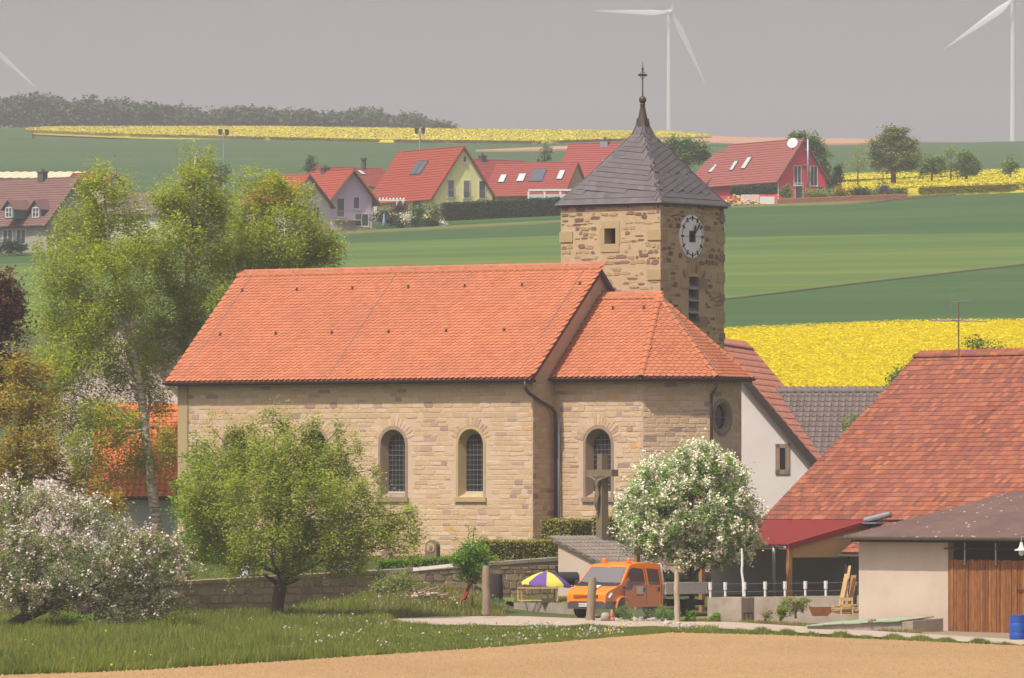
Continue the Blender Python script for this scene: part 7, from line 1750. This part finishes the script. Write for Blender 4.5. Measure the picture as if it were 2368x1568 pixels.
# white lilac
Yl = 277.5
tr_ = trunk_px([(1600, 1425, .12), (1600, 1340, .10), (1598, 1240, .07), (1600, 1150, .03)], Yl)
lil = tree('white_lilac', 'big round bush covered in white flower clusters beside the van', 'lilac bush', tr_[0][0], tr_, [blob(*q, Yl + dy, rd) for q, dy, rd in (((1625, 1075, 70, 58), 0, 1.4), ((1530, 1115, 75, 60), 0, 1.4), ((1680, 1125, 62, 55), 0, 1.1), ((1600, 1160, 110, 70), -.3, 1.9), ((1480, 1180, 55, 55), 0, 1.2), ((1705, 1190, 55, 55), 0, 1.0), ((1530, 1225, 95, 55), -.2, 1.6), ((1650, 1230, 95, 58), -.2, 1.5), ((1460, 1230, 42, 42), 0, .9), ((1610, 1270, 90, 40), 0, 1.2), ((1725, 1245, 36, 36), 0, .8), ((1520, 1270, 60, 30), 0, 1.0), ((1570, 1292, 45, 22), -.4, .9), ((1660, 1285, 60, 25), -.3, 1.0), ((1700, 1270, 40, 25), 0, .8))], m_lilac, m_bark, dens=30, cr=.27, per=40, leaf=.105, seed=61, blossom=(m_blossom, (.9, 4, 18, .075), .10), twig=mat('brown_twig', L3(.24, .12, .04), .9), shell=3.2)
# hazel bush by the grey post
shrub('hazel_bush', 'fresh green bush with upright shoots beside the thick grey post', 1092, 1300, 48, 55, 277.5, m_green, 71, per=36, leaf=.10, dens=46, cr=.24, base_y=1405)
rgs = np.random.default_rng(72)
for k, (x, y) in enumerate(((1060, 1240), (1088, 1222), (1108, 1235))):
    pass
tree('hazel_shoots', 'thin leafy shoots rising above the fresh green bush', 'shoots', PX(1090, 1330, 277.8), trunk_px([(1090, 1340, .03), (1090, 1280, .02)], 277.8), [blob(1052, 1252, 10, 28, 277.8), blob(1083, 1232, 8, 26, 277.8), blob(1098, 1225, 8, 24, 277.8), blob(1115, 1245, 12, 22, 277.8), blob(1140, 1290, 22, 10, 277.8)], m_pear, m_twig, dens=34, cr=.13, per=14, leaf=.075, seed=73)
shrub('undergrowth', 'dark green undergrowth below the apple blossom', 210, 1440, 110, 25, 262, m_green, 174, per=30, leaf=.09, dens=30, cr=.25)
shrub('climbing_shrub', 'leafy olive shrub growing over the churchyard wall end', 920, 1352, 55, 32, 283.5, m_appleleaf, 74, per=34, leaf=.08, dens=40, cr=.25)
shrub('garden_shrub', 'small leafy plant in front of the van wheel', 1443, 1418, 20, 14, 267.8, m_green, 75, leaf=.07, per=30, dens=70, cr=.12)
shrub('garden_shrub', 'bushy herb patch before the van rear door', 1525, 1420, 32, 20, 267.5, m_green, 76, leaf=.06, per=34, dens=60, cr=.14)
shrub('garden_shrub', 'leafy plant at the foot of the tall whitish post', 1594, 1430, 22, 16, 266.5, m_green, 77, leaf=.07, per=30, dens=70, cr=.12)
shrub('garden_shrub', 'low blue green plant left of the concrete cistern', 1655, 1428, 18, 10, 266.8, m_lilac, 78, leaf=.06, per=26, dens=70, cr=.1)
m_rose = leafm('dark_red_flower', L3(.35, .03, .03), L3(.45, .05, .04), tr=.2)
shrub('flower_shrub', 'reddish leaved flower shrub before the low concrete wall', 1840, 1404, 36, 26, 263.5, m_appleleaf, 79, leaf=.065, per=34, dens=60, cr=.14, blossom=(m_rose, (.3, 1, 4, .03), .07))
shrub('flower_shrub', 'green tulip clump with red heads left of the flower shrub', 1805, 1416, 16, 20, 262.6, m_green, 80, leaf=.09, per=20, dens=60, cr=.1, blossom=(m_rose, (.3, 1, 4, .03), .08))
shrub('flower_shrub', 'pale yellow green herb tuft near the cistern', 1770, 1424, 20, 12, 262.8, m_grassy, 81, leaf=.06, per=26, dens=60, cr=.1)
# ivy on the barn verge and trees behind the barn
shrub('ivy_bush', 'grey green climber hanging over the barn verge', 1985, 985, 35, 28, 291.5, m_appleleaf, 82, leaf=.10, per=30, dens=26, cr=.22, base_y=1020)
shrub('ivy_bush', 'grey green tuft on the upper barn verge', 2085, 915, 14, 14, 292.5, m_appleleaf, 83, leaf=.10, per=24, dens=30, cr=.18, base_y=930)
tree('round_bush', 'round green bush rising behind the barn roof', 'bush', PX(2100, 960, 322), trunk_px([(2100, 960, .1), (2100, 900, .05)], 322), [blob(2105, 870, 40, 40, 322), blob(2080, 890, 28, 26, 322), blob(2128, 850, 26, 24, 322)], m_farleaf2, m_bark, dens=30, cr=.3, per=40, leaf=.13, seed=84)
tree('round_bush', 'pair of leafy tree tops over the barn ridge', 'bush', PX(2275, 960, 326), trunk_px([(2275, 960, .1), (2275, 820, .05)], 326), [blob(2255, 800, 22, 20, 326), blob(2295, 798, 18, 18, 326), blob(2272, 815, 26, 14, 326)], m_farleaf2, m_bark, dens=30, cr=.28, per=34, leaf=.12, seed=85)
# ---------------------------------------------------------------- hedges
def hedge(label, O, e, f, hgt_, m, n, leaf, seed, core, name='hedge'):
    """clipped hedge: box with axes e, f (vectors with length) and height, leaves all over its faces."""
    rng = np.random.default_rng(seed); t = thing(name, label, 'hedge', Vector(O) + (Vector(e) + Vector(f)) * .5)
    O, e, f = Vector(O), Vector(e), Vector(f); ins = leaf * .5
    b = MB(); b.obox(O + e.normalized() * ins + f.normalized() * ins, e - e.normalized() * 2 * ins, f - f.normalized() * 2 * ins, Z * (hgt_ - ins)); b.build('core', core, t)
    A = [e.length * hgt_, e.length * hgt_, f.length * hgt_, f.length * hgt_, e.length * f.length]; pr = np.array(A) / sum(A)
    k = rng.choice(5, n, p=pr); u, v = rng.uniform(size=n), rng.uniform(size=n); E_, F_, H_ = np.array(e), np.array(f), np.array([0, 0, hgt_])
    P = np.empty((n, 3))
    for i in range(n):
        P[i] = [E_ * u[i] + H_ * v[i], E_ * u[i] + F_ + H_ * v[i], F_ * u[i] + H_ * v[i], E_ + F_ * u[i] + H_ * v[i], E_ * u[i] + F_ * v[i] + H_][k[i]]
    P += np.array(O) + rng.normal(size=(n, 3)) * leaf * .45
    o = bpy.data.objects.new('leaves', leaf_mesh('leaves', P, leaf, m, up=.2, asp=.8, rng=rng)); put(o, t)
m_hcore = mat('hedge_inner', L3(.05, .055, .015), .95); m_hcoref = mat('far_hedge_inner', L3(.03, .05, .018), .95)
dw = Vector((PXX(1287, 293.2) - PXX(1120, 292.0), 1.2, 0))
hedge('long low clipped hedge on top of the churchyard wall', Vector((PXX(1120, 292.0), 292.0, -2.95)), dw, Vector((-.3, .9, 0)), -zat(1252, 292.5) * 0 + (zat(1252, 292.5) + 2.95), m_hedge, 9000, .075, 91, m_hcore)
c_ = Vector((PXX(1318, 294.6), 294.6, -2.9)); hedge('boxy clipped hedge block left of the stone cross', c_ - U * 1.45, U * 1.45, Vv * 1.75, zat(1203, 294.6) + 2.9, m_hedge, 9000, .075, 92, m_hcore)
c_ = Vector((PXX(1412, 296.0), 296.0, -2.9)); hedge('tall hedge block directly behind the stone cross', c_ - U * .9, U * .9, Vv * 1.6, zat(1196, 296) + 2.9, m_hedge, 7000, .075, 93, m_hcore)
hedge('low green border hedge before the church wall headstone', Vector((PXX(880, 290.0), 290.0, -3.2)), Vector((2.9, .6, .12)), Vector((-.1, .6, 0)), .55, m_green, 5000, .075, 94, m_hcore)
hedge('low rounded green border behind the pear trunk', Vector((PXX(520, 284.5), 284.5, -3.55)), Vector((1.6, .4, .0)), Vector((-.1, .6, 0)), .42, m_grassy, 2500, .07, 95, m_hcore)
p = PX(1026, 527, 766); q = PX(1296, 518, 772); p.z = gz(1026, 766) - .3
hedge('long dark green hedge in front of the yellow house', p, Vector((q.x - p.x, 6, .9)), Vector((-.3, 1.8, 0)), 2.15, m_hedgef, 16000, .2, 96, m_hcoref)
# ---------------------------------------------------------------- trees and shrubs on the slope
def ftree(name, label, x, yb, Y, blobs, m, seed, r=.2, leaf=.3, dens=9, per=38, cr=.8, cat='tree', top=None, group=None, **kw):
    ty = top or blobs[0][1]
    return tree(name, label, cat, PX(x, yb, Y), trunk_px([(x, yb + 6, r), (x, yb - (yb - ty) * .35, r * .8), (x, ty, r * .3)], Y), [blob(*b_, Y) for b_ in blobs], m, m_bark, dens=dens, cr=cr, per=per, leaf=leaf, seed=seed, group=group, **kw)
ftree('round_tree', 'large round tree standing alone on the right skyline', 2066, 428, 842, [(2072, 322, 36, 30), (2045, 345, 34, 32), (2100, 350, 32, 32), (2070, 365, 50, 30), (2040, 378, 28, 18), (2100, 380, 24, 16)], m_farleaf, 101, .35, .26, 13, 60, .55)
ftree('garden_tree', 'leafy tree behind the right end of the red house', 1885, 420, 832, [(1850, 322, 26, 18), (1872, 335, 28, 24), (1895, 360, 26, 34), (1905, 395, 18, 25)], m_farleaf2, 102, .25, .26, 13, 50, .5)
ftree('garden_tree', 'dark leafy tree just right of the tower roof top', 1590, 400, 836, [(1560, 335, 22, 18), (1595, 340, 30, 20), (1620, 355, 22, 24), (1580, 365, 38, 22)], m_farleaf2, 103, .25, .26, 13, 50, .5)
ftree('roadside_tree', 'small dark round tree right of the large round one', 2155, 412, 850, [(2155, 378, 27, 22), (2140, 388, 18, 14), (2172, 390, 16, 14)], m_farleaf2, 104, .12, .25, 15, 44, .45, group='trees along the far road')
ftree('roadside_tree', 'thin brownish tree between two darker roadside trees', 2199, 412, 852, [(2199, 362, 18, 26), (2204, 385, 14, 16)], m_appleleaf, 105, .10, .22, 13, 24, .45, group='trees along the far road')
ftree('roadside_tree', 'dense green roadside tree right of the thin brownish one', 2236, 408, 852, [(2236, 372, 22, 26), (2228, 392, 20, 16), (2250, 390, 18, 16)], m_farleaf2, 106, .12, .25, 15, 44, .45, group='trees along the far road')
ftree('roadside_tree', 'small tree at the far right beside the rape strip', 2337, 404, 855, [(2337, 380, 18, 18), (2330, 392, 14, 10)], m_farleaf2, 107, .1, .24, 15, 36, .4, group='trees along the far road')
ftree('roadside_tree', 'spindly pale young tree left of the large round one', 1984, 424, 835, [(1984, 360, 14, 26), (1975, 385, 18, 14), (1995, 378, 14, 18)], m_appleleaf, 108, .09, .2, 10, 16, .4, group='trees along the far road')
ftree('roadside_tree', 'slim bare young tree near the large round trunk', 2042, 424, 836, [(2042, 395, 8, 14), (2120, 400, 6, 12)][:1], m_appleleaf, 109, .08, .2, 10, 14, .35, group='trees along the far road')
ftree('conifer', 'narrow dark green conifer right of the red house', 1938, 436, 812, [(1938, 392, 9, 18), (1938, 410, 13, 16), (1930, 425, 20, 14)], m_hedgef, 110, .1, .22, 22, 40, .35)
ftree('sapling', 'young tree with hanging twigs behind the long red roof', 1259, 385, 846, [(1259, 352, 18, 16), (1250, 368, 12, 12), (1268, 368, 12, 12), (1259, 338, 8, 10)], m_farleaf, 111, .09, .2, 12, 22, .35)
ftree('conifer', 'thin bare topped conifer left of the lilac house chimney', 718, 400, 850, [(718, 362, 8, 14), (718, 378, 18, 12), (724, 392, 26, 10)], m_hedgef, 112, .1, .2, 14, 20, .35)
ftree('garden_tree', 'bushy dark tree behind the left birch top', 490, 440, 800, [(300, 395, 22, 24), (500, 405, 30, 24)][1:], m_farleaf2, 113, .15, .25, 13, 40, .5)
def fshrub(label, x, y, rx, ry, Y, m, seed, **kw):
    return shrub('garden_shrub', label, x, y, rx, ry, Y, m, seed, leaf=kw.pop('leaf', .2), per=30, dens=14, cr=.4, **kw)
m_wine = leafm('wine_red_leaf', L3(.10, .055, .05), L3(.075, .06, .04), L3(.12, .07, .06), tr=.2)
fshrub('dark shrub mass right of the lilac house wall', 885, 502, 24, 16, 755, m_hedgef, 121)
fshrub('wine red shrub under the white pergola', 922, 488, 22, 17, 762, m_wine, 122)
fshrub('dark green shrubs below the pergola', 930, 512, 40, 14, 756, m_hedgef, 123)
fshrub('upright green shrub before the yellow house window', 968, 490, 18, 22, 763, m_farleaf2, 124)
fshrub('pale green shrub at the yellow house corner', 1004, 492, 16, 22, 763, m_farleaf, 125)
fshrub('dark shrub left of the long hedge', 985, 515, 30, 12, 757, m_hedgef, 126)
fshrub('white flowering shrub at the left end of the hedge', 1018, 518, 9, 7, 758, m_blossom, 127, leaf=.14)
fshrub('white flowering shrub below the wine red bush', 938, 505, 9, 7, 753, m_blossom, 128, leaf=.14)
fshrub('grey green rockery plants in front of the lilac house', 840, 540, 30, 8, 747, m_appleleaf, 129)
fshrub('round green bush before the red house door', 1822, 444, 18, 15, 790, m_farleaf2, 130)
fshrub('olive bush row at the red house gable', 1885, 450, 30, 11, 790, m_appleleaf, 131)
fshrub('yellow flowering bush at the brick wall', 1945, 444, 18, 13, 792, leafm('forsythia', L3(.5, .36, .02), L3(.35, .28, .04), L3(.3, .25, .05), tr=.2), 132)
fshrub('dark green bush behind the brick wall', 1985, 444, 22, 13, 794, m_hedgef, 133)
fshrub('brownish bush behind the brick wall', 2015, 446, 20, 11, 795, m_appleleaf, 134)
fshrub('lilac flowering bush near the end of the brick wall', 2040, 440, 16, 13, 795, leafm('lilac_flower', L3(.22, .16, .24), L3(.1, .12, .06), tr=.2), 135)
fshrub('green bush at the end of the brick wall', 2075, 447, 24, 10, 796, m_farleaf2, 136)
fshrub('hedge bushes before the dormer house', 25, 572, 45, 14, 690, m_hedgef, 137)
fshrub('teal green shrub beside the dormer house gable', 210, 545, 25, 20, 690, m_hedgef, 138)
hedge('low dark hedge below the red house windows', PX(1690, 451, 789), Vector((5.0, -.6, .1)), Vector((.1, .6, 0)), .9, m_hedgef, 3500, .16, 139, m_hcoref)
# ---------------------------------------------------------------- wood on the ridge
rng = np.random.default_rng(140)
top_y = lerp_tab([(-400, 225), (0, 215), (50, 207), (110, 214), (190, 212), (240, 222), (290, 228), (345, 238), (420, 250), (480, 253), (560, 245), (700, 250), (800, 256), (900, 255), (940, 262), (985, 275), (1020, 284), (1045, 293)])
bl = []
for i in range(330):
    x = rng.uniform(-420, 1042); Y = rng.uniform(1825, 1990)
    by = HY - gz(x, min(Y, 1850.0)) * F / min(Y, 1850.0); ty = top_y(x) + rng.uniform(0, 16)
    if by - ty < 6: continue
    hh = (by - ty) * rng.uniform(.55, 1.0); bl.append(blob(x, by - hh * .62, rng.uniform(18, 38), max(5, hh * .48), Y))
cl = clumps(bl, 2.6, 1.1, rng, 4.0)
C = leaves_at(cl, 16, rng, 0, .9)
o = bpy.data.objects.new('wood', leaf_mesh('wood', C, 1.0, m_wood_far, up=.5, asp=.9, rng=rng)); put(o); tag(o, 'hazy deciduous wood along the ridge at upper left', None, None, 'stuff')
# ---------------------------------------------------------------- grass, flowers, clods
def blades(name, label, c, Y, hgt_, m, rng, width=.035, base=None):
    n = len(c); z = np.array([gz(a, b) for a, b in zip(c, Y)]) if base is None else base
    P = np.stack([(c - CX) / F * Y, Y, z - .02], 1); a = rng.uniform(0, 2 * math.pi, n); w = np.stack([np.cos(a), np.sin(a), np.zeros(n)], 1) * (width * rng.uniform(.6, 1.4, n))[:, None] * .5
    lean = rng.normal(size=(n, 3)) * .28; lean[:, 2] = 1; T = P + lean * hgt_[:, None]
    V = np.stack([P - w, P + w, T], 1).reshape(-1, 3)
    o = bpy.data.objects.new(name, mesh_np(name, V, np.arange(3 * n).reshape(n, 3), m, tint=rng.uniform(0, 1, n))); put(o); tag(o, label, None, None, 'stuff')
rng = np.random.default_rng(200)
cs = np.linspace(-250, 1640, 80); y_lo = np.array([gY(c, soil_far(c), 120, 300) for c in cs]); y_hi = np.array([wall_Y(c) - .2 if c < 1180 else gY(c, tr_n(c)) for c in cs])
t_n = np.array([gY(c, tr_n(c)) if c > 880 else 999 for c in cs]); t_f = np.array([gY(c, tr_f(c)) if c > 880 else 999 for c in cs])
def clumpn(c, Y, s=1.0): X = (c - CX) / F * Y; return .5 + .25 * np.sin(X * 1.3 * s + 1.7 * np.sin(Y * .31 * s)) + .25 * np.sin(X * 2.9 * s - Y * .23 * s + 2.0)
def sample(n, edge=0.0):
    c = rng.uniform(-250, 1640, n); lo = np.interp(c, cs, y_lo); hi = np.interp(c, cs, y_hi); t = rng.uniform(0, 1, n)
    if edge: t = t * edge
    Y = lo + (hi - lo) * t; a = np.interp(c, cs, t_n); b = np.interp(c, cs, t_f)
    ok = (~((Y > a - .2) & (Y < b + .2) & (c > 900) & (a < 900))) & (Y > lo + .05)
    return c[ok], Y[ok]
c, Y = sample(170000); k = clumpn(c, Y); blades('meadow_grass', 'tall green meadow grass on the strip before the church', c, Y, (.14 + .40 * k * rng.uniform(.4, 1.3, len(c))) * np.interp(c, [820, 980, 1640], [1, .38, .34]), m_grass, rng)
c, Y = sample(26000, .05); blades('field_edge_grass', 'rough grass fringe along the tilled field', c, Y, (.18 + .36 * clumpn(c, Y, 2) * rng.uniform(.4, 1.2, len(c))) * np.interp(c, [820, 980, 1640], [1, .5, .4]), m_grass, rng, .04)
c, Y = sample(90000); m_ = ((Y > 262) & (c > 650)) | (rng.uniform(size=len(c)) < .25); c, Y = c[m_], Y[m_]; blades('dry_grass', 'pale yellowish grass on the bank below the churchyard wall', c, Y, (.15 + .25 * rng.uniform(.3, 1, len(c))) * np.where((c > 900) & (Y < np.interp(c, cs, t_n)), .35, 1), m_grassy, rng)
# verge between track and soil on the right
c = rng.uniform(1540, 2500, 22000); lo = np.array([gY(a, soil_far(a), 120, 300) for a in c[::20]]); lo = np.interp(c, np.sort(c[::20]), lo[np.argsort(c[::20])]); hi_s = np.array([gY(a, tr_n(a)) for a in np.sort(c[::20])]); hi = np.interp(c, np.sort(c[::20]), hi_s)
Y = lo + (hi - lo) * rng.uniform(-.02, .85, len(c)); k = clumpn(c, Y, 2.2); sel = rng.uniform(size=len(c)) < (.25 + 1.1 * k ** 2); c, Y, k = c[sel], Y[sel], k[sel]
blades('track_verge_grass', 'tufty grass verge between the track and the tilled field', c, Y, .05 + .22 * k * rng.uniform(.4, 1.2, len(c)), m_grass, rng, .04)
# weeds by the garden and the cold frame
c = rng.uniform(1560, 2130, 9000); Y = np.array([gY(a, tr_f(a)) for a in np.linspace(1560, 2130, 60)]); Y = np.interp(c, np.linspace(1560, 2130, 60), Y) + np.abs(rng.normal(size=len(c))) * 1.2 + .2
blades('garden_weeds', 'weedy grass edge between track and garden', c, Y, .06 + .16 * rng.uniform(0, 1, len(c)) ** 2, m_grassy, rng, .04)
# terrace lawn blades
n = 9000; f, g = rng.uniform(0, 1, n), rng.uniform(0, 1, n)
A_ = np.array(Vector((PXX(1190, 282), 282, 0))); xs = PXX(1190, 282) + f * (PXX(1330, 280) - PXX(1190, 282)); ys = 282.2 - 3.0 * f + g * (8.3 + 3 * f)
cc = xs / ys * F + CX; blades('lawn_grass', 'short yellow green lawn on the little terrace', cc, ys, .05 + .08 * rng.uniform(0, 1, n), m_grassy, rng, .03, base=np.full(n, ter_z - .0) + .1 * g)
# churchyard grass
c = rng.uniform(300, 1280, 14000); Y = np.array([wall_Y(a) for a in c]) + rng.uniform(.6, 14, len(c)); blades('churchyard_grass', 'grass of the churchyard above the wall', c, Y, .10 + .15 * rng.uniform(0, 1, len(c)), m_grass, rng, .035, base=np.array([yard_z(a, b) for a, b in zip(c, Y)]))
def specks(name, label, c, Y, hgt_, size, m):
    z = np.array([gz(a, b) for a, b in zip(c, Y)]); P = np.stack([(c - CX) / F * Y, Y, z + hgt_], 1)
    o = bpy.data.objects.new(name, leaf_mesh(name, P, size, m, up=.0, asp=1.0, rng=rng)); put(o); tag(o, label, None, None, 'stuff')
c, Y = sample(26000); k = clumpn(c, Y, .8); m_ = (c > 640) & (rng.uniform(size=len(c)) < np.clip((k - .35) * .55, 0, 1) * np.where(Y > 264, 1, .45)); c, Y = c[m_], Y[m_]
specks('dandelion_clocks', 'white dandelion seed heads dotted over the meadow', c, Y, (.22 + .16 * rng.uniform(size=len(c))) * np.where((c > 900) & (Y < 268), .55, 1), .075, m_seed)
c, Y = sample(9000); k = clumpn(c, Y, 1.5); m_ = rng.uniform(size=len(c)) < np.clip((k - .6) * .5, 0, 1); c, Y = c[m_], Y[m_]
specks('yellow_meadow_flowers', 'small yellow flowers in the meadow grass', c, Y, .2 + .15 * rng.uniform(size=len(c)), .06, m_dand)
# clods on the tilled field
n = 26000; c = rng.uniform(-200, 2560, n); lo = np.array([gY(a, soil_far(a), 120, 300) for a in np.linspace(-200, 2560, 90)]); far_ = np.interp(c, np.linspace(-200, 2560, 90), lo); Y = far_ - np.abs(rng.uniform(0, 1, n)) ** 1.2 * (far_ - 182) - .1
z = np.array([gz(a, b) for a, b in zip(c, Y)]) + .05; s = .02 + .035 * rng.uniform(size=n) ** 3; X = (c - CX) / F * Y
base = np.stack([X, Y, z - .005], 1); a0 = rng.uniform(0, 6.28, n); V = [base + np.stack([np.cos(a0 + q) * s, np.sin(a0 + q) * s, np.zeros(n)], 1) for q in (0, 1.57, 3.14, 4.71)] + [base + np.stack([rng.normal(size=n) * .01, rng.normal(size=n) * .01, s * 1.1], 1)]
V = np.stack(V, 1).reshape(-1, 3); i5 = np.arange(n)[:, None] * 5; Fc = np.concatenate([i5 + np.array([[0, 1, 4]]), i5 + np.array([[1, 2, 4]]), i5 + np.array([[2, 3, 4]]), i5 + np.array([[3, 0, 4]])], 0)
o = bpy.data.objects.new('soil_clods', mesh_np('soil_clods', V, Fc, m_soil)); put(o); tag(o, 'crumbly clods on the tilled field', None, None, 'stuff')
